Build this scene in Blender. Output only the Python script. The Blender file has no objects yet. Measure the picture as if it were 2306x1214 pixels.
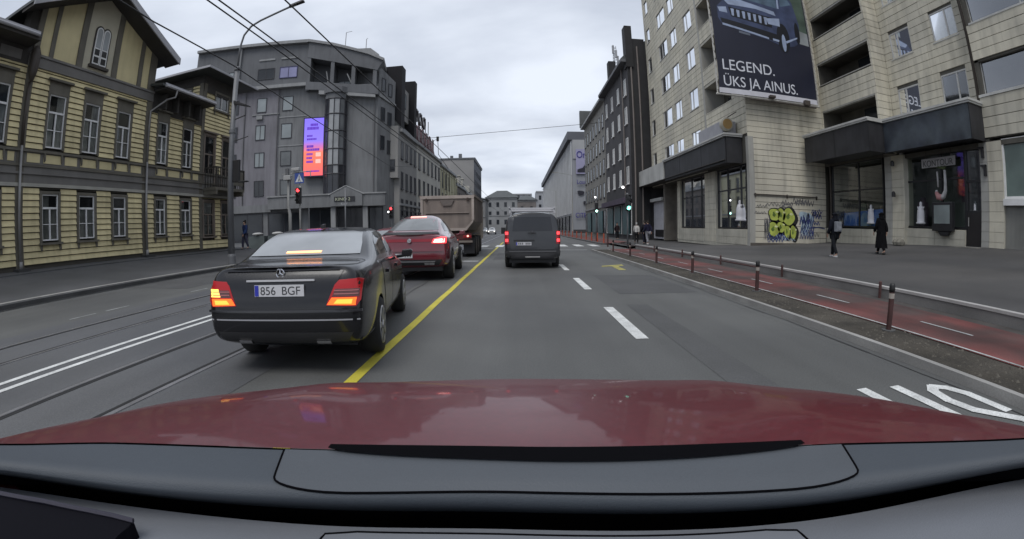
import bpy, bmesh, math, random
from mathutils import Matrix, Vector
from mathutils.bvhtree import BVHTree

R = math.radians
random.seed(7)
sc = bpy.context.scene
C = sc.collection

# ---------------------------------------------------------------- camera (wide dash-cam lens)
cam_data = bpy.data.cameras.new('camera')
cam = bpy.data.objects.new('camera', cam_data)
C.objects.link(cam)
sc.camera = cam
sc.render.engine = 'CYCLES'
cam_data.type = 'PANO'
cam_data.panorama_type = 'FISHEYE_LENS_POLYNOMIAL'
cam_data.sensor_fit = 'HORIZONTAL'
cam_data.sensor_width = 36.0
cam_data.fisheye_fov = math.pi
cam_data.fisheye_polynomial_k0 = 0.0
cam_data.fisheye_polynomial_k1 = -0.0609206
cam_data.fisheye_polynomial_k2 = 0.0
cam_data.fisheye_polynomial_k3 = 0.0
cam_data.fisheye_polynomial_k4 = 0.0
cam_data.clip_start = 0.02
cam_data.clip_end = 4000
cam.matrix_world = Matrix(((0.999821, 0.008799, 0.016732, 0.0),
                           (0.015879, 0.089437, -0.995866, 0.0),
                           (-0.010259, 0.995954, 0.089281, 1.40),
                           (0, 0, 0, 1)))

# ---------------------------------------------------------------- sky and light
SUN_EL, SUN_ROT = R(58), R(200)
world = bpy.data.worlds.new('World')
sc.world = world
world.use_nodes = True
wt = world.node_tree
wt.nodes.clear()
wn = wt.nodes.new
wl = wt.links.new


def wmath(op, a, b=None):
    n = wn('ShaderNodeMath'); n.operation = op
    for i, v in enumerate((a, b)):
        if v is None: continue
        if isinstance(v, (int, float)): n.inputs[i].default_value = v
        else: wl(v, n.inputs[i])
    return n.outputs[0]


sky = wn('ShaderNodeTexSky'); sky.sky_type = 'NISHITA'; sky.sun_disc = False
sky.sun_elevation = SUN_EL; sky.sun_rotation = SUN_ROT
bg_sky = wn('ShaderNodeBackground'); bg_sky.inputs[1].default_value = 0.06
wl(sky.outputs[0], bg_sky.inputs[0])
tc = wn('ShaderNodeTexCoord')
sep = wn('ShaderNodeSeparateXYZ'); wl(tc.outputs['Generated'], sep.inputs[0])
zc = wmath('ADD', wmath('MAXIMUM', sep.outputs[2], 0.0), 0.16)     # cloud deck seen in perspective
comb = wn('ShaderNodeCombineXYZ')
wl(wmath('DIVIDE', sep.outputs[0], zc), comb.inputs[0])
wl(wmath('DIVIDE', sep.outputs[1], zc), comb.inputs[1])
nz = wn('ShaderNodeTexNoise'); nz.inputs['Scale'].default_value = 0.8; nz.inputs['Detail'].default_value = 6
nz.inputs['Roughness'].default_value = 0.5; nz.inputs['Distortion'].default_value = 0.25
mp = wn('ShaderNodeMapping'); mp.inputs['Location'].default_value = (3.1, 5.7, 0); mp.inputs['Scale'].default_value = (0.8, 1.0, 1)
wl(comb.outputs[0], mp.inputs[0]); wl(mp.outputs[0], nz.inputs['Vector'])
ramp = wn('ShaderNodeValToRGB')
ramp.color_ramp.elements[0].position = 0.38; ramp.color_ramp.elements[0].color = (0.35, 0.39, 0.47, 1)
ramp.color_ramp.elements[1].position = 0.62; ramp.color_ramp.elements[1].color = (0.65, 0.695, 0.775, 1)
wl(nz.outputs[0], ramp.inputs[0])
bg_cl = wn('ShaderNodeBackground'); bg_cl.inputs[1].default_value = 1.14
lowz = wn('ShaderNodeMapRange'); lowz.inputs[1].default_value = .02; lowz.inputs[2].default_value = .30; lowz.inputs[3].default_value = 1.0; lowz.inputs[4].default_value = 0.0
wl(sep.outputs[2], lowz.inputs[0])
nz2 = wn('ShaderNodeTexNoise'); nz2.inputs['Scale'].default_value = 3.2; nz2.inputs['Detail'].default_value = 4
mp2 = wn('ShaderNodeMapping'); mp2.inputs['Scale'].default_value = (1, 1, 4.5); mp2.inputs['Location'].default_value = (.4, .2, .35); wl(tc.outputs['Generated'], mp2.inputs[0]); wl(mp2.outputs[0], nz2.inputs['Vector'])
brk = wn('ShaderNodeMapRange'); brk.inputs[1].default_value = .42; brk.inputs[2].default_value = .64; wl(nz2.outputs[0], brk.inputs[0])
mixc = wn('ShaderNodeMix'); mixc.data_type = 'RGBA'
wl(wmath('MULTIPLY', wmath('MULTIPLY', lowz.outputs[0], brk.outputs[0]), .4), mixc.inputs[0]); wl(ramp.outputs[0], mixc.inputs[6]); mixc.inputs[7].default_value = (.80, .82, .84, 1)
wl(mixc.outputs[2], bg_cl.inputs[0])
mixs = wn('ShaderNodeMixShader'); mixs.inputs[0].default_value = 0.93
wl(bg_sky.outputs[0], mixs.inputs[1]); wl(bg_cl.outputs[0], mixs.inputs[2])
wo = wn('ShaderNodeOutputWorld'); wl(mixs.outputs[0], wo.inputs[0])

sun_data = bpy.data.lights.new('sun', 'SUN')
sun_data.energy = 1.5; sun_data.angle = R(32); sun_data.color = (1.0, 0.97, 0.93)
sun = bpy.data.objects.new('sun', sun_data); C.objects.link(sun)
sun.rotation_euler = (R(90) - SUN_EL, 0, math.pi - SUN_ROT)

sc.view_settings.view_transform = 'Standard'
sc.view_settings.look = 'None'
sc.view_settings.exposure = 0.30
sc.view_settings.gamma = 1.0
sc.view_settings.use_curve_mapping = False
sc.cycles.use_denoising = True
sc.cycles.max_bounces = 5
sc.cycles.diffuse_bounces = 3
sc.cycles.glossy_bounces = 3
sc.cycles.transmission_bounces = 4
sc.cycles.transparent_max_bounces = 8

# ---------------------------------------------------------------- materials
MATS = {}


def M(name, col=(.5, .5, .5), rough=.6, var=.15, vs=1.2, streak=0.0, bump=0.0, bs=30, metal=0.0, coat=0.0, spec=.5, fine=0.0, tint=None, rnd=0.0, track=0.0):
    """Principled material with soft colour variation, optional rain streaks, fine grain and relief."""
    if name in MATS: return MATS[name]
    m = bpy.data.materials.new(name); m.use_nodes = True
    nt = m.node_tree; p = nt.nodes['Principled BSDF']; n = nt.nodes.new; l = nt.links.new
    p.inputs['Roughness'].default_value = rough
    p.inputs['Metallic'].default_value = metal
    p.inputs['Coat Weight'].default_value = coat
    p.inputs['Coat Roughness'].default_value = .06
    p.inputs['Specular IOR Level'].default_value = spec
    co = n('ShaderNodeTexCoord').outputs['Object']

    def noise(scale, detail=4, sx=1, sy=1, sz=1):
        t = n('ShaderNodeTexNoise'); t.inputs['Scale'].default_value = scale; t.inputs['Detail'].default_value = detail
        if (sx, sy, sz) != (1, 1, 1):
            g = n('ShaderNodeMapping'); g.inputs['Scale'].default_value = (sx, sy, sz); l(co, g.inputs[0]); l(g.outputs[0], t.inputs[0])
        else: l(co, t.inputs[0])
        return t.outputs[0]

    def rng(v, lo, hi, a=.3, b=.7):
        r = n('ShaderNodeMapRange'); r.inputs[1].default_value = a; r.inputs[2].default_value = b
        r.inputs[3].default_value = lo; r.inputs[4].default_value = hi; l(v, r.inputs[0]); return r.outputs[0]
    fac = rng(noise(vs), 1 - var, 1 + var)
    if fine:
        mm = n('ShaderNodeMath'); mm.operation = 'MULTIPLY'; l(fac, mm.inputs[0]); l(rng(noise(60, 2), 1 - fine, 1 + fine), mm.inputs[1]); fac = mm.outputs[0]
    if rnd:
        mm = n('ShaderNodeMath'); mm.operation = 'MULTIPLY'; l(fac, mm.inputs[0]); l(rng(n('ShaderNodeObjectInfo').outputs['Random'], 1 - rnd, 1 + rnd, 0, 1), mm.inputs[1]); fac = mm.outputs[0]
    if track:   # bands worn along the direction of travel
        mm = n('ShaderNodeMath'); mm.operation = 'MULTIPLY'; l(fac, mm.inputs[0]); l(rng(noise(1.1, 3, 1, .03, 1), 1 - track, 1 + track), mm.inputs[1]); fac = mm.outputs[0]
    if streak:
        mm = n('ShaderNodeMath'); mm.operation = 'MULTIPLY'; l(fac, mm.inputs[0])
        l(rng(noise(3.0, 5, 1, 1, .12), 1.0, 1 - streak, .45, .75), mm.inputs[1]); fac = mm.outputs[0]
    mix = n('ShaderNodeVectorMath'); mix.operation = 'SCALE'
    if tint:
        mc = n('ShaderNodeMix'); mc.data_type = 'RGBA'
        l(rng(noise(vs * .6, 5), 0, 1, .4, .62), mc.inputs[0])
        mc.inputs[6].default_value = (*col, 1); mc.inputs[7].default_value = (*tint, 1)
        l(mc.outputs[2], mix.inputs[0])
    else: mix.inputs[0].default_value = col
    l(fac, mix.inputs['Scale'])
    l(mix.outputs[0], p.inputs['Base Color'])
    if bump:
        b = n('ShaderNodeBump'); b.inputs['Strength'].default_value = bump; b.inputs['Distance'].default_value = .02
        l(noise(bs, 3), b.inputs['Height']); l(b.outputs[0], p.inputs['Normal'])
    MATS[name] = m
    return m


def EM(name, col, strength):
    if name in MATS: return MATS[name]
    m = bpy.data.materials.new(name); m.use_nodes = True; p = m.node_tree.nodes['Principled BSDF']
    p.inputs['Base Color'].default_value = (*col, 1); p.inputs['Emission Color'].default_value = (*col, 1)
    p.inputs['Emission Strength'].default_value = strength; p.inputs['Roughness'].default_value = .3
    MATS[name] = m
    return m


def GLASS(name, tint=(.55, .6, .6), refl=.12, ior=1.5):
    """Window pane: clear (transparent) share, the rest a sky mirror over dark tint."""
    if name in MATS: return MATS[name]
    m = bpy.data.materials.new(name); m.use_nodes = True
    nt = m.node_tree; nt.nodes.clear(); n = nt.nodes.new; l = nt.links.new
    o = n('ShaderNodeOutputMaterial'); mx = n('ShaderNodeMixShader'); tr = n('ShaderNodeBsdfTransparent')
    tr.inputs[0].default_value = (*tint, 1)
    gl = n('ShaderNodeBsdfGlossy'); gl.inputs['Roughness'].default_value = .03; gl.inputs[0].default_value = (.9, .92, .95, 1)
    fr = n('ShaderNodeFresnel'); fr.inputs[0].default_value = ior
    ad = n('ShaderNodeMath'); ad.operation = 'ADD'; ad.use_clamp = True; ad.inputs[1].default_value = refl
    l(fr.outputs[0], ad.inputs[0]); l(ad.outputs[0], mx.inputs[0]); l(tr.outputs[0], mx.inputs[1]); l(gl.outputs[0], mx.inputs[2]); l(mx.outputs[0], o.inputs[0])
    MATS[name] = m
    return m


# ---------------------------------------------------------------- mesh builder
ORG = {}
SPLIT = {'plate_character', 'collar', 'side_guard', 'sill_bracket', 'gable_post', 'bracket', 'graffiti', 'string_course', 'brace', 'screen_figure', 'corner_board', 'pilaster', 'baluster', 'side_rib', 'roof_fin', 'letter_frame', 'roof_rack', 'handrail', 'ledge', 'aerial_panel', 'shop_glass', 'hanger', 'drainpipe', 'frame_tube', 'cable_tray', 'hook_leaf', 'eave_bracket', 'tail_lamp', 'fascia', 'coping', 'white_fascia', 'underbody', 'roof_edge', 'attic', 'attic_post', 'dark_pipe', 'spotlight', 'crossbar', 'camera_box', 'camera', 'entrance_wall', 'cornice', 'tailgate_frame', 'sign_emblem', 'gable_moulding', 'joinery', 'chassis', 'plate_handle', 'loggia', 'fascia_panel', 'dormer', 'roof', 'fire_wall', 'canopy_body'}


class MB:
    """Collects shapes in world (or local) metres; build() links them as ONE mesh object."""

    def __init__(s): s.v = []; s.f = []; s.mi = []; s.cur = 0

    def add(s, vs, fs):
        b = len(s.v); s.v += [tuple(v) for v in vs]; s.f += [tuple(i + b for i in f) for f in fs]; s.mi += [s.cur] * len(fs); return s

    def box(s, x0, x1, y0, y1, z0, z1):
        return s.add([(x0, y0, z0), (x1, y0, z0), (x1, y1, z0), (x0, y1, z0), (x0, y0, z1), (x1, y0, z1), (x1, y1, z1), (x0, y1, z1)],
                     [(0, 3, 2, 1), (4, 5, 6, 7), (0, 1, 5, 4), (1, 2, 6, 5), (2, 3, 7, 6), (3, 0, 4, 7)])

    def hexa(s, p): return s.add(p, [(0, 3, 2, 1), (4, 5, 6, 7), (0, 1, 5, 4), (1, 2, 6, 5), (2, 3, 7, 6), (3, 0, 4, 7)])

    def poly(s, pts): return s.add(pts, [tuple(range(len(pts)))])

    def prism(s, pts, vec):
        n = len(pts); v = Vector(vec); q = [tuple(Vector(p) + v) for p in pts]
        return s.add(list(pts) + q, [tuple(range(n))[::-1], tuple(range(n, 2 * n))] + [(i, (i + 1) % n, n + (i + 1) % n, n + i) for i in range(n)])

    def tube(s, pts, r, n=8, cap=True):
        pts = [Vector(p) for p in pts]; rs = r if isinstance(r, (list, tuple)) else [r] * len(pts)
        rings = []; ref = None
        for i, p in enumerate(pts):
            d = (pts[min(i + 1, len(pts) - 1)] - pts[max(i - 1, 0)]).normalized()
            if ref is None: ref = Vector((0, 0, 1)) if abs(d.z) < .9 else Vector((1, 0, 0))
            a = d.cross(ref).normalized(); b = d.cross(a).normalized(); ref = -b if False else ref
            rings.append([tuple(p + (a * math.cos(t) + b * math.sin(t)) * rs[i]) for t in [2 * math.pi * k / n for k in range(n)]])
        vs = [v for r_ in rings for v in r_]; fs = []
        for i in range(len(rings) - 1):
            for k in range(n): fs.append((i * n + k, i * n + (k + 1) % n, (i + 1) * n + (k + 1) % n, (i + 1) * n + k))
        if cap: fs += [tuple(range(n))[::-1], tuple(range((len(rings) - 1) * n, len(rings) * n))]
        return s.add(vs, fs)

    def lathe(s, prof, c=(0, 0, 0), axis='z', n=20):
        """prof: (radius, height) list revolved about the axis through c."""
        vs = []; fs = []
        for r, h in prof:
            for k in range(n):
                t = 2 * math.pi * k / n; a, b = r * math.cos(t), r * math.sin(t)
                p = {'z': (a, b, h), 'x': (h, a, b), 'y': (a, h, b)}[axis]
                vs.append((c[0] + p[0], c[1] + p[1], c[2] + p[2]))
        for i in range(len(prof) - 1):
            for k in range(n): fs.append((i * n + k, i * n + (k + 1) % n, (i + 1) * n + (k + 1) % n, (i + 1) * n + k))
        fs += [tuple(range(n))[::-1], tuple(range((len(prof) - 1) * n, len(prof) * n))]
        return s.add(vs, fs)

    def build(s, name, mat, parent=None, smooth=False, bevel=0, local=False, kind=None, fix=True):
        if name in SPLIT and parent is not None:
            isl = s.islands()
            if len(isl) > 1:
                made = [q.build_one(name, mat, parent, smooth, bevel, local, kind, fix) for q in isl]; return made[0]
        return s.build_one(name, mat, parent, smooth, bevel, local, kind, fix)

    def islands(s):
        par = list(range(len(s.v)))
        def find(i):
            while par[i] != i: par[i] = par[par[i]]; i = par[i]
            return i
        for f in s.f:
            for i in f[1:]: par[find(i)] = find(f[0])
        groups = {}
        for f, m in zip(s.f, s.mi): groups.setdefault(find(f[0]), []).append((f, m))
        out = []
        for g in groups.values():
            q = MB(); mp = {}
            for f, m in g:
                for i in f:
                    if i not in mp: mp[i] = len(q.v); q.v.append(s.v[i])
                q.f.append(tuple(mp[i] for i in f)); q.mi.append(m)
            out.append(q)
        return out

    def build_one(s, name, mat, parent=None, smooth=False, bevel=0, local=False, kind=None, fix=True):
        o0 = (0, 0, 0) if (local or parent is None) else ORG.get(parent.name, (0, 0, 0))
        me = bpy.data.meshes.new(name)
        me.from_pydata([(v[0] - o0[0], v[1] - o0[1], v[2] - o0[2]) for v in s.v], [], s.f)
        for m in (mat if isinstance(mat, (list, tuple)) else [mat]): me.materials.append(m)
        if isinstance(mat, (list, tuple)): me.polygons.foreach_set('material_index', s.mi)
        if fix:
            bm = bmesh.new(); bm.from_mesh(me); bmesh.ops.recalc_face_normals(bm, faces=bm.faces); bm.to_mesh(me); bm.free()
        if smooth: me.polygons.foreach_set('use_smooth', [True] * len(me.polygons))
        me.update()
        o = bpy.data.objects.new(name, me); C.objects.link(o)
        if parent is not None: o.parent = parent; ORG[o.name] = o0
        else: ORG[o.name] = (0, 0, 0)
        if bevel:
            b = o.modifiers.new('bevel', 'BEVEL'); b.width = bevel; b.segments = 2; b.limit_method = 'ANGLE'
        if kind: o['kind'] = kind
        return o


def tag(o, label, cat, group=None):
    o['label'] = label; o['category'] = cat
    if group: o['group'] = group
    return o


def thing(name, label, cat, loc=(0, 0, 0), rz=0.0, group=None):
    o = bpy.data.objects.new(name, None); C.objects.link(o); o.empty_display_size = .3
    o.location = loc; o.rotation_euler = (0, 0, rz); ORG[o.name] = tuple(loc) if rz == 0 else (0, 0, 0)
    return tag(o, label, cat, group)


def dup(o, parent=None):
    c = o.copy(); C.objects.link(c); ORG[c.name] = ORG.get(o.name, (0, 0, 0))
    if parent is not None: c.parent = parent
    for ch in list(o.children): dup(ch, c)
    return c


def text(name, s, size, loc, rot, mat, parent=None, ext=.01, align='LEFT', sx=1.0, label=None):
    cu = bpy.data.curves.new(name, 'FONT'); cu.body = s; cu.size = size; cu.extrude = ext; cu.align_x = align
    cu.materials.append(mat)
    o = bpy.data.objects.new(name, cu); C.objects.link(o)
    o0 = (0, 0, 0)
    if parent is not None: o.parent = parent; o0 = ORG.get(parent.name, (0, 0, 0))
    bpy.context.view_layer.update()
    me = bpy.data.meshes.new_from_object(o.evaluated_get(bpy.context.evaluated_depsgraph_get())); me.name = name
    if not me.materials: me.materials.append(mat)
    bpy.data.objects.remove(o)
    o = bpy.data.objects.new(name, me); C.objects.link(o)
    if parent is not None: o.parent = parent
    o.location = (loc[0] - o0[0], loc[1] - o0[1], loc[2] - o0[2]); o.rotation_euler = rot; o.scale = (sx, 1, 1)
    return o


class Face:
    """A wall plane: u runs along the wall, z up, n out of the wall."""

    def __init__(s, o, u, n): s.o = Vector(o); s.u = Vector(u).normalized(); s.n = Vector(n).normalized()

    def p(s, u, z, n=0.0): return tuple(s.o + s.u * u + s.n * n + Vector((0, 0, z)))

    def box(s, mb, u0, u1, z0, z1, n0, n1):
        return mb.hexa([s.p(u0, z0, n0), s.p(u1, z0, n0), s.p(u1, z0, n1), s.p(u0, z0, n1), s.p(u0, z1, n0), s.p(u1, z1, n0), s.p(u1, z1, n1), s.p(u0, z1, n1)])

    def prism(s, mb, pts, n0, n1): return mb.prism([s.p(u, z, n0) for u, z in pts], s.n * (n1 - n0))

    def wedge(s, mb, u0, u1, z0, z1, nb, nt):
        """lapped board: thick lower edge, thin upper edge"""
        return mb.hexa([s.p(u0, z0, -.02), s.p(u1, z0, -.02), s.p(u1, z0, nb), s.p(u0, z0, nb), s.p(u0, z1, -.02), s.p(u1, z1, -.02), s.p(u1, z1, nt), s.p(u0, z1, nt)])

    def frame(s, mb, u0, u1, z0, z1, w, n0, n1):
        s.box(mb, u0, u0 + w, z0, z1, n0, n1); s.box(mb, u1 - w, u1, z0, z1, n0, n1)
        s.box(mb, u0 + w, u1 - w, z0, z0 + w, n0, n1); s.box(mb, u0 + w, u1 - w, z1 - w, z1, n0, n1)
        return mb


def spans(u0, u1, z0, z1, holes):
    """pieces of the strip [u0,u1]x[z0,z1] left by rectangular holes"""
    cut = sorted((h[0], h[1]) for h in holes if min(z1, h[3]) - max(z0, h[2]) > .35 * (z1 - z0))
    out = []; a = u0
    for c0, c1 in cut:
        if c1 <= a or c0 >= u1: continue
        if c0 - a > .05: out.append((a, c0))
        a = max(a, c1)
    if u1 - a > .05: out.append((a, u1))
    return out


class Pieces:
    """Countable boards or panels of one thing: the `limit` nearest become parts, the rest one joined part."""

    def __init__(s, parent, name, mat, limit=300): s.parent, s.name, s.mat, s.limit, s.items = parent, name, mat, limit, []

    def add(s, mb): s.items.append(mb); return mb

    def done(s):
        def dist(mb):
            n = len(mb.v); c = [sum(v[i] for v in mb.v) / n for i in range(3)]
            return math.hypot(c[0], c[1], c[2] - 1.4)
        it = sorted(s.items, key=dist)
        for mb in it[:s.limit]: mb.build(s.name, s.mat, s.parent, fix=False)
        rest = MB()
        for mb in it[s.limit:]: rest.add(mb.v, mb.f)
        if rest.v: rest.build(s.name + '_field', s.mat, s.parent, kind='stuff', fix=False)


def struct(mb, name, mat, **k):
    o = mb.build(name, mat, **k); o['kind'] = 'structure'; return o
# ---------------------------------------------------------------- ground, road, pavements, markings
ASPH = M('asphalt', (.097, .099, .096), .72, .14, .35, fine=.2, bump=.3, bs=90, tint=(.079, .081, .081), track=.16)
ASPH_T = M('asphalt_track', (.078, .081, .088), .7, .14, .4, fine=.18, bump=.25, bs=90, tint=(.094, .096, .10), track=.12)
GUT = M('wet_gutter', (.022, .024, .026), .45, .3, 1.5)
PAVE_L = M('left_pavement', (.075, .076, .08), .8, .14, .5, fine=.12, tint=(.055, .057, .06))
PAVE_R = M('right_pavement', (.052, .051, .052), .8, .18, .3, fine=.2, bump=.25, bs=60, tint=(.075, .072, .07))
RED = M('red_surfacing', (.125, .037, .034), .85, .35, .9, fine=.25, streak=0, tint=(.066, .042, .039), track=.4)
SOIL = M('verge_soil', (.034, .029, .022), .95, .35, 1.6, fine=.35, bump=.6, bs=25, tint=(.055, .048, .038))
KERB = M('kerb_stone', (.27, .265, .255), .8, .2, 1.2, fine=.1)
KERB_D = M('kerb_dark', (.07, .07, .07), .8, .25, 1.5)
WHITE = M('road_white', (.56, .57, .56), .7, .2, 3.5, fine=.2)
WHITE_W = M('road_white_worn', (.34, .35, .35), .75, .3, 3, fine=.2)
YELLOW = M('road_yellow', (.5, .44, .05), .7, .15, 2, fine=.1)
YELLOW_W = M('road_yellow_worn', (.32, .29, .09), .75, .35, 3, fine=.2)

b = MB(); b.poly([(-1500, -1500, -.06), (1500, -1500, -.06), (1500, 1500, -.06), (-1500, 1500, -.06)])
struct(b, 'ground', M('ground_far', (.10, .10, .10), .9, .2, .02))
b = MB(); b.poly([(-12.4, -30, 0), (4.25, -30, 0), (4.25, 27.5, 0), (7.2, 28.5, 0), (7.2, 37, 0), (6.6, 38, 0), (6.6, 260, 0), (-12.3, 260, 0), (-12.3, 44, 0), (-60, 44, 0), (-60, 26.8, 0), (-12.4, 26.8, 0)])
struct(b, 'road', ASPH)
b = MB(); b.poly([(-8.2, -30, .004), (-2.6, -30, .004), (-2.6, 260, .004), (-8.2, 260, .004)])
struct(b, 'tram_track_bed', ASPH_T)
b = MB()
b.poly([(-12.4, -30, .004), (-11.75, -30, .004), (-11.95, 27, .004), (-12.4, 27, .004)])
struct(b, 'gutter', GUT)


def s_slope(y): return max(.003, min(.055, .055 - (y - 13) * .0019))


def zr(x, y):  # height of the pavement on the right
    base = .27 if y < 27 else max(.10, .27 - (y - 27) * .03)
    k = max(0, x - 7.4) / 12.6
    return base + k ** 1.8 * 12.6 * s_slope(y)


b = MB()
ys = [-30, -10, 0, 4, 8, 11, 13, 15, 17, 19, 22, 25, 27, 30, 33, 36, 40, 48, 60, 90, 140, 260]
xs = [7.4, 9, 11, 13, 15, 17, 19, 21, 24]
vs = [(x, y, zr(x, y)) for y in ys for x in xs]; n = len(xs)
b.add(vs, [(j * n + i, j * n + i + 1, (j + 1) * n + i + 1, (j + 1) * n + i) for j in range(len(ys) - 1) for i in range(n - 1)])
struct(b, 'pavement', PAVE_R)
b = MB()  # left pavement slopes up to the house wall
ys = [-30, 0, 10, 18, 26.4]
vs = []
for y in ys: vs += [(-12.6, y, .13), (-15, y, .30), (-17.1, y, .52), (-17.1, y, .56), (-18.4, y, .64)]
b.add(vs, [(j * 5 + i, j * 5 + i + 1, (j + 1) * 5 + i + 1, (j + 1) * 5 + i) for j in range(len(ys) - 1) for i in range(4)])
b.poly([(-12.4, 44.4, .12), (-60, 44.4 - 7.6, .12), (-60, 60, .12), (-12.4, 60, .12)])
b.poly([(-12.4, 60, .12), (-14, 60, .12), (-14, 260, .12), (-12.4, 260, .12)])
struct(b, 'pavement', PAVE_L)
b = MB(); b.box(-12.5, -12.25, -30, 26.8, -.02, .145)
struct(b, 'kerb', KERB)
b = MB(); b.box(-12.25, -12.235, -30, 26.8, -.02, .105)
struct(b, 'kerb_face', KERB_D)
b = MB(); b.box(4.24, 4.33, -30, 27.4, -.02, .10)
struct(b, 'kerb', KERB)
b = MB(); b.poly([(4.33, -30, .09), (5.25, -30, .09), (5.25, 27.3, .09), (4.33, 27.3, .09)])
struct(b, 'verge', SOIL)
b = MB(); b.box(7.355, 7.485, -30, 29, .0, .28)
struct(b, 'kerb_wall', M('kerb_wall_grey', (.17, .165, .16), .85, .2, 1, fine=.1))
b = MB(); b.box(7.34, 7.50, -30, 29, .28, .33)
struct(b, 'kerb_wall_coping', M('coping_stone', (.36, .35, .34), .8, .15, 1.5, fine=.08))
b = MB()
b.poly([(5.2, -30, .10), (7.0, -30, .10), (7.0, 27.5, .10), (7.6, 38, .10), (7.6, 40, .10), (5.2, 27.5, .10)][:3] + [(7.0, 27.8, .10), (5.2, 27.8, .10)])
b.poly([(7.05, 37.5, .10), (9.1, 37.5, .21), (9.1, 60, .15), (9.1, 200, .15), (7.05, 200, .10)])
struct(b, 'cycle_path', RED)
for y0 in range(1, 27, 3):
    b = MB(); b.poly([(6.02, y0, .106), (6.08, y0, .106), (6.08, y0 + 1.1, .106), (6.02, y0 + 1.1, .106)]); struct(b, 'cycle_lane_dash', WHITE_W)
b = MB(); b.poly([(5.22, -30, .105), (5.27, -30, .105), (5.27, 27.5, .105), (5.22, 27.5, .105)]); struct(b, 'cycle_lane_edge', WHITE_W)
b = MB(); b.poly([(7.0, -30, .095), (7.34, -30, .095), (7.34, 28.5, .095), (7.0, 28.5, .095)])
struct(b, 'cycle_path_gutter', M('dark_strip', (.05, .045, .042), .9, .3, 2, fine=.3))
b = MB(); b.box(6.6, 7.05, 37.5, 200, -.02, .10)
struct(b, 'kerb', KERB_D)

# resurfaced patches and sealed joints in the carriageway
for k, (x0, x1, y0, y1) in enumerate(((2.1, 3.9, 9.6, 13.4), (-1.2, 1.2, 20.5, 26.0), (-12.1, -9.2, 10.5, 16.0), (1.9, 2.35, 3.4, 8.2))):
    b = MB(); b.poly([(x0, y0, .0035), (x1, y0 + .05, .0035), (x1 - .03, y1, .0035), (x0 + .04, y1 + .06, .0035)])
    struct(b, 'road_patch', M('asphalt_patch', (.07, .071, .072), .75, .15, .8, fine=.22, bump=.3, bs=90))
rs = random.Random(4)
for x, y0, y1 in ((-2.45, 5, 32), (4.12, 1, 27)):
    b = MB(); yy = y0; xx = x
    while yy < y1:
        y2 = yy + rs.uniform(.5, 1.1); x2 = x + rs.uniform(-.035, .035); w_ = rs.uniform(.008, .018)
        b.poly([(xx - w_, yy, .005), (xx + w_, yy, .005), (x2 + w_, y2, .005), (x2 - w_, y2, .005)]); yy, xx = y2, x2
    struct(b, 'sealed_joint', M('bitumen', (.03, .03, .031), .6, .3, 2))

# painted lines, each a sheet on the surface below
b = MB()
seg = 40
pts = [(-1.58 + .008 * math.sin(i * 1.7), 1.6 + 44 * i / seg) for i in range(seg + 1)]
for (xa, ya), (xb, yb) in zip(pts, pts[1:]): b.poly([(xa - .062, ya, .006), (xa + .062, ya, .006), (xb + .062, yb, .006), (xb - .062, yb, .006)])
struct(b, 'yellow_line', YELLOW)
for k in range(-1, 6):
    y0 = 5.62 + 4.75 * k
    b = MB(); b.poly([(1.46, y0, .006), (1.63, y0, .006), (1.63, y0 + 2.38, .006), (1.46, y0 + 2.38, .006)])
    struct(b, 'lane_dash', WHITE)
b = MB()
for x in (-5.47, -5.2): b.poly([(x - .05, -30, .009), (x + .05, -30, .009), (x + .05, 26, .009), (x - .05, 26, .009)])
struct(b, 'double_white_line', WHITE)
for y0 in (5.75, 6.8, 9.9, 13.2):
    b = MB(); b.poly([(-8.53, y0, .006), (-8.47, y0, .006), (-8.47, y0 + .75, .006), (-8.53, y0 + .75, .006)])
    struct(b, 'worn_lane_dash', WHITE_W)
for x0 in [-11.4 + 1.2 * i for i in range(15)]:
    b = MB(); b.poly([(x0, 34.2, .007), (x0 + .6, 34.2, .007), (x0 + .6, 37.6, .007), (x0, 37.6, .007)])
    struct(b, 'crossing_stripe', WHITE_W if x0 < -2 else WHITE)
b = MB(); b.poly([(1.7, 28.6, .006), (4.2, 28.6, .006), (4.2, 28.95, .006), (1.7, 28.95, .006)]); struct(b, 'stop_line', WHITE_W)
b = MB(); b.poly([(-4.9, 19.4, .009), (-1.75, 19.4, .009), (-1.75, 19.9, .009), (-4.9, 19.9, .009)]); struct(b, 'stop_line', WHITE_W)
b = MB(); b.poly([(-5, 31, .009), (-1.8, 31, .009), (-1.8, 31.5, .009), (-5, 31.5, .009)]); struct(b, 'stop_line', WHITE_W)
b = MB()
b.poly([(2.9, 16.3, .006), (3.8, 16.7, .006), (3.85, 17.3, .006), (2.98, 16.75, .006)])
b.poly([(3.3, 16.45, .006), (3.55, 16.56, .006), (3.5, 15.0, .006), (3.26, 15.05, .006)])
struct(b, 'yellow_arrow', YELLOW_W)


def stroke(mb, pts, w, z=.006):
    for i in range(len(pts) - 1):
        a, c = Vector(pts[i]), Vector(pts[i + 1]); d = (c - a).normalized(); nrm = Vector((-d.y, d.x)) * w / 2; e = d * w * .25
        mb.poly([(*(a - nrm - e), z), (*(c - nrm + e), z), (*(c + nrm + e), z), (*(a + nrm - e), z)]); z += .0004


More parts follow.
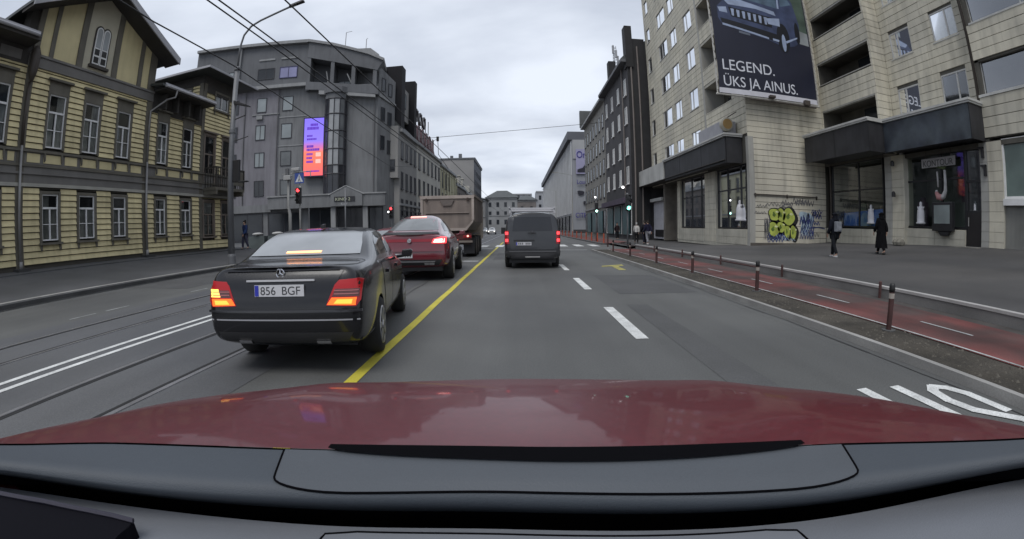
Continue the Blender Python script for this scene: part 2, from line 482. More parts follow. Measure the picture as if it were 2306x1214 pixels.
b = MB()  # elongated BUS lettering in the outer lane
stroke(b, [(2.47, 1.2), (2.47, 3.05)], .12); stroke(b, [(2.47, 3.0), (2.8, 2.85), (2.8, 2.3), (2.5, 2.2)], .12); stroke(b, [(2.5, 2.15), (2.85, 2.0), (2.85, 1.4), (2.47, 1.25)], .12)
stroke(b, [(3.08, 3.2), (3.08, 1.6), (3.2, 1.25), (3.36, 1.25), (3.46, 1.6), (3.46, 3.12)], .125)
stroke(b, [(4.06, 2.12), (4.06, 2.62), (3.98, 2.86), (3.86, 2.96), (3.76, 2.86), (3.70, 2.6), (3.74, 2.3), (4.0, 1.9), (4.06, 1.6), (3.95, 1.3), (3.75, 1.25), (3.68, 1.5)], .125)
struct(b, 'bus_lane_lettering', WHITE)

# tram rails: steel head and dark groove
RAIL = M('rail_steel', (.34, .34, .36), .3, .2, 2, metal=.6)
GROOVE = M('rail_groove', (.012, .012, .013), .8, .2, 2)
for x in (-7.45, -6.38, -4.43, -3.36):
    g = 1 if x in (-7.45, -4.43) else -1
    t = tag(MB().box(x - .03, x + .03, -30, 200, -.02, .012).build('tram_rail', RAIL),
            {-7.45: 'tram rail of the far track, on the house side', -6.38: 'tram rail of the far track, beside the double white line', -4.43: 'tram rail of the near track, beside the double white line', -3.36: 'tram rail passing under the black sedan'}[x], 'tram rail', 'tram rails set in the road')
    MB().box(x + g * .066 - .034, x + g * .066 + .034, -30, 200, -.02, .0075).build('flange_groove', GROOVE, t)
# ---------------------------------------------------------------- yellow timber house on the left
YEL = M('yellow_board', (.65, .565, .325), .7, .12, .9, streak=.24, fine=.08, rnd=.10)
YEL2 = M('yellow_panel', (.62, .54, .31), .7, .1, .9, streak=.12)
OLIVE = M('olive_trim', (.125, .115, .092), .7, .18, 1.2, streak=.15)
GREYB = M('grey_frieze', (.165, .158, .148), .75, .14, .8, streak=.12)
DARKT = M('dark_timber', (.045, .040, .034), .75, .2, 1)
BROWNP = M('brown_joinery', (.17, .14, .115), .6, .15, 1.2)
FRAMEW = M('window_white', (.68, .68, .67), .5, .08, 2)
ROOFD = M('roof_sheet_dark', (.05, .055, .055), .5, .2, .6)
FASC = M('fascia_light', (.36, .36, .38), .5, .1, 1)
CURT = M('curtain', (.48, .48, .46), .9, .2, 3.5, rnd=.3)
ROOMD = M('room_dark', (.028, .028, .028), .9, .3, 1)
PIPE = M('zinc_pipe', (.27, .265, .26), .5, .18, 1.2, metal=.3)
PIPED = M('dark_pipe', (.055, .045, .038), .6, .2, 1.2)
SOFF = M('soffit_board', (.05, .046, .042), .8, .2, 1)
PANE = GLASS('pane', (.80, .83, .83), .03)
PANE_D = GLASS('pane_dark', (.4, .45, .46), .10)

house = thing('wooden_house', 'yellow clapboard timber house with olive trim and steep gable along the pavement', 'house', (-18, 17, .6))
FH = Face((-18, 0, 0), (0, 1, 0), (1, 0, 0))
# openings: (y0, y1, z0, z1)
UP = [(8.0, 8.95), (11.05, 11.98), (13.12, 14.05), (15.26, 16.14), (18.25, 19.02), (20.4, 21.18)]
DN = [(7.9, 8.85), (11.02, 11.9), (13.08, 14.02), (15.2, 16.06), (18.24, 19.02), (20.36, 21.2)]
DOORS = [(22.45, 23.45), (24.3, 25.26)]
holes_up = [(a - .12, c + .12, 5.15, 7.95) for a, c in UP] + [(a - .1, c + .1, 4.5, 7.5) for a, c in DOORS]
holes_dn = [(a - .14, c + .14, 1.46, 3.62) for a, c in DN] + [(a - .1, c + .1, 1.3, 3.62) for a, c in DOORS]
pav3 = [(23.15, 24.75, 8.95, 10.2)]
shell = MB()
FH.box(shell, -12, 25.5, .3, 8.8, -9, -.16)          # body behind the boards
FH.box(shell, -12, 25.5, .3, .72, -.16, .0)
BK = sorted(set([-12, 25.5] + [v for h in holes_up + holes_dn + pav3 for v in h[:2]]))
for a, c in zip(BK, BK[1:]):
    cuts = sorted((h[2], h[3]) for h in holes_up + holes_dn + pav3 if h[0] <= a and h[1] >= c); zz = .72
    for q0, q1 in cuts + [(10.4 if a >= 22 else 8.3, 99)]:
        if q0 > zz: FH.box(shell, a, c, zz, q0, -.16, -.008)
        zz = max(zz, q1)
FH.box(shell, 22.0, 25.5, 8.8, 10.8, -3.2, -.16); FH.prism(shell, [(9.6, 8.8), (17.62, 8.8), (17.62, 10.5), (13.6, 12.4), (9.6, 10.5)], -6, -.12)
FH.box(shell, -12, 25.5, .72, 8.28, -.16, -.012) if False else None
shell.build('wall', M('room_shell', (.06, .055, .045), .9), house)  # dark backing colour puts a shadow line in the slits between boards
planks = Pieces(house, 'plank', YEL, 300)
mbs = MB()


def cladding(y0, y1, z0, z1, pitch, holes, face=FH, out=.055):
    z = z0; k = 0
    while z < z1 - .04:
        zz = min(z + pitch, z1)
        for a, c in spans(y0, y1, z, zz, holes):
            face.wedge(planks.add(MB()), a, c, z + .028, zz - .004, out + random.uniform(-.004, .005), .004)
        z = zz; k += 1


for ya, yb in ((-4, 9.62), (10.02, 17.2), (17.62, 22.0)):
    cladding(ya, yb, 5.12, 8.3 if ya < 17 else 7.78, .235, holes_up)
    cladding(ya, yb, .78, 3.66, .24, holes_dn)
cladding(22.3, 25.25, 5.12, 9.9, .225, holes_up + pav3)
cladding(22.3, 25.25, .72, 3.66, .24, holes_dn)
FS = Face((-18, 22.0, 0), (-1, 0, 0), (0, -1, 0))   # pavilion wall above the low roof
cladding(.3, 3.1, 9.0, 10.3, .225, [(.85, 1.95, 9.45, 10.25)], FS)
FE = Face((-18, 25.5, 0), (-1, 0, 0), (0, 1, 0))
planks.done()

trim = MB()
for y0, y1 in ((9.62, 10.02), (17.2, 17.62), (22.0, 22.3), (25.25, 25.54)):
    FH.box(trim, y0, y1, .7, 8.3, -.16, .05)
FH.box(trim, 22.0, 22.3, 8.3, 10.4, -.16, .05); FH.box(trim, 25.25, 25.54, 8.3, 10.4, -.16, .05)
FS.box(trim, .0, .3, 8.6, 10.4, -.03, .05)
FH.box(trim, -6, 25.54, 5.0, 5.10, -.16, .11)          # sill course
FH.box(trim, -6, 25.54, 4.45, 4.55, -.16, .09)
trim.build('corner_board', OLIVE, house)
fz = MB()
FH.box(fz, -6, 25.52, 3.83, 4.45, -.16, .045); FH.box(fz, -6, 25.52, 4.16, 4.24, .045, .10); FH.box(fz, -6, 25.52, 4.55, 5.0, -.16, .02)
fz.build('frieze', GREYB, house)
MB_w = MB(); FH.box(MB_w, -6, 25.52, 3.70, 3.83, -.16, .075); MB_w.build('white_moulding', M('moulding', (.36, .35, .31), .7, .15), house)
# little panels between the floors
edges = sorted([0.0, 9.6, 10.05, 17.2, 17.65, 22.0] + [v for a, c in UP for v in (a - .12, c + .12)])
for a, c in zip(edges, edges[1:]):
    if c - a < .5: continue
    mid = []
    if c - a > 1.6: mid = [(a + .1, (a + c) / 2 - .06), ((a + c) / 2 + .06, c - .1)]
    else: mid = [(a + .1, c - .1)]
    for p0, p1 in mid:
        m_ = MB(); FH.box(m_, p0, p1, 4.62, 4.96, .02, .04); m_.build('frieze_panel', YEL2, house)
br = MB()
for a, c in UP:
    for y in (a - .04, c - .04): FH.prism(br, [(y, 5.0), (y + .09, 5.0), (y + .09, 4.72), (y + .03, 4.66)], .04, .12)
br.build('sill_bracket', OLIVE, house)


def window(parent, face, u0, u1, z0, z1, casing=OLIVE, hood=0.0, sill=True, frame=FRAMEW, transom=.70, curtain=True, cw=.12, mull=True, bar=True, dark=False, depth=.14, low=0.0):
    """casing > white frame, panes, curtain, sill"""
    c = MB()
    face.box(c, u0 - cw, u0, z0 - cw * .6, z1 + cw, -.06, .07); face.box(c, u1, u1 + cw, z0 - cw * .6, z1 + cw, -.06, .07)
    face.box(c, u0, u1, z1, z1 + cw + hood, -.06, .06)
    if hood:
        face.box(c, u0 - cw, u0, z1 + cw, z1 + cw + hood, -.06, .06); face.box(c, u1, u1 + cw, z1 + cw, z1 + cw + hood, -.06, .06)
        face.box(c, u0 - cw - .12, u1 + cw + .12, z1 + cw + hood, z1 + cw + hood + .09, -.06, .2)
    w = c.build('window', casing, parent)
    f = MB(); face.frame(f, u0, u1, z0, z1, .055, -.06, .015)
    zt = z0 + (z1 - z0) * transom; um = (u0 + u1) / 2
    if transom < 1: face.box(f, u0 + .055, u1 - .055, zt - .04, zt + .04, -.055, .02)
    if mull: face.box(f, um - .035, um + .035, z0 + .055, (zt - .04) if transom < 1 else z1 - .055, -.055, .012)
    if bar:
        zb = z0 + (zt - z0) * .5; face.box(f, u0 + .055, um - .035, zb - .015, zb + .015, -.05, .0); face.box(f, um + .035, u1 - .055, zb - .015, zb + .015, -.05, .0)
    f.build('window_frame', frame, w)
    tops = zt if transom < 1 else z1
    for a, d in (((u0 + .05, um), (um, u1 - .05)) if mull else ((u0 + .05, u1 - .05),)):
        g = MB(); g.poly([face.p(a, z0 + .05, -.035), face.p(d, z0 + .05, -.035), face.p(d, tops, -.035), face.p(a, tops, -.035)]); g.build('pane', PANE_D if dark else PANE, w, fix=False)
    if transom < 1:
        g = MB(); g.poly([face.p(u0 + .05, zt, -.035), face.p(u1 - .05, zt, -.035), face.p(u1 - .05, z1 - .05, -.035), face.p(u0 + .05, z1 - .05, -.035)]); g.build('pane', PANE_D if dark else PANE, w, fix=False)
    if curtain:
        k = MB(); n_ = 24; ztop = z1 - .05; gap = .07 if random.random() < .5 else 0
        for half in ((u0 + .04, um - gap * (u1 - u0)), (um + gap * (u1 - u0), u1 - .04)):
            pts = [(half[0] + (half[1] - half[0]) * i / n_, -.105 + .018 * math.sin(i * 1.9 + u0)) for i in range(n_ + 1)]
            zt_ = tops if random.random() < .6 else ztop
            for (a, na), (d, nd) in zip(pts, pts[1:]): k.poly([face.p(a, z0 + .05, na), face.p(d, z0 + .05, nd), face.p(d, zt_, nd), face.p(a, zt_, na)])
        k.build('curtain', CURT, w, fix=False)
    bk = MB(); bk.poly([face.p(u0, z0, -depth), face.p(u1, z0, -depth), face.p(u1, z1, -depth), face.p(u0, z1, -depth)]); bk.build('dark_interior', ROOMD, w, fix=False)
    if sill:
        q = MB(); face.box(q, u0 - cw - .06, u1 + cw + .06, z0 - cw * .6 - .09, z0 - cw * .6, -.06, .16)
        if low:
            for u in (u0 - cw, u1 + cw - .1): face.box(q, u, u + .1, z0 - cw * .6 - .3, z0 - cw * .6 - .09, -.06, .1)
        q.build('window_sill', casing, w)
    return w


for a, c in UP: window(house, FH, a, c, 5.25, 7.4, hood=.4, sill=False, transom=.66)
for a, c in DN: window(house, FH, a, c, 1.65, 3.44, low=1, transom=.70)
for a, c in DOORS:
    window(house, FH, a, c, 4.6, 7.32, casing=BROWNP, frame=BROWNP, sill=False, transom=.60, curtain=False, hood=.05)
    window(house, FH, a, c, 1.5, 3.44, casing=BROWNP, frame=BROWNP, transom=.62, curtain=True)
window(house, FH, 23.25, 24.65, 9.1, 10.05, transom=1, mull=True, bar=False, low=1)
window(house, FS, .98, 1.85, 9.55, 10.15, transom=1, mull=False, bar=False, curtain=False, sill=False, dark=True)

# gable: half-timbered panels above a trim beam
gb = MB(); FH.box(gb, 9.6, 17.62, 8.28, 8.78, -.16, .09); FH.box(gb, 9.6, 17.62, 8.70, 8.80, .09, .14)
gb.build('gable_beam', GREYB, house)
APY, APZ, SL = 13.6, 12.55, .45


def rake(y): return APZ - SL * abs(y - APY)


posts = [(9.75, 10.05), (10.62, 10.86), (12.2, 12.56), (14.45, 14.8), (16.28, 16.56), (17.1, 17.6)]
gp = MB()
for a, c in posts: FH.prism(gp, [(a, 8.78), (c, 8.78), (c, rake(c) - .1), (a, rake(a) - .1)], -.1, .07)
gp.build('gable_post', OLIVE, house)
for (a0, a), (c, c1) in zip(posts, posts[1:]):
    pts = [(a, 8.78), (c, 8.78), (c, rake(c) - .1)] + ([(APY, APZ - .1)] if a < APY < c else []) + [(a, rake(a) - .1)]
    m_ = MB(); FH.prism(m_, pts, -.1, .01); m_.build('gable_panel', M('gable_panel_grey', (.47, .44, .34), .75, .1, 1) if a < APY < c else YEL2, house)
# twin arched window in the gable
def arch(u0, u1, z0, z1, n=8):
    r = (u1 - u0) / 2; c_ = (u0 + u1) / 2
    return [(u0, z0), (u1, z0)] + [(c_ + r * math.cos(math.pi * k / n), z1 - r + r * math.sin(math.pi * k / n)) for k in range(n + 1)]
m_ = MB(); FH.prism(m_, arch(13.02, 13.6, 9.1, 10.98), .01, .06); FH.prism(m_, arch(13.48, 14.06, 9.1, 10.98), .012, .062); FH.box(m_, 12.92, 14.16, 8.98, 9.1, .01, .16)
gw = m_.build('arched_window', DARKT, house)
for a, c in ((13.1, 13.53), (13.56, 13.99)):
    m_ = MB(); FH.prism(m_, arch(a, c, 9.16, 10.9), .06, .075); m_.build('window_frame', FRAMEW, gw)
    m_ = MB(); FH.prism(m_, arch(a + .06, c - .06, 9.92, 10.84), .075, .082); m_.build('pane', M('pale_pane', (.3, .32, .33), .08, .1), gw)
    for z0 in (9.22, 9.58):
        m_ = MB(); FH.box(m_, a + .06, c - .06, z0, z0 + .28, .075, .082); m_.build('pane', M('black_pane', (.02, .022, .026), .08, .1), gw)

# roofs
def slab(parent, name, pts, th, mat): m_ = MB(); m_.prism(pts, (0, 0, th)); return m_.build(name, mat, parent)
def gable_roof():
    r = slab(house, 'roof', [(-16.95, APY, APZ), (-16.95, 18.35, rake(18.35)), (-25, 18.35, rake(18.35)), (-25, APY, APZ)], .14, ROOFD)
    slab(house, 'roof', [(-16.95, APY, APZ), (-25, APY, APZ), (-25, 8.7, rake(8.7)), (-16.95, 8.7, rake(8.7))], .14, ROOFD)
    m_ = MB()
    for y in (8.7, 18.35): m_.prism([(-16.9, y, rake(y) - .16), (-16.9, APY, APZ - .16), (-16.9, APY, APZ + .17), (-16.9, y, rake(y) + .17)], (-.07, 0, 0))
    m_.build('bargeboard', FASC, r)
    m_ = MB()
    for y in (8.75, 18.3): m_.prism([(-16.97, y, rake(y) - .17), (-16.97, APY, APZ - .17), (-16.97, APY, APZ - .02), (-16.97, y, rake(y) - .02)], (-1.0, 0, 0))
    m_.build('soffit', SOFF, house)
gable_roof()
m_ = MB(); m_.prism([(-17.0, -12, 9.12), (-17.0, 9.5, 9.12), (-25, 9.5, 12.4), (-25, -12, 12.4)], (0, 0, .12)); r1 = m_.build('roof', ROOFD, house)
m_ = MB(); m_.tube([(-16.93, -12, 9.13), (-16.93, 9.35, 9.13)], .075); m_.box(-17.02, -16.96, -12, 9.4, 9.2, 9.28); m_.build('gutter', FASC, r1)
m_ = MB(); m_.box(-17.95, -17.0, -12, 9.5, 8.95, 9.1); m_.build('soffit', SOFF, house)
m_ = MB(); FH.box(m_, -6, 9.62, 8.3, 9.12, -.1, .03); m_.build('eave_frieze', SOFF, house)
m_ = MB(); FH.box(m_, 9.3, 9.75, 8.8, 10.6, -.6, -.02); m_.build('gable_end', SOFF, house)
for k in range(5):
    m_ = MB(); FH.box(m_, 8.1 - 1.5 * k, 9.2 - 1.5 * k, 8.42, 8.8, .03, .05); m_.build('frieze_panel', GREYB, house)
m_ = MB(); m_.prism([(-17.0, 17.3, 8.92), (-17.0, 22.0, 8.92), (-22, 22.0, 9.6), (-22, 17.3, 9.6)], (0, 0, .12)); r2 = m_.build('roof', ROOFD, house)
m_ = MB(); m_.tube([(-16.93, 17.5, 8.93), (-16.93, 22.0, 8.93)], .075); m_.box(-17.02, -16.96, 17.5, 22.1, 9.0, 9.09); m_.build('gutter', FASC, r2)
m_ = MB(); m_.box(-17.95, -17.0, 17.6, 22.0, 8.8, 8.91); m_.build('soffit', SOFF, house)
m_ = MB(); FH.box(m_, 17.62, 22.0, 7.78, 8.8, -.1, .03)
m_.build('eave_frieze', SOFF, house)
m_ = MB()
for y in (18.2, 19.2, 20.2, 21.2): FH.prism(m_, [(y, 7.95), (y + .12, 7.95), (y + .12, 8.78), (y, 8.78)], .03, .5)
m_.build('eave_bracket', SOFF, house)
# pavilion roof
m_ = MB(); m_.prism([(-17.0, 21.1, 10.9), (-17.0, 26.5, 10.9), (-22.5, 26.5, 10.9), (-22.5, 21.1, 10.9)], (0, 0, .12)); r3 = m_.build('roof', ROOFD, house)
m_ = MB(); m_.box(-17.0, -16.93, 21.03, 26.57, 10.93, 11.05); m_.box(-22.5, -17.0, 21.03, 21.1, 10.93, 11.05); m_.build('fascia', FASC, r3)
m_ = MB(); m_.add([(-17.0, 21.1, 11.03), (-17.0, 26.5, 11.03), (-22.5, 26.5, 11.03), (-22.5, 21.1, 11.03), (-19.5, 23.8, 11.7)], [(0, 1, 4), (1, 2, 4), (2, 3, 4), (3, 0, 4)]); m_.build('roof_slope', ROOFD, r3)
m_ = MB(); FH.box(m_, 22.0, 25.5, 9.9, 10.9, -.1, .035); FS.box(m_, .0, 4.5, 10.3, 10.9, -.1, .035); FS.box(m_, 3.1, 4.6, 8.6, 10.3, -.1, .0)
m_.build('eave_frieze', SOFF, house)
# drainpipes
for y, lab in ((9.8, 'drainpipe'), (17.44, 'drainpipe')):
    m_ = MB(); m_.tube([(-17.86, y, .62), (-17.86, y, 5.2)], .062, 10); m_.tube([(-17.86, y, .62), (-17.86, y, .95)], .085, 10)
    if y > 17: m_.tube([(-17.86, y, 5.2), (-17.86, y, 7.75), (-17.3, 18.1, 8.4), (-16.95, 18.35, 8.5), (-16.93, 18.4, 8.88)], .05, 10)
    d_ = m_.build('drainpipe', PIPE, house, smooth=True)
    m_ = MB(); m_.box(-18.0, -17.55, y - .3, y + .3, .55, .70); m_.build('pipe_gully', M('gully_stone', (.05, .05, .05), .9, .2), d_)
    if y < 17:
        m_ = MB(); m_.tube([(-17.86, y, 5.2), (-17.86, y, 7.6)], .07, 10)
        m_.lathe([(.07, 7.6), (.2, 8.0), (.24, 8.7), (.12, 9.0)], (-17.72, y, 0), 'z', 10); m_.build('hopper_pipe', PIPED, d_, smooth=True)
# balcony
m_ = MB(); m_.box(-18, -16.95, 22.35, 25.45, 4.05, 4.22); m_.box(-18, -16.95, 22.4, 22.55, 3.8, 4.05); m_.box(-18, -16.95, 25.2, 25.35, 3.8, 4.05)
bal = m_.build('balcony', OLIVE, house)
m_ = MB()
for y in (22.4, 25.33): m_.box(-17.03, -16.93, y, y + .1, 4.22, 5.4)
m_.box(-17.02, -16.95, 22.5, 25.33, 5.32, 5.4); m_.box(-17.9, -17.03, 22.42, 22.48, 5.32, 5.4); m_.box(-17.9, -17.03, 25.35, 25.41, 5.32, 5.4)
m_.build('handrail', DARKT, bal)
m_ = MB()
for i in range(13): m_.box(-17.0, -16.96, 22.62 + .21 * i, 22.66 + .21 * i, 4.22, 5.32)
for i in range(4): m_.box(-17.25 - .2 * i, -17.21 - .2 * i, 22.43, 22.47, 4.22, 5.32); m_.box(-17.25 - .2 * i, -17.21 - .2 * i, 25.36, 25.4, 4.22, 5.32)
m_.build('baluster', DARKT, bal)
m_ = MB(); m_.box(-16.94, -16.9, 23.9, 25.2, 4.4, 5.25); m_.build('balcony_panel', OLIVE, bal)
# ---------------------------------------------------------------- panel-clad apartment blocks on the right
PAN = M('stone_panel', (.56, .525, .425), .8, .12, .5, streak=.28, fine=.08, tint=(.49, .465, .39), rnd=.04)
PAN_D = M('stone_panel_grey', (.34, .335, .31), .8, .12, .6, streak=.25, fine=.06)
JOINT = M('joint_dark', (.085, .08, .068), .9, .2)
CANB = M('canopy_black', (.024, .024, .027), .6, .4, .9, streak=.45, fine=.15)
CAND = M('canopy_navy', (.024, .029, .042), .55, .5, 1.0, tint=(.045, .055, .065))
COPE = M('coping_light', (.44, .44, .42), .6, .15, 1)
ALU = M('window_frame_grey', (.42, .42, .41), .5, .1, 1)
BLACKF = M('shopfront_black', (.015, .015, .017), .4, .15, 1)
SHOPG = GLASS('shop_glass', (.66, .72, .68), .015, 1.36)
INT = M('shop_interior', (.16, .165, .155), .9, .4, .5)
BLUEF = M('blue_film', (.04, .13, .46), .6, .15, .8)
MORT = M('plinth_stone', (.44, .42, .355), .85, .15, .9, streak=.2, fine=.1)


def slide_win(parent, face, u0, u1, z0, z1, flip=False, name='window', small=False):
    f = MB(); face.frame(f, u0, u1, z0, z1, .07, -.1, -.02)
    um = u0 + (u1 - u0) * (.62 if not flip else .38)
    if not small: face.box(f, um - .05, um + .05, z0 + .07, z1 - .07, -.1, -.03)
    w = f.build(name, ALU, parent)
    for a, c in (((u0 + .07, um - .05), (um + .05, u1 - .07)) if not small else ((u0 + .07, u1 - .07),)):
        g = MB(); g.poly([face.p(a, z0 + .07, -.06), face.p(c, z0 + .07, -.06), face.p(c, z1 - .07, -.06), face.p(a, z1 - .07, -.06)]); g.build('pane', PANE, w, fix=False)
    r = random.random()
    bk = MB(); bk.poly([face.p(u0, z0, -.5), face.p(u1, z0, -.5), face.p(u1, z1, -.5), face.p(u0, z1, -.5)])
    for uu in (u0, u1): bk.poly([face.p(uu, z0, -.5), face.p(uu, z0, -.1), face.p(uu, z1, -.1), face.p(uu, z1, -.5)])
    for zz in (z0, z1): bk.poly([face.p(u0, zz, -.5), face.p(u1, zz, -.5), face.p(u1, zz, -.1), face.p(u0, zz, -.1)])
    bk.build('dark_interior', ROOMD, w, fix=False)
    if r < .72:
        k = MB(); a, c = (u0 + .05, u1 - .05) if r < .35 else ((u0 + .05, um) if r < .55 else (um, u1 - .05))
        n_ = 14; zb = z0 + .05 if r < .6 else z0 + .6
        pts = [(a + (c - a) * i / n_, -.2 + .02 * math.sin(i * 2.1)) for i in range(n_ + 1)]
        for (p0, q0), (p1, q1) in zip(pts, pts[1:]): k.poly([face.p(p0, zb, q0), face.p(p1, zb, q1), face.p(p1, z1 - .03, q1), face.p(p0, z1 - .03, q0)])
        k.build('curtain', CURT, w, fix=False)
    s = MB(); face.box(s, u0 - .06, u1 + .06, z0 - .06, z0, -.1, .06); s.build('window_sill', COPE, w)
    return w


def panels(pc, face, u0, u1, z0, z1, pitch, holes, length=5.0, th=.03):
    z = z0
    row = 0
    while z < z1 - .05:
        zz = min(z + pitch, z1)
        for a, c in spans(u0, u1, z, zz, holes):
            k = max(1, round((c - a) / length))
            for i in range(k):
                p0, p1 = a + (c - a) * i / k, a + (c - a) * (i + 1) / k
                o = th + random.uniform(-.006, .006)
                m_ = pc.add(MB()); face.box(m_, p0 + .007, p1 - .007, z + .014, zz - .014, -.03, o)
        z = zz; row += 1


# ---- tower: street facade at x = 14, end wall at y = 26
tower = thing('apartment_tower', 'tall pale panel-clad tower block with graffiti on its end wall and small square windows', 'apartment block', (14, 36, .4))
FT = Face((14, 0, 0), (0, 1, 0), (-1, 0, 0))
FG = Face((0, 26, 0), (1, 0, 0), (0, -1, 0))
COLS = [(33.78, 35.72, 0), (37.65, 39.5, 0), (40.35, 43.05, 0), (45.75, 47.0, 1)]
wins = []
for fl in range(-1, 6):
    zb = 7.72 + 3.46 * (fl + 0) - (.0 if fl else 0)
    zb = 10.9 + 3.46 * fl
    for (a, c, sm) in COLS:
        wins.append((a, c, zb if not (fl == -1) else 7.75, zb + 1.7 if fl != -1 else 9.15, sm))
TOP = 30.0
bk = MB()
FT.box(bk, 32.7, 47.7, 5.5, TOP, -11, -.55)
FT.box(bk, 39.6, 47.7, .2, 5.5, -11, -1.2)
FT.box(bk, 26.2, 39.6, .2, 5.5, -11, -3.0)
FT.box(bk, 27.9, 32.7, 5.5, TOP, -11, -1.6)
FT.box(bk, 26.2, 27.9, 5.5, 9.0, -11, -.55)
FT.box(bk, 26.2, 27.9, 9.0, TOP, -11, -.55)
FT.box(bk, 27.9, 32.7, 5.5, 9.0, -1.6, -.55)
for (a, c) in zip([32.7] + [w[1] for w in COLS], [w[0] for w in COLS] + [47.7]): FT.box(bk, a, c, 5.5, TOP, -.55, -.03)
for (a, c, sm) in COLS:
    zz = 5.5
    for (wa, wc, z0, z1, s_) in sorted([w for w in wins if w[0] == a], key=lambda w: w[2]):
        FT.box(bk, a, c, zz, z0, -.55, -.03); zz = z1
    FT.box(bk, a, c, zz, TOP, -.55, -.03)
FT.box(bk, 26.2, 27.9, 5.5, TOP, -.55, -.03); FT.box(bk, 27.9, 32.7, 5.5, 8.2, -.55, -.03)
FG.box(bk, 14.0, 20.3, .2, TOP, -.2, -.03)
bk.build('wall', JOINT, tower)
pt = Pieces(tower, 'panel', PAN, 300)
hol = [(a, c, z0, z1) for a, c, z0, z1, s_ in wins]
panels(pt, FT, 32.7, 47.7, 5.6, TOP, .4325, hol, 6)
panels(pt, FT, 26.03, 32.7, 7.3, 8.6, .43, [], 6)
panels(pt, FG, 13.97, 20.0, .55, 9.55, .36, [], 7)
panels(pt, FG, 13.97, 20.2, 9.55, TOP, .4325, [], 7)
for fl in range(7):   # loggia fronts
    z = 8.6 + 3.46 * fl
    panels(pt, FT, 27.9, 32.5, z + .05, z + 1.25, .4, [], 6)
panels(pt, FT, 26.03, 27.9, 8.6, TOP, .4325, [], 6)
pt.done()
for fl in range(7):
    z = 8.6 + 3.46 * fl
    m_ = MB(); FT.box(m_, 27.9, 32.7, z - .15, z + .05, -1.6, .0); FT.box(m_, 27.9, 32.5, z + .05, z + 1.22, -.12, -.03); FT.box(m_, 27.9, 32.6, z + 1.25, z + 1.31, -.14, .05); m_.build('loggia', MORT, tower)
    m_ = MB(); FT.box(m_, 29.2, 31.6, z + .4, z + 2.5, -1.6, -1.56); m_.build('loggia_window', M('loggia_glass', (.03, .035, .04), .1, .1), tower)
m_ = MB(); FT.box(m_, 32.45, 32.75, 8.6, TOP, -1.6, .04); m_.build('loggia_pier', PAN_D, tower)
for a, c, z0, z1, s_ in wins: slide_win(tower, FT, a, c, z0, z1, flip=random.random() < .5, small=bool(s_))
m_ = MB(); FT.box(m_, 26, 47.8, TOP, TOP + .3, -11, .1); m_.build('parapet', COPE, tower)
# end-wall foot, corner pilaster, handrail strip
m_ = MB(); FG.box(m_, 14.0, 20.3, .2, .57, -.03, .05); m_.build('wall_foot', M('foot_dark', (.09, .08, .07), .9, .3, 1), tower)
m_ = MB(); FT.box(m_, 25.96, 26.3, .2, 7.1, -.35, .04); m_.build('pilaster', PAN_D, tower)
m_ = MB(); FG.box(m_, 14.25, 19.2, 3.5, 3.56, .03, .12)
for x in (14.3, 16.7, 19.1): FG.box(m_, x, x + .06, 3.36, 3.6, .03, .14)
m_.build('cable_tray', PIPED, tower)
# shopfront below
m_ = MB()
FT.box(m_, 26.3, 39.4, .2, 1.38, -.4, .02); m_.build('plinth', MORT, tower)
for k in range(2):
    for a, c in ((26.4, 28.6), (28.6, 31.0), (33.4, 36.2), (36.2, 39.3)):
        m_ = MB(); FT.box(m_, a + .01, c - .01, .42 + .47 * k, .87 + .47 * k, .02, .05); m_.build('plinth_stone', MORT, tower)
for a, c in ((31.3, 33.3), (39.0, 39.7)):
    m_ = MB(); FT.box(m_, a, c, .2, 5.5, -.6, .0); m_.build('pier', MORT, tower)
    for z in [.45 + .46 * i for i in range(11)]:
        m_ = MB(); FT.box(m_, a, c, z, z + .44, .0, .035); m_.build('pier_stone', PAN, tower)


SHOPG_D = GLASS('shop_glass_dim', (.66, .72, .68), .0, 1.27)


def shop_window(parent, face, u0, u1, z0, z1, mulls, trans, glass=None):
    f = MB(); face.frame(f, u0, u1, z0, z1, .09, -.3, -.15)
    for m in mulls: face.box(f, m - .045, m + .045, z0 + .09, z1 - .09, -.29, -.16)
    face.box(f, u0 + .09, u1 - .09, trans - .045, trans + .045, -.28, -.17)
    w = f.build('shop_window', BLACKF, parent)
    us = [u0 + .06] + list(mulls) + [u1 - .06]
    for a, c in zip(us, us[1:]):
        for za, zb in ((z0 + .06, trans), (trans, z1 - .06)):
            g = MB(); g.poly([face.p(a, za, -.22), face.p(c, za, -.22), face.p(c, zb, -.22), face.p(a, zb, -.22)]); g.build('pane', glass or SHOPG, w, fix=False)
    i = MB()
    i.poly([face.p(u0, z0, -2.2), face.p(u1, z0, -2.2), face.p(u1, z1, -2.2), face.p(u0, z1, -2.2)])
    i.poly([face.p(u0, z0, -.3), face.p(u1, z0, -.3), face.p(u1, z0, -2.2), face.p(u0, z0, -2.2)])
    i.poly([face.p(u0, z1, -.3), face.p(u1, z1, -.3), face.p(u1, z1, -2.2), face.p(u0, z1, -2.2)])
    for u in (u0, u1): i.poly([face.p(u, z0, -.3), face.p(u, z0, -2.2), face.p(u, z1, -2.2), face.p(u, z1, -.3)])
    i.build('shop_interior', INT, w, fix=False)
    return w


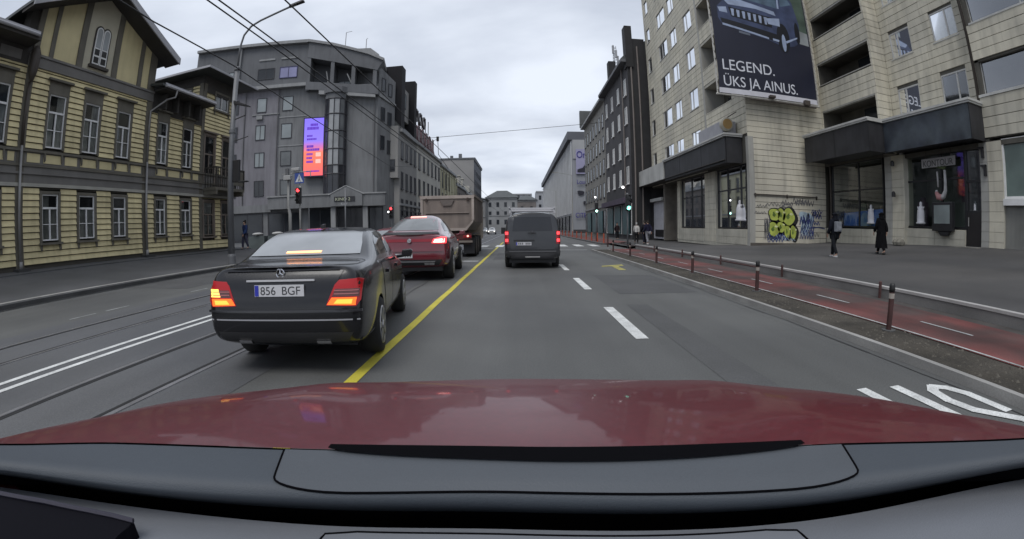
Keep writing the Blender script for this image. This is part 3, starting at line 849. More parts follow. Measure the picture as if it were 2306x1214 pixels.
shop_window(tower, FT, 26.75, 31.3, 1.42, 5.5, [27.6, 29.6], 4.0)
shop_window(tower, FT, 33.3, 39.0, 1.42, 5.5, [34.5, 36.6], 3.9)
for a, zz, hh in ((36.9, 1.6, 1.2), (34.9, 1.6, 1.7), (29.9, 1.6, .9)):
    m_ = MB(); FT.box(m_, a, a + 1.3, zz, zz + hh, -1.5, -.9); m_.build('shop_shelf', M('shop_shelf', (.2, .17, .11), .8, .4, 2), tower)
# canopy over the pavement, turning the corner at y = 27
can1 = thing('canopy', 'black shop canopy with pale coping turning the corner of the tower block', 'canopy', (12.8, 34, 5.5))
m_ = MB(); m_.box(12.85, 14.0, 26.9, 39.7, 5.75, 7.15); m_.build('canopy_body', CANB, can1)
for a, c in ((26.9, 31.0), (31.0, 35.6), (35.6, 39.7)):
    m_ = MB(); m_.box(12.79, 12.85, a + .02, c - .02, 5.5, 7.12); m_.build('fascia_panel', CANB, can1)
m_ = MB(); m_.box(12.85, 13.97, 26.83, 26.9, 5.5, 7.12); m_.build('fascia_panel', CANB, can1)
m_ = MB(); m_.box(12.68, 14.0, 26.74, 39.75, 7.15, 7.25); m_.box(12.62, 14.0, 26.68, 39.75, 7.25, 7.36); m_.build('coping', COPE, can1)
m_ = MB(); m_.box(12.7, 12.78, 39.75, 48.6, 5.7, 7.25); m_.box(12.78, 14.0, 39.75, 48.6, 5.7, 7.25); m_.build('white_fascia', M('white_fascia', (.42, .42, .40), .7, .12, .8, streak=.2), can1)
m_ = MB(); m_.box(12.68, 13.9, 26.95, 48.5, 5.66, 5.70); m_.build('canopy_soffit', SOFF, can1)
# entrance at the far end
m_ = MB(); FT.box(m_, 43.1, 43.6, .2, 5.66, -1.2, .1); FT.box(m_, 39.7, 43.1, .2, 5.66, -1.2, -1.0); m_.build('entrance_wall', M('entrance_wall', (.16, .145, .125), .8, .25, 1), tower)
m_ = MB(); FT.box(m_, 43.9, 47.6, .3, 4.0, -1.15, -.1); m_.build('shutter', M('shutter_grey', (.42, .42, .45), .6, .12, 1.5), tower)
m_ = MB(); FT.box(m_, 44.1, 46.9, .5, 1.2, -.1, -.04); m_.build('shutter_vent', BLACKF, tower)
m_ = MB(); FT.box(m_, 43.7, 47.7, 4.05, 4.35, -1.2, .3); m_.build('entrance_hood', COPE, tower)
m_ = MB(); FT.box(m_, 44.0, 45.6, 4.4, 5.4, -1.1, -.8); m_.build('entrance_sign', M('entrance_sign', (.3, .24, .24), .7, .2, 3), tower)
m_ = MB(); m_.lathe([(.42, -.18), (.45, -.1), (.45, .1), (.42, .18)], (13.1, 27.2, 8.0), 'y', 20)
dr = tag(m_.build('round_sign', M('sign_cream', (.42, .4, .33), .6, .15), smooth=True), 'round cream drum sign with orange face above the black canopy corner', 'sign')
m_ = MB(); m_.lathe([(.33, .0), (.33, .02)], (13.1, 26.99, 8.0), 'y', 20); m_.build('sign_face', M('sign_ochre', (.35, .22, .08), .6, .2), dr)
m_ = MB(); m_.tube([(13.1, 27.3, 7.36), (13.1, 27.3, 7.62)], .05); m_.tube([(13.1, 27.2, 8.4), (13.9, 27.2, 8.9)], .03); m_.build('bracket', PIPED, dr)
m_ = MB(); m_.box(12.9, 13.9, 27.4, 31.6, 7.36, 8.3); tag(m_.build('plant_box', M('plant_grey', (.30, .30, .32), .6, .12), bevel=.03), 'grey sheet metal housing on top of the black canopy', 'housing')

# graffiti: flat paint on the end wall
GF = M('graffiti_green', (.36, .42, .08), .7, .3, 2.2); GK = M('graffiti_black', (.012, .012, .014), .7, .2); GB = M('graffiti_blue', (.035, .05, .17), .7, .35, 3); GL = M('graffiti_pale', (.33, .42, .48), .7, .25, 3); GY = M('graffiti_grey', (.09, .09, .1), .7, .3, 3)


def blob(cx, cz, rx, rz, wob, ph, n=26):
    return [(cx + rx * (1 + wob * math.sin(3 * t + ph)) * math.cos(t), cz + rz * (1 + wob * math.cos(2 * t + ph)) * math.sin(t)) for t in [2 * math.pi * k / n for k in range(n)]]


def paint(name, mat, shapes, n0):
    m_ = MB()
    for sh in shapes: FG.prism(m_, sh, n0, n0 + .004)
    return m_.build(name, mat, tower)


let = [(15.75, 2.32, .42, .40, .12, .3), (16.28, 2.3, .30, .42, .14, 1.4), (16.85, 2.22, .46, .50, .1, 2.6), (15.68, 1.42, .44, .40, .14, 2.2), (16.25, 1.55, .30, .34, .12, .9), (16.74, 1.28, .22, .42, .1, .2), (17.22, 1.25, .22, .44, .1, 1.2)]
paint('graffiti', GK, [blob(cx + .1, cz - .06, rx * 1.22 + .06, rz * 1.2 + .06, w, p) for cx, cz, rx, rz, w, p in let], .042)
paint('graffiti', GF, [blob(*l) for l in let], .047)
paint('graffiti', M('graffiti_dark_green', (.1, .16, .03), .7, .3, 3), [blob(cx - .04, cz + .02, rx * .28, rz * .34, .25, p + 2) for cx, cz, rx, rz, w, p in let], .052)
paint('graffiti', M('graffiti_highlight', (.62, .66, .35), .7, .2, 3), [blob(cx + .2, cz + .17, rx * .3, rz * .14, .2, p) for cx, cz, rx, rz, w, p in let], .0525)
paint('graffiti', GL, [blob(18.1, 2.25, .40, .40, .2, .4), blob(18.15, 1.6, .36, .42, .22, 2.0), blob(18.6, 2.05, .26, .5, .25, 1)], .042)


def scrawl(mat, pts, w, n0=.048):
    m_ = MB()
    for (a, za), (c, zc_) in zip(pts, pts[1:]):
        d = math.hypot(c - a, zc_ - za) or 1; nx, nz_ = -(zc_ - za) / d * w / 2, (c - a) / d * w / 2
        FG.prism(m_, [(a - nx, za - nz_), (c - nx, zc_ - nz_), (c + nx, zc_ + nz_), (a + nx, za + nz_)], n0, n0 + .004); n0 += .0002
    return m_.build('graffiti', mat, tower)


rg = random.Random(3)


def zig(x0, x1, z, h, k): return [(x0 + (x1 - x0) * i / k + rg.uniform(-.05, .05), z + (h if i % 2 else 0) * rg.uniform(.6, 1.2)) for i in range(k + 1)]


for _ in range(2): scrawl(GB, zig(17.75, 18.75, 1.75, .55, 9), .05)
scrawl(GB, zig(17.8, 18.9, 1.25, .45, 9), .045); scrawl(GB, zig(18.7, 19.55, 2.15, .45, 8), .06); scrawl(GB, zig(18.75, 19.4, 1.75, .3, 6), .05)
scrawl(GB, [(18.6, 1.55), (19.3, 1.62), (19.85, 1.55)], .07); scrawl(GB, [(18.9, 1.5), (18.85, .85)], .05); scrawl(GB, [(18.55, 1.3), (18.6, .8)], .05)
scrawl(GY, zig(17.2, 18.9, 2.95, .45, 15), .05); scrawl(GY, zig(17.3, 18.7, 3.05, .3, 11), .04)
scrawl(GY, zig(15.1, 16.3, 2.85, .25, 9), .03); scrawl(GY, [(16.3, 2.85), (16.6, 3.0), (17.0, 2.98), (17.1, 2.85), (16.7, 2.78), (16.4, 2.85)], .05)
scrawl(GB, zig(15.3, 16.8, .75, .35, 13), .05); scrawl(GB, zig(15.4, 16.5, .62, .5, 9), .04); scrawl(GL, zig(15.5, 16.6, .8, .25, 8), .05)
scrawl(GY, zig(15.0, 15.4, 1.2, 1.0, 8), .03); scrawl(GY, zig(14.3, 15.1, 2.35, .15, 8), .025)

for q in range(4): scrawl(GB, zig(17.75 + .05 * q, 18.9, .85 + .32 * q, .4, 10 + q), .04)
for q in range(3): scrawl(GL, zig(17.8, 18.8, 1.05 + .5 * q, .3, 9), .035)
scrawl(GK, zig(18.75, 19.5, 2.3, .3, 7), .045); scrawl(GB, zig(18.7, 19.6, 2.5, .25, 9), .04); scrawl(GY, zig(15.0, 15.35, .8, 1.4, 9), .035)
scrawl(GB, [(15.3, .6), (15.2, 1.0), (15.4, 1.25), (15.35, .9), (15.6, .7)], .04); scrawl(GY, zig(16.3, 17.2, 2.95, .3, 8), .035); scrawl(GY, zig(14.4, 15.2, 2.75, .2, 8), .025)
scrawl(GL, zig(15.6, 17.4, .72, .2, 14), .035); scrawl(GY, zig(18.2, 19.4, 1.0, .35, 9), .03)

# billboard banner on a frame in front of the end wall
bill = thing('billboard', 'tall navy banner showing a car and white words, hung beside the pale tower', 'billboard', (15.5, 25.3, 9.4))
FB = Face((0, 25.3, 0), (1, 0, 0), (0, -1, 0))
B0, B1, BZ0, BZ1 = 11.8, 19.3, 9.42, 20.4
NAVY = M('banner_navy', (.014, .016, .032), .45, .2, .3)
m_ = MB(); FB.box(m_, B0 + .12, B1 - .12, BZ0 + .4, BZ1, 0, .03); m_.build('banner', NAVY, bill)
m_ = MB(); FB.box(m_, B0 + .1, B1 - .1, BZ0 + .08, BZ0 + .4, 0, .032); m_.build('banner_band', M('banner_white', (.55, .55, .6), .6, .08), bill)
LACE = M('frame_pipe', (.42, .41, .38), .6, .2, 3)
m_ = MB()
for u in (B0, B1): m_.tube([FB.p(u, BZ0 - .05, -.05), FB.p(u, BZ1, -.05)], .05)
m_.tube([FB.p(B0 - .1, BZ0, -.05), FB.p(B1 + .1, BZ0, -.05)], .06)
for z in (10.5, 13.5, 16.5, 19.5):
    for u in (14.6, 18.8): m_.tube([FB.p(u, z, -.05), FB.p(u, z, -.72)], .04)
m_.build('frame_tube', LACE, bill)
for side, u in ((0, B0), (1, B1)):
    for i in range(22):
        z = BZ0 + .25 + i * .5
        m_ = MB(); FB.box(m_, u - (.04 if side else .02), u + (.02 if side else .04) + .0, z, z + .34, -.02, .035); m_.build('lacing', LACE, bill)
for u in (15.3, 18.0):
    m_ = MB(); FB.box(m_, u, u + .42, BZ0 - .12 if u > 17 else BZ0 + .05, BZ0 + .22, .04, .32); m_.build('spotlight', PIPED, bill, bevel=.03)
m_ = MB(); m_.tube([FB.p(13.9, BZ0 - .16, .1), FB.p(19.0, BZ0 - .16, .1)], .05); m_.build('lamp_rail', PIPED, bill)
TXT = M('banner_text', (.62, .64, .7), .6, .05)
ROT_S = (R(90), 0, 0)
text('lettering', 'LEGEND.', .98, FB.p(12.2, 11.02, .034), ROT_S, TXT, bill, ext=.003, sx=.98)
text('lettering', 'ÜKS JA AINUS.', .94, FB.p(12.2, 9.98, .034), ROT_S, TXT, bill, ext=.003, sx=.915)
# plain off-road car printed on the banner: flat shapes
CB = M('print_body', (.045, .06, .12), .45, .3, 1.5); CH = M('print_light', (.3, .36, .5), .45, .2, 1.2); CK = M('print_black', (.006, .007, .012), .5, .1); CG = M('print_glass', (.09, .14, .2), .45, .4, 1); GRN = M('print_tree', (.055, .085, .065), .6, .5, .8)


def pr(mat, pts, n0, nm='car_print'):
    m_ = MB(); FB.prism(m_, [(u, z + .45) for u, z in pts], n0, n0 + .003); return m_.build(nm, mat, bill)


pr(GRN, [(18.1, 13.8), (19.1, 13.7), (19.1, 19.9), (17.6, 19.9)], .031)
pr(M('print_wall', (.22, .24, .25), .6, .3, .6), [(17.9, 13.2), (19.1, 13.1), (19.1, 14.0), (18.0, 14.2)], .0315)
pr(M('print_sky', (.25, .28, .3), .6, .3, .6), [(13.6, 15.9), (17.6, 16.6), (17.6, 20.3), (13.6, 20.3)], .031)
pr(CB, [(12.35, 14.9), (12.9, 15.5), (13.9, 15.7), (14.5, 17.2), (17.4, 17.5), (18.2, 16.2), (18.5, 14.6), (18.4, 13.3), (17.9, 12.9), (17.0, 12.7), (16.0, 13.0), (12.6, 13.6), (12.35, 14.1)], .034)
pr(CG, [(14.2, 15.75), (14.75, 17.0), (17.0, 17.2), (16.85, 15.5)], .038)
pr(CH, [(12.9, 15.45), (14.0, 15.65), (16.6, 15.2), (16.7, 14.9), (15.2, 15.15), (13.2, 15.15)], .038)
pr(CK, [(13.15, 14.98), (16.4, 14.7), (16.25, 13.95), (13.3, 14.3)], .038)
for i in range(7): pr(CH, [(13.32 + .4 * i, 14.88 - .035 * i), (13.55 + .4 * i, 14.86 - .035 * i), (13.5 + .4 * i, 14.35 - .04 * i), (13.35 + .4 * i, 14.37 - .04 * i)], .042)
pr(CH, [(12.4, 14.85), (13.0, 14.95), (13.05, 14.5), (12.5, 14.55)], .042)
pr(CH, [(15.9, 14.6), (16.95, 14.75), (16.9, 14.15), (16.0, 14.2)], .0425)
pr(CK, [(12.5, 14.1), (16.8, 13.5), (16.7, 12.95), (12.6, 13.6)], .038)
pr(CH, [(12.6, 13.75), (15.9, 13.2), (15.9, 13.08), (12.6, 13.6)], .042)
pr(CH, [(16.2, 13.2), (16.7, 13.15), (16.65, 13.0), (16.2, 13.05)], .042)
pr(CK, [(17.05 + .5 * math.cos(t), 13.35 + 1.05 * math.sin(t)) for t in [2 * math.pi * k / 20 for k in range(20)]], .0385)
pr(CH, [(17.05 + .16 * math.cos(t), 13.0 + .62 * math.sin(t)) for t in [2 * math.pi * k / 14 for k in range(14)]], .042)
pr(CK, [(18.25 + .2 * math.cos(t), 13.9 + .8 * math.sin(t)) for t in [2 * math.pi * k / 16 for k in range(16)]], .0385)
pr(CH, [(17.2, 13.15), (18.2, 13.6), (18.2, 13.5), (17.25, 13.0)], .043)
pr(CH, [(16.9, 15.5), (17.05, 17.15), (17.15, 17.15), (17.05, 15.5)], .042)
pr(CG, [(17.2, 15.7), (17.25, 17.1), (17.6, 17.0), (18.1, 16.0)], .038)
pr(M('print_plate', (.12, .14, .18), .6, .1), [(13.7, 13.35), (14.5, 13.25), (14.5, 13.1), (13.7, 13.2)], .0385)

# ---- wing: loggia bay at x = 20, window bay at x = 21.2, near bay at x = 20.4
wing = thing('apartment_wing', 'pale panel-clad apartment block with dark loggias and shops under a black canopy', 'apartment block', (21, 18, .8))
FA = Face((20, 0, 0), (0, 1, 0), (-1, 0, 0)); FW = Face((21.2, 0, 0), (0, 1, 0), (-1, 0, 0)); FC = Face((20.4, 0, 0), (0, 1, 0), (-1, 0, 0))
FR = Face((0, 20.15, 0), (1, 0, 0), (0, -1, 0))
log = [(20.3, 25.8, z, z + 1.6) for z in (7.7, 11.0, 14.35, 17.7, 21.05, 24.4)]
ww = [(17.72, 19.5, z, z + 1.55) for z in (7.93, 11.28, 14.65, 18.0, 21.35)] + [(14.13, 15.98, z, z + 1.62) for z in (7.85, 11.26, 14.62, 17.98, 21.3)]
bk = MB()
FA.box(bk, 20.15, 26.0, .3, 27, -10, -1.7)
FA.box(bk, 20.15, 20.3, 5.6, 27, -1.7, -.03); FA.box(bk, 25.8, 26.0, 5.6, 27, -1.7, -.03)
zz = 5.6
for a, c, z0, z1 in log: FA.box(bk, 20.3, 25.8, zz, z0, -.25, -.03); FA.box(bk, 20.3, 25.8, z1 - .02, z1 + .2, -1.7, -.25); zz = z1
FW.box(bk, 12.5, 20.15, 5.6, 27, -10, -.55)
for a, c in ((12.5, 14.13), (15.98, 17.72), (19.5, 20.15)): FW.box(bk, a, c, 5.6, 27, -.55, -.03)
for u0, u1 in ((14.13, 15.98), (17.72, 19.5)):
    zz = 5.6
    for a, c, z0, z1 in sorted([w for w in ww if w[0] == u0], key=lambda w: w[2]): FW.box(bk, u0, u1, zz, z0, -.55, -.03); zz = z1
    FW.box(bk, u0, u1, zz, 27, -.55, -.03)
FC.box(bk, 0, 13.0, 5.75, 7.6, -.3, -.03); FC.box(bk, 0, 13.0, 5.6, 27, -8, -1.9)
for z in (9.35, 12.7, 16.05, 19.4): FC.box(bk, 0, 13.0, z, z + 1.75, -.3, -.03); FC.box(bk, 0, 13.0, z - .1, z, -1.9, -.03)
FC.box(bk, 12.75, 13.0, 5.6, 27, -1.9, -.03)
FC.box(bk, 0, 20.2, .2, 5.6, -9, -2.6); FC.box(bk, 0, 20.2, 5.4, 5.62, -2.6, .0)
bk.build('wall', JOINT, wing)
pw = Pieces(wing, 'panel', PAN, 300)
panels(pw, FA, 20.15, 25.97, 5.9, 24, .4187, log, 6)
panels(pw, FR, 19.97, 21.17, 5.9, 24, .4187, [], 3)
panels(pw, FW, 13.0, 20.12, 5.9, 24, .4187, ww, 4)
panels(pw, FC, 1.0, 13.0, 5.78, 7.6, .455, [], 6)
for z in (9.35, 12.7, 16.05, 19.4): panels(pw, FC, 1.0, 13.0, z, z + 1.72, .43, [], 6)
pw.done()
for a, c, z0, z1, in ww: slide_win(wing, FW, a, c, z0, z1, flip=a < 16)
for a, c, z0, z1 in log:
    m_ = MB(); FA.box(m_, a, c, z1 - .12, z1 - .02, -.25, .02); FA.box(m_, a, c, z0 - .01, z0 + .05, -.28, .05); m_.build('loggia_edge', PAN_D, wing)
    m_ = MB(); FA.box(m_, 21.3, 23.2, z0 - .6, z0 + 1.4, -1.69, -1.62); m_.build('loggia_window', M('loggia_glass', (.03, .035, .04), .1, .1), wing)
for z0, z1 in ((7.66, 9.25), (11.1, 12.6), (14.45, 15.95), (17.8, 19.3)):
    f = MB(); FC.box(f, 1, 12.8, z0 - .05, z0 + .04, -.32, .06)
    for u in (3.3, 6.4, 9.5, 12.7): FC.box(f, u, u + .06, z0, z1, -.25, -.18)
    w = f.build('loggia_glazing', COPE, wing)
    for a, c in ((1, 3.3), (3.36, 6.4), (6.46, 9.5), (9.56, 12.7)):
        g = MB(); g.poly([FC.p(a, z0, -.21), FC.p(c, z0, -.21), FC.p(c, z1 + .1, -.21), FC.p(a, z1 + .1, -.21)]); g.build('pane', GLASS('loggia_pane', (.25, .30, .30), .16), w, fix=False)
m_ = MB(); m_.tube([FC.p(13.08, 5.8, .02), FC.p(13.08, 26, .02)], .09); m_.build('drainpipe', PIPED, wing, smooth=True)
m_ = MB(); FC.box(m_, 1.0, 13.02, 7.6, 7.72, -.3, .08); m_.build('coping', COPE, wing)
# ground floor: piers, plinths, shop windows, door
for face, a, c in ((FA, 18.72, 20.3), (FC, 12.05, 13.42)):
    n1 = .0 if face is FC else -.25
    m_ = MB(); face.box(m_, a, c, .3, 5.6, -1.0, n1); m_.build('pier', MORT, wing)
    for i in range(11):
        z = .82 + .435 * i
        m_ = MB(); face.box(m_, a, (a + c) / 2 + .2, z, z + .42, n1, n1 + .035); m_.build('pier_stone', PAN, wing)
        m_ = MB(); face.box(m_, (a + c) / 2 + .215, c, z, z + .42, n1, n1 + .03); m_.build('pier_stone', PAN_D, wing)
for y, z0 in ((19.35, 3.35), (19.35, 5.0)):
    m_ = MB(); m_.lathe([(.12, 0), (.12, .22), (.06, .3)], FA.p(y, z0, .05), 'z', 10); m_.build('wall_lamp', BLACKF, wing)
for y, z0 in ((13.1, 4.9), (13.0, 4.1)):
    m_ = MB(); FC.box(m_, y, y + .12, z0, z0 + .5, .04, .18); FC.box(m_, y, y + .3, z0 + .42, z0 + .5, .04, .2); m_.build('wall_bracket', BLACKF, wing)
m_ = MB(); FA.box(m_, 20.3, 26.0, .3, 1.6, -.5, -.05); m_.build('plinth', MORT, wing)
for k in range(2):
    for a, c in ((20.35, 22.3), (22.3, 24.2), (24.2, 25.9)):
        m_ = MB(); FA.box(m_, a + .01, c - .01, .7 + .46 * k, 1.14 + .46 * k, -.05, -.02); m_.build('plinth_stone', MORT, wing)
m_ = MB(); FC.box(m_, 14.48, 19.0, .3, 1.72, -.5, -.03); m_.build('plinth', MORT, wing)
for k in range(2):
    for a, c in ((14.5, 16.6), (16.6, 18.9)):
        m_ = MB(); FC.box(m_, a + .01, c - .01, .86 + .42 * k, 1.26 + .42 * k, -.03, .0); m_.build('plinth_stone', MORT, wing)
wa = shop_window(wing, FA, 20.4, 25.5, 1.68, 5.62, [22.7], 3.9, SHOPG_D)
m_ = MB(); m_.poly([FA.p(20.5, 1.78, -.25), FA.p(24.3, 1.78, -.25), FA.p(24.3, 2.55, -.25), FA.p(20.5, 2.75, -.25)]); m_.build('blue_film', BLUEF, wa, fix=False)
m_ = MB(); m_.tube([FA.p(25.55, 1.0, -.1), FA.p(25.55, 5.7, -.1)], .07); m_.build('drainpipe', PIPED, wing)
for a, zz, hh, dd_, col in ((21.2, 1.7, .9, -1.2, 0), (23.6, 1.7, 1.5, -1.6, 1), (24.6, 1.7, .7, -.9, 2)):
    m_ = MB(); FA.box(m_, a, a + .8, zz, zz + hh, dd_ - .4, dd_)
    for k_ in range(3): FA.box(m_, a + .05 + .25 * k_, a + .22 + .25 * k_, zz + hh, zz + hh + .2 + .1 * k_, dd_ - .3, dd_ - .1)
    m_.build('window_display', M(('display_tan', 'display_green', 'display_dark')[col], ((.22, .17, .12), (.07, .11, .08), (.05, .05, .06))[col], .8, .4, 3), wing, kind='stuff')
for a, zz, hh in ((17.1, 1.85, .8), (18.3, 1.85, 1.3), (15.0, 3.1, .9)):
    m_ = MB(); FC.box(m_, a, a + .5, zz, zz + hh, -1.5, -1.1); FC.box(m_, a + .1, a + .35, zz + hh, zz + hh + .25, -1.4, -1.2); m_.build('window_display', M('display_plum', (.09, .05, .08), .8, .4, 3), wing, kind='stuff')
wb = shop_window(wing, FC, 14.5, 18.95, 1.76, 5.85, [16.2], 4.15)
m_ = MB(); FC.box(m_, 18.95, 19.12, .8, 5.85, -.3, .02); m_.build('window_post', FRAMEW, wing)
# shop door at y 13.4 - 14.5
m_ = MB(); FC.frame(m_, 13.45, 14.5, .95, 5.85, .08, -.35, -.1); FC.box(m_, 13.53, 14.42, 2.5, 2.6, -.3, -.12); FC.box(m_, 13.53, 14.42, 3.9, 4.0, -.3, -.12); dd = m_.build('shop_door', BLACKF, wing)
m_ = MB(); FC.box(m_, 13.53, 14.42, 1.03, 2.5, -.28, -.12); m_.build('door_panel', M('door_black', (.018, .016, .016), .35, .2, 1), dd)
for z0, z1 in ((2.6, 3.9), (4.0, 5.77)):
    g = MB(); g.poly([FC.p(13.53, z0, -.2), FC.p(14.42, z0, -.2), FC.p(14.42, z1, -.2), FC.p(13.53, z1, -.2)]); g.build('pane', PANE_D, dd, fix=False)
m_ = MB(); FC.box(m_, 13.53, 14.42, 2.6, 5.77, -.9, -.85); m_.build('dark_interior', ROOMD, dd)
m_ = MB(); m_.tube([FC.p(14.3, 1.9, -.05), FC.p(14.3, 2.3, -.05)], .03); m_.build('handle', PIPE, dd)
# near bay: window with white frame over a panelled foot
m_ = MB(); FC.frame(m_, 7.0, 12.05, 3.1, 5.65, .1, -.2, -.02); FC.box(m_, 7.0, 12.07, 2.82, 3.1, -.2, .08); nw = m_.build('window', FRAMEW, wing)
g = MB(); g.poly([FC.p(7.1, 3.2, -.1), FC.p(11.95, 3.2, -.1), FC.p(11.95, 5.55, -.1), FC.p(7.1, 5.55, -.1)]); g.build('pane', M('curtained_pane', (.12, .16, .145), .25, .25, .7), nw, fix=False)
m_ = MB(); FC.box(m_, 0, 12.05, .3, 2.82, -.6, -.12); m_.build('foot_wall', M('foot_wall', (.2, .2, .185), .85, .15, .8, streak=.2), wing)
# canopies over the shops
can2 = thing('canopy', 'dark navy shop canopy with light coping over the two shop windows of the wing', 'canopy', (18.6, 19, 5.6))
m_ = MB(); m_.box(18.06, 20, 19.2, 25.5, 5.72, 7.2); m_.box(19.26, 21.2, 13.02, 19.2, 5.72, 7.2); m_.build('canopy_body', CANB, can2)
for a, c, x in ((19.2, 22.3, 18), (22.3, 25.5, 18)):
    m_ = MB(); m_.box(x, x + .06, a + .01, c - .01, 5.62, 7.18); m_.build('fascia_panel', CANB, can2)
for a, c in ((13.0, 19.14),):
    m_ = MB(); m_.box(19.2, 19.26, a, c, 5.62, 7.18); m_.build('fascia_panel', CAND, can2)
m_ = MB(); m_.box(18.0, 19.2, 19.14, 19.2, 5.62, 7.18); m_.build('fascia_panel', CANB, can2)
m_ = MB(); m_.box(19.2, 21.1, 12.96, 13.02, 5.62, 7.18); m_.build('fascia_panel', CANB, can2)
for x0, x1, a, c, in ((17.92, 20.0, 19.06, 25.55), (19.12, 21.2, 12.9, 19.06)):
    m_ = MB(); m_.box(x0, x1, a, c, 7.2, 7.29); m_.box(x0 - .05, x1, a - (.05 if a < 15 else 0), c, 7.29, 7.40); m_.build('coping', COPE, can2)
# shop B: hanging name board, hook figure, black notice box
sgn = thing('shop_sign', 'grey name board with black letters hung across the shop window', 'sign', (20.3, 16.5, 4.9))
m_ = MB(); FC.box(m_, 15.0, 17.4, 4.75, 5.2, .0, .06); m_.build('name_board', M('board_grey', (.28, .27, .27), .6, .2, 2), sgn)
text('lettering', 'KONTOUR', .44, FC.p(17.3, 4.80, .062), (R(90), 0, R(-90)), M('letter_black', (.02, .02, .02), .5), sgn, ext=.004, sx=.98)
for z in (5.2,):
    for u in (15.3, 17.1): MB().tube([FC.p(u, z, .03), FC.p(u, 5.75, .03)], .015).build('hanger', PIPED, sgn)
hk = thing('hook_figure', 'big white hook shaped ornament hanging under the shop name board', 'ornament', (20.3, 16.0, 3.2))
pts = [FC.p(15.72, 4.55, .1)] + [FC.p(15.72 + (0), 4.55 - .3 * i, .1) for i in range(1, 4)] + [FC.p(16.0 + .29 * math.cos(t), 3.55 + .33 * math.sin(t), .1) for t in [math.pi + math.pi * k / 8 for k in range(0, 9)]][::-1]
m_ = MB(); m_.tube([FC.p(15.72, 4.55, .1), FC.p(15.7, 3.9, .1), FC.p(15.72, 3.55, .1), FC.p(15.86, 3.3, .1), FC.p(16.1, 3.22, .1), FC.p(16.3, 3.36, .1), FC.p(16.36, 3.6, .1)], [.07, .08, .1, .13, .14, .11, .06], 10); m_.tube([FC.p(16.25, 4.5, .1), FC.p(16.22, 3.75, .1)], .05); m_.build('hook', M('hook_white', (.45, .44, .44), .6, .2, 2), hk, smooth=True)
m_ = MB(); m_.tube([FC.p(15.95, 3.24, .12), FC.p(16.2, 3.26, .12), FC.p(16.36, 3.5, .12)], [.16, .17, .09], 10); m_.build('hook_tip', M('hook_pink', (.4, .2, .2), .6, .2, 2), hk, smooth=True)
m_ = MB()
for k in range(7): m_.tube([FC.p(15.75, 4.6, .1), FC.p(15.6 + .12 * k, 4.72 + .05 * (k % 2), .12)], [.05, .015], 5)
m_.build('hook_leaf', M('hook_green', (.06, .08, .03), .8, .3), hk)
m_ = MB(); FC.box(m_, 15.15, 16.55, 1.62, 3.0, .02, .3); FC.prism(m_, [(15.35, 1.62), (16.2, 1.62), (16.0, 1.4), (15.5, 1.4)], .05, .25)
tv = tag(m_.build('notice_box', BLACKF, bevel=.03), 'black notice box with a pale screen hung in front of the shop window', 'notice box')
m_ = MB(); FC.box(m_, 15.3, 16.4, 1.98, 2.86, .3, .31); m_.build('screen_panel', M('screen_pale', (.2, .23, .23), .2, .15), tv)


def ghost(loc, h, lab):
    m_ = MB(); m_.lathe([(.22 * h, 0), (.25 * h, .05 * h), (.19 * h, .1 * h), (.20 * h, .3 * h), (.175 * h, .6 * h), (.12 * h, .76 * h), (.06 * h, .82 * h), (.075 * h, .9 * h), (.05 * h, .97 * h), (.015 * h, 1.0 * h)], loc, 'z', 14)
    for s in (-1, 1): m_.tube([(loc[0], loc[1] + s * .15 * h, loc[2] + .66 * h), (loc[0], loc[1] + s * .22 * h, loc[2] + .78 * h)], [.05 * h, .02 * h], 6)
    return tag(m_.build('bell_figure', M('porcelain', (.52, .52, .55), .5, .08), smooth=True), lab, 'ornament', 'white bell shaped figures in the shop windows')


ghost((20.15, 21.55, 1.9), 1.1, 'white bell shaped figure in the shop window with blue film')
ghost((20.55, 17.75, 1.95), 1.15, 'white bell shaped figure in the window beside the notice box')
ghost((14.15, 27.75, 1.9), 1.35, 'white bell shaped figure in the window next to the graffiti wall')
ghost((20.65, 14.0, 2.62), .42, 'small white bell shaped figure behind the black shop door')
# stone steps at the shop door
m_ = MB(); m_.box(19.35, 20.3, 12.9, 15.9, .55, .84); m_.box(19.7, 20.3, 13.2, 15.0, .84, .98); tag(m_.build('door_steps', M('step_stone', (.14, .135, .12), .9, .3, 1.5, fine=.15), bevel=.03), 'worn stone steps at the black shop door', 'steps')
for k, (x, y) in enumerate(((19.55, 18.7), (19.5, 18.35))):
    m_ = MB(); m_.lathe([(.02, 0), (.22, .05), (.26, .2), (.15, .36), (.02, .4)], (x, y, zr(x, y) - .02), 'z', 8)
    tag(m_.build('rubble_stone', M('rubble', (.2, .19, .16), .9, .3, 4)), ['grey stone lump beside the pier foot, nearer the steps', 'grey stone lump leaning at the foot of the pier'][1 - k], 'stone', 'stones at the pier foot')
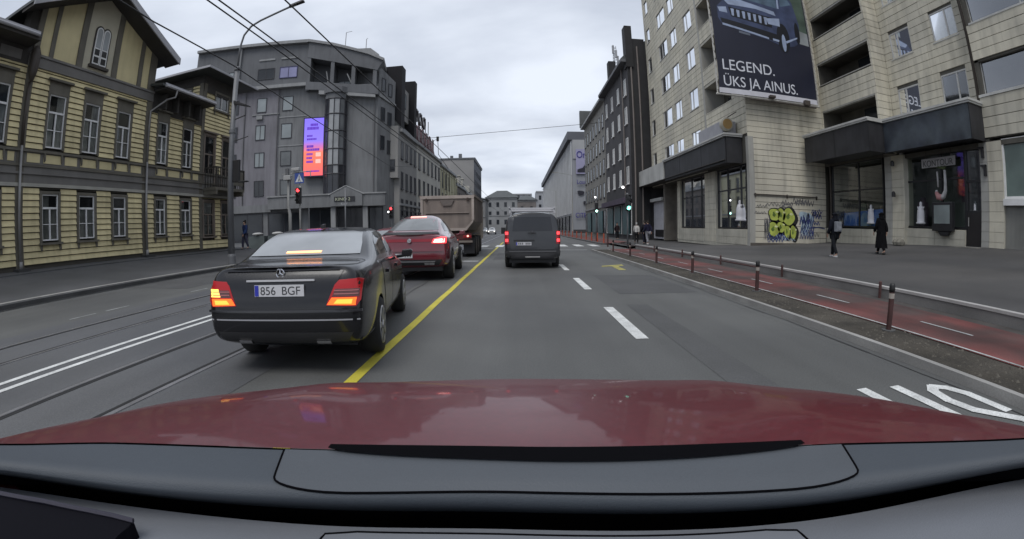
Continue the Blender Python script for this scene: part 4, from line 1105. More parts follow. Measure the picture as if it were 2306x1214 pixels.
# ---------------------------------------------------------------- grey corner building across the side street
GR = M('grey_render', (.185, .19, .197), .85, .14, .35, streak=.25, fine=.08)
GR_P = M('grey_render_violet', (.195, .19, .21), .85, .14, .35, streak=.22, fine=.08)
GR_L = M('grey_render_light', (.27, .275, .28), .8, .14, .4, streak=.2)
GR_D = M('grey_render_dark', (.125, .13, .14), .8, .15, .4, streak=.2)
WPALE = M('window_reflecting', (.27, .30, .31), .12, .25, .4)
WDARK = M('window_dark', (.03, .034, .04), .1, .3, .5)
FRAME_D = M('frame_dark', (.035, .035, .042), .5, .1)
un = Vector((1, .2, 0)).normalized(); nn = Vector((.2, -1, 0)).normalized()
FGY = Face((-22, 45, 0), un, nn)
gb_ = thing('corner_building', 'dark grey corner building with glass stair bay and lit advertising screen', 'building', (-20, 46, 0))
m_ = MB()
FGY.prism(m_, [(-14, 0), (7.55, 0), (7.55, 17.0), (-14, 17.0)], -14, 0)
m_.build('wall', GR, gb_)
m_ = MB(); FGY.box(m_, -14, -3.3, 4.4, 17.0, 0, .06); m_.build('wall_panel', GR_P, gb_)
# attic with sloping top and a loggia
m_ = MB()
FGY.prism(m_, [(-14, 17.35), (-.3, 17.3), (-.3, 22.05), (-8.6, 22.2), (-14, 22.3)], -9, .5)
FGY.prism(m_, [(-.3, 20.2), (7.4, 18.3), (8.0, 19.4), (6.3, 20.2), (2.5, 21.4), (-.3, 22.05)], -9, .75)
FGY.prism(m_, [(-.3, 16.5), (1.0, 16.4), (7.6, 15.6), (7.6, 16.5), (-.3, 17.4)], -4, .75)
FGY.prism(m_, [(-.3, 17.3), (7.4, 16.3), (7.4, 18.4), (-.3, 20.3)], -4, -1.4)
for u in (-.3, 2.35, 4.65, 6.95): FGY.box(m_, u, u + .4, 16.4, 20.2 - max(0, u) * .26, -1.4, .7)
m_.build('attic', GR_D, gb_)
m_ = MB(); FGY.prism(m_, [(-.5, 21.95), (-14, 22.2), (-14, 22.5), (-8.6, 22.42), (-.3, 22.3), (2.5, 21.65), (6.3, 20.45), (8.1, 19.6), (8.0, 19.35), (6.3, 20.15), (2.5, 21.35), (-.3, 22.0)], -9, .95); m_.build('roof_edge', GR_L, gb_)
m_ = MB(); FGY.prism(m_, [(4.0, 20.6), (8.0, 19.2), (7.2, 21.2), (6.2, 22.0), (3.4, 22.0)], -8, -2); m_.build('roof_lantern', GR_L, gb_)
m_ = MB(); FGY.box(m_, -14, -.3, 17.0, 17.36, 0, .7); m_.build('ledge', GR_L, gb_)
m_ = MB(); FGY.box(m_, -8.6, -8.2, 17.3, 22.2, .5, .75); m_.build('attic_edge', GR, gb_)


def flat_win(parent, face, u0, u1, z0, z1, pane=WDARK, frame=FRAME_D, mull=1, n=.0, fw=.07, sill=False):
    f = MB(); face.frame(f, u0, u1, z0, z1, fw, n, n + .07)
    for i in range(mull):
        u = u0 + (u1 - u0) * (i + 1) / (mull + 1); face.box(f, u - .03, u + .03, z0 + fw, z1 - fw, n, n + .06)
    if sill: face.box(f, u0 - .08, u1 + .08, z0 - .1, z0, n, n + .16)
    w = f.build('window', frame, parent, fix=False)
    us = [u0 + fw] + [u0 + (u1 - u0) * (i + 1) / (mull + 1) for i in range(mull)] + [u1 - fw]
    for a, c in zip(us, us[1:]):
        g = MB(); face.box(g, a, c, z0 + fw, z1 - fw, n + .005, n + .03); g.build('pane', pane, w, fix=False)
    return w


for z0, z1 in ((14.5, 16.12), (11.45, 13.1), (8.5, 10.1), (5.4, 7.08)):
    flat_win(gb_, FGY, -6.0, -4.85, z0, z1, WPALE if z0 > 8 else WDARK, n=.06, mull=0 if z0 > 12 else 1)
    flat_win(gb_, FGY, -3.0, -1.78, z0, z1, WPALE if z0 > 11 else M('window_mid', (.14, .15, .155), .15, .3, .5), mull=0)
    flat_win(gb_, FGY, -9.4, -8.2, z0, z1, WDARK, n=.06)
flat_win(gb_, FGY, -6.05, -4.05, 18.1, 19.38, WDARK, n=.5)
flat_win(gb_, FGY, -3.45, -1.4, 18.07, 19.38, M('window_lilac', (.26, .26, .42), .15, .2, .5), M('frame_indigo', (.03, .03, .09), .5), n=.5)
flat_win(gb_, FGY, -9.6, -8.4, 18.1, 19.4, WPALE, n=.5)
m_ = MB()
for u in (-6.0, -3.4): FGY.box(m_, u, u + 1.9, 20.3, 20.5, .5, .58)
for z in (13.75, 10.6): FGY.box(m_, -3.3, -.2, z, z + .1, 0, .05)
FGY.box(m_, -6.5, -3.3, 14.2, 14.3, .06, .16)
m_.build('string_course', GR_L, gb_)
m_ = MB(); m_.tube([FGY.p(-3.45, 4.5, .14), FGY.p(-3.45, 17.2, .14)], .06, 6); m_.tube([FGY.p(7.2, 5.2, .1), FGY.p(7.2, 15.4, .1)], .06, 6); m_.tube([FGY.p(-7.4, 4.5, .14), FGY.p(-7.4, 17.2, .14)], .06, 6); m_.build('drainpipe', M('pipe_grey', (.12, .12, .125), .6, .1), gb_)
m_ = MB(); FGY.box(m_, -5.9, -5.2, 13.7, 14.1, .06, .35); m_.build('wall_unit', GR_L, gb_)
# loggia inside
flat_win(gb_, FGY, 2.9, 4.3, 16.9, 17.9, WPALE, n=-1.4)
m_ = MB(); m_.tube([FGY.p(1.8, 18.6, .2), FGY.p(2.2, 16.6, .2)], .07); m_.tube([FGY.p(4.1, 18.2, .2), FGY.p(5.0, 16.3, .2)], .07); m_.build('brace', GR_L, gb_)
# round glass stair bay
bay = MB(); cx, cr = 3.08, 1.18
NB = 6; ang = [math.pi * k / NB for k in range(NB + 1)]
ring = [(cx - cr * math.cos(t), .15 + cr * .9 * math.sin(t)) for t in ang]
for (a, na), (c, nc) in zip(ring, ring[1:]):
    bay.poly([FGY.p(a, 5.1, na - .1), FGY.p(c, 5.1, nc - .1), FGY.p(c, 15.3, nc - .1), FGY.p(a, 15.3, na - .1)])
bb_ = bay.build('stair_bay', M('bay_inside', (.05, .05, .055), .6, .4, .5), gb_, fix=False)
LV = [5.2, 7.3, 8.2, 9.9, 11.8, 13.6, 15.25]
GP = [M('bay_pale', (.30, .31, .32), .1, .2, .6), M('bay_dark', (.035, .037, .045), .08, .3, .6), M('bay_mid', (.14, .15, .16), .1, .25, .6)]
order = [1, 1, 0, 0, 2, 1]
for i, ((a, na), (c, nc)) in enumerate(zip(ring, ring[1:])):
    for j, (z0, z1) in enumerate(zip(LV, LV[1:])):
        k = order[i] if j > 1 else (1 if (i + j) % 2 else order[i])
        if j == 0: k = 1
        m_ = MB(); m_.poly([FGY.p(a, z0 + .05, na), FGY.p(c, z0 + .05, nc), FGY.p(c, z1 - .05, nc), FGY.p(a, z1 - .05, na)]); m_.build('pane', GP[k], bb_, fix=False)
m_ = MB()
for a, na in ring: m_.tube([FGY.p(a, 5.1, na + .01), FGY.p(a, 15.3, na + .01)], .055, 6)
for z in LV: m_.tube([FGY.p(a, z, na + .01) for a, na in ring], .07, 6)
m_.build('bay_frame', FRAME_D, bb_)
m_ = MB()
for z0, z1, r in ((15.25, 15.9, 1.25), (15.9, 16.5, 1.45)): m_.prism([FGY.p(cx - r * math.cos(t), z0, .1 + r * .9 * math.sin(t)) for t in ang], (0, 0, z1 - z0))
m_.build('bay_head', GR_D, bb_)
m_ = MB(); FGY.prism(m_, [(1.2, 15.9), (7.3, 15.3), (7.3, 15.6), (2.2, 16.4), (1.2, 16.5)], 0, .72); m_.build('ledge', GR_L, gb_)
# shop level: fascia band with a little gable
m_ = MB(); FGY.box(m_, -4, 8.5, 3.9, 5.12, 0, 1.2); FGY.box(m_, -14, -4, 3.7, 4.5, 0, .25); m_.build('shop_fascia', GR, gb_)
m_ = MB(); FGY.box(m_, -4.1, 8.6, 5.12, 5.26, 0, 1.3); m_.build('fascia_coping', GR_L, gb_)
m_ = MB(); FGY.prism(m_, [(2.9, 3.95), (6.2, 3.95), (6.2, 5.12), (4.5, 5.95), (2.9, 5.12)], 1.0, 1.32); gg = m_.build('shop_gable', GR, gb_)
m_ = MB()
for (a, za), (c, zc_) in (((2.7, 5.1), (4.5, 5.98)), ((4.5, 5.98), (6.4, 5.1))): m_.tube([FGY.p(a, za, 1.3), FGY.p(c, zc_, 1.3)], .07, 6)
m_.build('gable_moulding', GR_L, gg)
m_ = MB(); FGY.box(m_, 3.3, 5.45, 4.42, 4.9, 1.32, 1.38); m_.build('sign_plate', M('plate_black', (.03, .03, .035), .5), gg)
RZG = (R(90), 0, math.atan2(.2, 1))
text('lettering', 'KINO 2', .42, FGY.p(3.4, 4.5, 1.385), RZG, M('letters_pale', (.55, .58, .42), .5), gg, ext=.01, sx=1.15)
text('lettering', 'Kauf', .36, FGY.p(4.0, 4.05, 1.325), RZG, M('letters_grey', (.45, .46, .48), .5), gg, ext=.01)
# shop fronts
for a, c, mt in ((-13, -9.2, WDARK), (-8.6, -5.0, WDARK), (-4.4, -.6, WDARK), (.2, 2.8, WDARK), (3.4, 6.2, M('shop_dark', (.02, .02, .024), .2, .3)), (6.5, 8.2, WDARK)):
    flat_win(gb_, FGY, a, c, .7, 3.6 if a < -1 else 3.85, mt, FRAME_D, mull=1, n=.02, fw=.12)
for u in (2.85, 6.2): 
    m_ = MB(); FGY.box(m_, u, u + .5, 0, 3.9, 0, 1.0); m_.build('pier', GR_L, gb_)
# faces turning to the main street
C0 = Vector(FGY.p(7.55, 0)); C1 = Vector((-13.5, 49.3, 0))
FCN = Face(C0, C1 - C0, Vector(((C1 - C0).y, -(C1 - C0).x, 0)))
LC = (C1 - C0).length
m_ = MB(); FCN.prism(m_, [(0, 0), (LC, 0), (LC, 17.9), (0, 19.0)], -6, .0); m_.build('wall', GR, gb_)
m_ = MB(); FCN.prism(m_, [(0, 15.6), (LC, 15.0), (LC, 15.3), (0, 15.9)], 0, .15); m_.build('ledge', GR_L, gb_)
for z in (16.3, 13.0, 9.9): 
    for u in (.5, 1.7): flat_win(gb_, FCN, u, u + .7, z - (.35 if u > 1 else 0), z + 1.5 - (.35 if u > 1 else 0), WDARK, mull=0)
# aerials on the roof
for k, (u, z1) in enumerate(((2.9, 25.0), (5.4, 24.0))):
    m_ = MB(); m_.tube([FGY.p(u, 21.0, -4), FGY.p(u, z1, -4)], .045, 6)
    m_.tube([FGY.p(u, z1, -4), FGY.p(u + (.7 if k == 0 else .15), z1 + .12, -4)], .03, 5)
    tag(m_.build('roof_aerial', M('aerial_grey', (.3, .3, .31), .6)), ['thin roof aerial with a bent tip on the grey corner building', 'shorter straight roof aerial with a cap on the grey corner building'][k], 'aerial', 'aerials on the corner building')

# advertising screen, lit
scr = thing('led_screen', 'lit upright advertising screen fading from violet to orange on the grey building', 'screen', FGY.p(.9, 7.2, .7))
m_ = MB(); FGY.box(m_, -.28, 2.05, 7.1, 13.4, .3, .72); FGY.box(m_, .5, .7, 9, 9.2, 0, .3); FGY.box(m_, .5, .7, 12, 12.2, 0, .3); m_.build('screen_case', M('case_dark', (.02, .015, .05), .5), scr)
sm = bpy.data.materials.new('screen_glow'); sm.use_nodes = True; nt = sm.node_tree; p = nt.nodes['Principled BSDF']
tcx = nt.nodes.new('ShaderNodeTexCoord'); sx_ = nt.nodes.new('ShaderNodeSeparateXYZ'); nt.links.new(tcx.outputs['Generated'], sx_.inputs[0])
rp = nt.nodes.new('ShaderNodeValToRGB'); nt.links.new(sx_.outputs[2], rp.inputs[0])
e = rp.color_ramp.elements
e[0].position = 0; e[0].color = (.95, .13, .16, 1); e[1].position = 1; e[1].color = (.22, .16, .95, 1)
for ps, cl in ((.2, (1, .18, .12, 1)), (.4, (1, .22, .13, 1)), (.5, (.62, .17, .5, 1)), (.6, (.28, .2, .95, 1))): q = e.new(ps); q.color = cl
nt.links.new(rp.outputs[0], p.inputs['Emission Color']); p.inputs['Emission Strength'].default_value = .9; p.inputs['Base Color'].default_value = (.02, .02, .02, 1)
m_ = MB(); FGY.box(m_, -.17, 1.94, 7.22, 13.28, .72, .735); m_.build('screen', sm, scr)
VT = EM('screen_text', (.09, .02, .42), .5)
rg = random.Random(5)
for z, u0, n_, h in ((12.45, .5, 5, .26), (12.05, .15, 9, .3), (11.3, .15, 5, .2), (10.95, .15, 8, .2), (10.15, .15, 5, .26), (9.8, .15, 9, .26), (9.35, .15, 6, .24), (8.95, .15, 5, .24), (8.55, .15, 5, .24), (7.6, .15, 11, .16)):
    m_ = MB(); u = u0
    for k in range(n_):
        w_ = rg.uniform(.07, .16)
        if u + w_ < 1.8: FGY.box(m_, u, u + w_, z, z + h, .735, .741)
        u += w_ + .025
    m_.build('screen_text', VT, scr)
m_ = MB()
for z in (9.2, 8.5): FGY.box(m_, 1.15, 1.7, z, z + .42, .735, .739)
m_.build('screen_figure', EM('screen_pink', (1, .35, .3), .9), scr)

# ---------------------------------------------------------------- row of houses along the left side of the street
def street_house(name, label, y0, y1, x, z_eave, wall, rows, side='L', roof=ROOFD, ridge=2.5, win=WDARK, ww_=1.0, wh=1.7, pitch=2.4, frame=FRAME_D, base=4.2, cornice=GR_L, depth=12, shop=True, front=None, z0=.1, overhang=.3, mull=1):
    s = 1 if side == 'L' else -1
    face = Face((x, 0, 0), (0, 1, 0), (s, 0, 0))
    t = thing(name, label, 'building', (x - s * depth / 2, (y0 + y1) / 2, 0))
    m_ = MB(); face.box(m_, y0, y1, 0, z_eave, -depth, 0); m_.build('wall', wall, t)
    m_ = MB(); face.box(m_, y0 - .05, y1, z_eave - .35, z_eave, 0, overhang); face.box(m_, y0, y1, base - .15, base + .1, 0, .15); m_.build('cornice', cornice, t)
    if ridge:
        m_ = MB(); m_.prism([face.p(y0, z_eave + .002, overhang), face.p(y0, z_eave + .002, -depth), face.p(y0, z_eave + ridge * .6, -depth * .6), face.p(y0, z_eave + ridge, -depth * .3), face.p(y0, z_eave + ridge * .45, -.6)], (0, y1 - y0 - .02, 0)); m_.build('roof', roof, t)
    n_ = max(1, int((y1 - y0 - .8) / pitch)); st = (y1 - y0) / n_
    for zr_ in rows:
        for i in range(n_):
            u = y0 + st * (i + .5); flat_win(t, face, u - ww_ / 2, u + ww_ / 2, zr_, zr_ + wh, win if (i + int(zr_)) % 3 else M('window_mid', (.14, .15, .155), .15, .3, .5), frame, mull=mull, sill=True)
    if shop:
        k = max(1, int((y1 - y0) / 4)); st = (y1 - y0) / k
        for i in range(k): flat_win(t, face, y0 + st * i + .4, y0 + st * (i + 1) - .4, .6, base - .6, WDARK, frame, mull=1, fw=.1)
    return t, face


STONE_A = M('house_grey', (.27, .265, .255), .8, .12, .3, streak=.15); STONE_B = M('house_pale', (.48, .465, .42), .8, .12, .3, streak=.2)
STONE_C = M('house_yellow', (.46, .44, .31), .8, .12, .3, streak=.2); STONE_D = M('house_brown', (.14, .125, .115), .8, .15, .4, streak=.2)
REDR = M('red_mansard', (.12, .03, .035), .6, .2, .5)
t, f = street_house('street_house', 'grey street house with black roof fins next to the corner building', 49.3, 58.0, -12.9, 12.5, STONE_A, (9.3, 5.9, 2.9), ridge=2.2, ww_=.9, wh=1.9, pitch=1.9)
m_ = MB()
for a, c, zt in ((49.6, 51.2, 20.0), (56.2, 57.4, 20.2)): m_.box(-18, -12.85, a, c, 12.3, zt)
m_.build('roof_fin', M('fin_black', (.010, .010, .013), .9, .15), t)
m_ = MB(); m_.box(-18, -13.6, 51.2, 56.2, 14.5, 18.5); m_.build('attic_storey', STONE_A, t)
for y in (51.6, 53.4): flat_win(t, Face((-13.6, 0, 0), (0, 1, 0), (1, 0, 0)), y, y + 1.2, 16.0, 17.9, WPALE)
m_ = MB(); m_.box(-14.3, -12.9, 48.6, 49.3, 7.0, 12.7); m_.build('oriel', STONE_A, t)
flat_win(t, Face((0, 48.6, 0), (1, 0, 0), (0, -1, 0)), -14.1, -13.2, 7.7, 9.0, WDARK)
t, f = street_house('street_house', 'pale street house with a dark red mansard and sign letters on its roof', 58.0, 76.0, -12.9, 12.6, STONE_B, (9.2, 5.8, 2.8), ridge=0, ww_=1.0, wh=2.1, pitch=2.6)
m_ = MB(); m_.prism([(-13.0, 58, 12.6), (-13.7, 58, 15.6), (-24, 58, 15.6), (-24, 58, 12.6)], (0, 14, 0)); mr = m_.build('roof', REDR, t)
for y in (59, 61.5, 64, 66.5, 69): flat_win(t, Face((-12.98, 0, 0), (0, 1, 0), (1, 0, 0)), y, y + 1.1, 13.0, 15.0, WDARK, REDR)
for i, ch in enumerate('OOO'):
    text('roof_letter', ch, 2.6, (-13.5, 59.0 + 2.6 * i, 15.75), (R(90), 0, R(90)), M('letter_iron', (.03, .03, .035), .6), t, ext=.12)
m_ = MB()
for y in (59.2, 61.4, 63.8, 66.4, 68.5): m_.tube([(-13.5, y, 15.5), (-13.5, y, 17.6)], .06, 5)
m_.build('letter_frame', PIPED, t)
t, f = street_house('street_house', 'yellowish stucco house with tall pilasters down the street', 76.0, 95.0, -12.9, 12.2, STONE_C, (8.4, 4.9), ridge=2.0, ww_=1.1, wh=2.6, pitch=3.1)
m_ = MB()
for y in [76.3 + 3.16 * i for i in range(7)]: f.box(m_, y - .2, y + .2, 4.4, 11.6, 0, .2)
m_.build('pilaster', STONE_C, t)
t, f = street_house('street_house', 'dark brown timber house beyond the yellowish stucco house', 95.0, 112.0, -12.9, 10.6, STONE_D, (7.4, 4.4), ridge=3.0, ww_=1.2, wh=1.7, pitch=3.2)
for y in (99, 105):
    m_ = MB(); m_.box(-14.6, -12.7, y, y + 2.2, 11.0, 12.6); m_.box(-14.8, -12.55, y - .2, y + 2.4, 12.6, 12.8); m_.build('dormer', STONE_B, t)
t, f = street_house('street_house', 'low brown house before the tall grey block down the street', 112.0, 132.0, -12.9, 10.2, M('house_taupe', (.2, .18, .17), .8, .15, .4), (7.0, 4.3), ridge=2.6, pitch=3.4)
m_ = MB(); m_.box(-14.8, -12.8, 120, 124, 10.8, 12.4); m_.build('dormer', STONE_B, t)
t, f = street_house('apartment_block', 'tall grey slab block with dark street side far down the row', 134.0, 160.0, -12.9, 21.5, M('slab_dark', (.07, .075, .09), .7, .1, .3), (), ridge=0, shop=False)
m_ = MB(); m_.box(-25, -12.92, 133.8, 134, 0, 21.6); m_.build('end_wall', M('slab_end', (.24, .235, .23), .8, .12, .2), t)
m_ = MB(); m_.box(-25, -12.5, 133.6, 160, 21.5, 21.9); m_.box(-17.5, -16.6, 135, 136, 21.9, 23.3); m_.box(-20, -19.2, 135, 136, 21.9, 22.8); m_.build('roof', GR_D, t)
for z in (5, 8, 11, 14, 17):
    for y in range(136, 158, 4): flat_win(t, f, y, y + 1.8, z, z + 1.6, WDARK)

# ---------------------------------------------------------------- right side of the street beyond the tower
DARKB = M('house_black', (.045, .042, .045), .8, .15, .4); TAUPE = M('house_grey_brown', (.215, .205, .185), .8, .12, .3, streak=.2)
t, f = street_house('street_house', 'near black four storey house with slim pale windows beside the tower', 48.4, 63.5, 12.0, 20.0, DARKB, (16.2, 12.9, 9.4, 6.2), 'R', ridge=3.2, ww_=1.0, wh=1.9, pitch=3.0, win=WPALE, frame=FRAMEW, base=4.6, cornice=GR_D, overhang=.8)
m_ = MB(); m_.box(11.9, 14.0, 48.3, 48.42, 0, 22.5); m_.box(11.8, 12.6, 48.1, 49.4, 19, 24.0); m_.box(12.2, 13.2, 60, 61.2, 20, 24.0); m_.build('fire_wall', M('wall_soot', (.018, .018, .02), .8, .2), t)
m_ = MB()
for x in (12.3, 13.1): m_.tube([(x, 48.22, .3), (x, 48.22, 21.5)], .09, 8)
m_.tube([(11.85, 51.2, 4.6), (11.85, 51.2, 20)], .08, 8); m_.build('drainpipe', M('pipe_taupe', (.16, .14, .13), .6, .1), t)
m_ = MB(); f.prism(m_, [(49, 4.0), (62.5, 4.0), (62.5, 4.6), (49, 4.6)], .1, .9); m_.build('shop_awning', M('awning_violet', (.06, .045, .07), .7, .2), t)
TEAL = M('shop_teal', (.05, .11, .12), .3, .3, .5)
for y in (49.6, 54, 58.5):
    m_ = MB(); f.box(m_, y, y + 3.2, .6, 3.9, .12, .18); m_.build('shop_glass', TEAL, t)
t, f = street_house('street_house', 'grey brown house with close rows of windows and a dark steep roof', 63.5, 84.0, 12.0, 19.6, TAUPE, (15.6, 12.3, 9.0, 5.6), 'R', ridge=4.2, ww_=1.1, wh=2.1, pitch=2.5, win=WPALE, frame=FRAME_D, base=4.4, overhang=.7, mull=0)
m_ = MB(); f.prism(m_, [(83.4, 19.7), (84.3, 19.7), (84.3, 22.5), (83.9, 22.9)], -4, .8); m_.build('roof_gable', ROOFD, t)
for y in (66, 71.5, 77):
    m_ = MB(); f.box(m_, y, y + 3.6, .6, 3.8, .1, .16); m_.build('shop_glass', TEAL, t)
t, f = street_house('department_store', 'long pale concrete store with shop names on its end wall', 105.0, 232.0, 12.0, 23.0, M('store_concrete', (.26, .27, .29), .8, .1, .12, streak=.15), (), 'R', ridge=0, shop=False, depth=26)
m_ = MB()
for i in range(42):
    y = 105.3 + 3.0 * i; f.box(m_, y, y + 1.1, 4.6, 21.2, 0, .16)
for i in range(42):
    q_ = MB(); f.box(q_, 106.5 + 3.0 * i, 108.2 + 3.0 * i, 5.0, 20.8, 0, .05); q_.build('window_strip', WDARK, t)
m_.build('fin', M('store_fin', (.5, .51, .52), .8, .1, .3), t, kind='stuff')
m_ = MB(); f.box(m_, 104.8, 232, 21.4, 23.3, -26, .9); m_.build('roof_band', M('store_band', (.10, .105, .12), .7, .15, .4), t)
FS_ = Face((0, 105, 0), (1, 0, 0), (0, -1, 0))
m_ = MB(); FS_.box(m_, 12.2, 37, 17, 21.4, 0, .2); m_.build('end_band', M('store_end', (.33, .335, .34), .8, .1, .2), t)
m_ = MB(); FS_.box(m_, 12.9, 20, 13.5, 19.2, .2, .4); m_.build('sign_board', M('board_lilac', (.30, .29, .42), .6, .1, .3), t)
INK = M('sign_indigo', (.03, .025, .2), .5); INKK = M('sign_black', (.02, .02, .03), .5)
for s_, z, sz, mt in (('Omd', 17.2, 2.2, INK), ('Loune', 11.2, 1.4, INK), ('CITRUS', 3.6, 1.55, INK)): text('lettering', s_, sz, (13.0 if s_ != 'CITRUS' else 12.6, 104.55, z), (R(90), 0, 0), mt, t, ext=.05, sx=.8)
m_ = MB(); FS_.prism(m_, [(13.2, 13.9), (16.2, 13.9), (16.2, 16.4), (15.2, 16.0), (14.4, 14.9), (13.2, 14.5)], .4, .5); FS_.prism(m_, blob(13.9, 9.2, .75, .6, .2, .4, 14), .2, .3); FS_.prism(m_, blob(15.0, 6.9, .6, .45, .2, 1.4, 14), .2, .3); m_.build('sign_emblem', INKK, t)
m_ = MB(); FS_.box(m_, 12.2, 37, .2, .9, 0, .15); m_.build('end_foot', DARKB, t)
for y in range(110, 228, 9):
    m_ = MB(); f.box(m_, y, y + 5.5, .5, 4.2, .2, .3); m_.build('shop_glass', WDARK, t)
# buildings closing the street
def end_block(label, x0, x1, y, z, wall, roofh, wins_, nm='far_building', roofm=ROOFD, zb=0):
    t = thing(nm, label, 'building', ((x0 + x1) / 2, y, 0)); F_ = Face((0, y, 0), (1, 0, 0), (0, -1, 0))
    m_ = MB(); F_.box(m_, x0, x1, 0, z, -18, 0); m_.build('wall', wall, t)
    if roofh: m_ = MB(); m_.add([F_.p(x0 - .8, z, .8), F_.p(x1 + .8, z, .8), F_.p(x1 + .8, z, -18), F_.p(x0 - .8, z, -18), F_.p((x0 * 2 + x1) / 3, z + roofh, -8), F_.p((x0 + x1 * 2) / 3, z + roofh, -8)], [(0, 1, 5, 4), (1, 2, 5), (2, 3, 4, 5), (3, 0, 4), (0, 3, 2, 1)]); m_.build('roof', roofm, t)
    m_ = MB(); F_.box(m_, x0, x1, z - .9, z - .4, 0, .3); F_.box(m_, x0, x1, z * .45, z * .45 + .4, 0, .25); m_.build('cornice', GR_L, t)
    k = int((x1 - x0) / 3.6)
    for zz in wins_:
        for i in range(k):
            u = x0 + (x1 - x0) * (i + .5) / k; flat_win(t, F_, u - .7, u + .7, zz, zz + 2.4, WDARK, FRAME_D, mull=0)
    return t


end_block('far grey stone building with a dark hipped roof closing the street', -17, -1, 240, 17, M('far_stone', (.24, .245, .25), .8, .15, .2), 4.2, (12.2, 7.5, 3.2))
end_block('far pale block stepped above the roofs at the end of the street', -6, 9, 330, 25.5, M('far_pale', (.22, .23, .25), .8, .12, .1), 0, (22, 18))
end_block('far brown row of low houses at the end of the street', -1, 9.5, 262, 17.0, M('far_brown', (.17, .155, .15), .8, .2, .3), 3, (11, 6.5, 2))
end_block('far grey block with a bright roof edge beside the long store', 9.5, 14, 262, 22, M('far_blue', (.30, .31, .33), .8, .1, .2), 0, (17, 12, 7))
end_block('low far grey house behind the dump truck', -40, -13.5, 186, 13, M('far_ash', (.2, .2, .2), .8, .15, .2), 3, (8, 4))
# mast on the roof of the near black house
m_ = MB()
X, Y = 13.2, 62
for dx, dy in ((0, 0), (.9, 0), (.45, .8)): m_.tube([(X + dx, Y + dy, 21.5), (X + .45 + (dx - .45) * .4, Y + .3 + (dy - .3) * .4, 27.2)], .05, 5)
for i in range(12):
    z = 21.6 + i * .46; k = 1 - .6 * (i / 12); q = [(X + .45 + (dx - .45) * k, Y + .3 + (dy - .3) * k, z + .23 * j) for j, (dx, dy) in enumerate(((0, 0), (.9, 0), (.45, .8), (0, 0)))]
    for a, c in zip(q, q[1:]): m_.tube([a, c], .03, 4)
mast = tag(m_.build('lattice_mast', M('mast_grey', (.38, .39, .41), .6, .1)), 'pale lattice mast with aerial drums on the roof of the near black house', 'mast')
m_ = MB()
for x, z in ((13.35, 25.9), (13.75, 25.2), (13.2, 22.2), (13.95, 24.3)): m_.box(x - .14, x + .14, 61.7, 61.95, z, z + 1.2)
m_.build('aerial_panel', M('aerial_panel', (.3, .31, .33), .6), mast)
# ---------------------------------------------------------------- vehicles
GLASS_CAR = M('car_glass', (.025, .03, .033), .04, .2, .6, spec=.8)
GLASS_FOG = M('misted_rear_glass', (.27, .285, .30), .22, .22, 1.1, spec=.6)
TYRE = M('tyre', (.018, .018, .018), .85, .15, 6)
RIM = M('alloy_rim', (.36, .36, .37), .35, .1, 4, metal=.7)
CHROME = M('chrome', (.6, .6, .62), .12, .05, 2, metal=1)
PLATE = M('plate_white', (.52, .52, .54), .5, .06)
PLBLUE = M('plate_blue', (.02, .03, .35), .5)
PLTXT = M('plate_text', (.02, .02, .025), .6)
BLKPL = M('black_plastic', (.02, .02, .022), .55, .15, 3)
LAMP_R = EM('lamp_red', (.36, .008, .012), .07)
LAMP_RB = EM('lamp_red_bright', (1.0, .06, .07), 1.3)
LAMP_O = EM('lamp_orange', (1.0, .13, .012), 1.0)
LAMP_OY = EM('lamp_amber', (1.0, .34, .04), 1.35)
LAMP_Y = EM('lamp_yellow', (1.0, .50, .09), 1.8)
LAMP_S = M('lamp_smoke', (.12, .05, .05), .15, .2, 4)


def body_mesh(rings, levels=2):
    """half rings (x,y,z) from sill to roof centre, mirrored and capped -> smooth closed mesh"""
    n = len(rings[0]); vs = []; fs = []
    full = []
    for r in rings:
        ring = [(-x, y, z) for x, y, z in r[:-1]] + [r[-1]] + [(x, y, z) for x, y, z in r[:-1]][::-1]
        full.append(ring)
    m = len(full[0])
    for ring in full: vs += ring
    for i in range(len(full) - 1):
        for k in range(m):
            a, b_ = i * m + k, i * m + (k + 1) % m; fs.append((a, b_, b_ + m, a + m))
    for base, rev in ((0, False), ((len(full) - 1) * m, True)):
        half = n - 1
        for k in range(half - 1):
            q = (base + k, base + m - 1 - k, base + m - 2 - k, base + k + 1)
            fs.append(q[::-1] if rev else q)
        k = half - 1
        q = (base + k, base + m - 1 - k, base + half); fs.append(q[::-1] if rev else q)
    me = bpy.data.meshes.new('body'); me.from_pydata(vs, [], fs); me.update()
    bm = bmesh.new(); bm.from_mesh(me); bmesh.ops.recalc_face_normals(bm, faces=bm.faces); bm.to_mesh(me); bm.free()
    o = bpy.data.objects.new('tmp', me); C.objects.link(o)
    s = o.modifiers.new('s', 'SUBSURF'); s.levels = levels; s.render_levels = levels
    return o


def realize(o):
    dg = bpy.context.evaluated_depsgraph_get()
    me = bpy.data.meshes.new_from_object(o.evaluated_get(dg)); return me


def cut_wheels(o, wheels, r, half, depth=.32):
    cutters = []
    for x, y in wheels:
        s = 1 if x > 0 else -1
        m_ = MB(); m_.lathe([(r, half - depth), (r, half + .3)] if s > 0 else [(r, -half - .3), (r, -half + depth)], (0, y, r * .92), 'x', 28)
        c = m_.build('cut', BLKPL); cutters.append(c)
        md = o.modifiers.new('b', 'BOOLEAN'); md.operation = 'DIFFERENCE'; md.solver = 'EXACT'; md.object = c
    me = realize(o)
    for c in cutters: bpy.data.objects.remove(c)
    bpy.data.objects.remove(o)
    return me


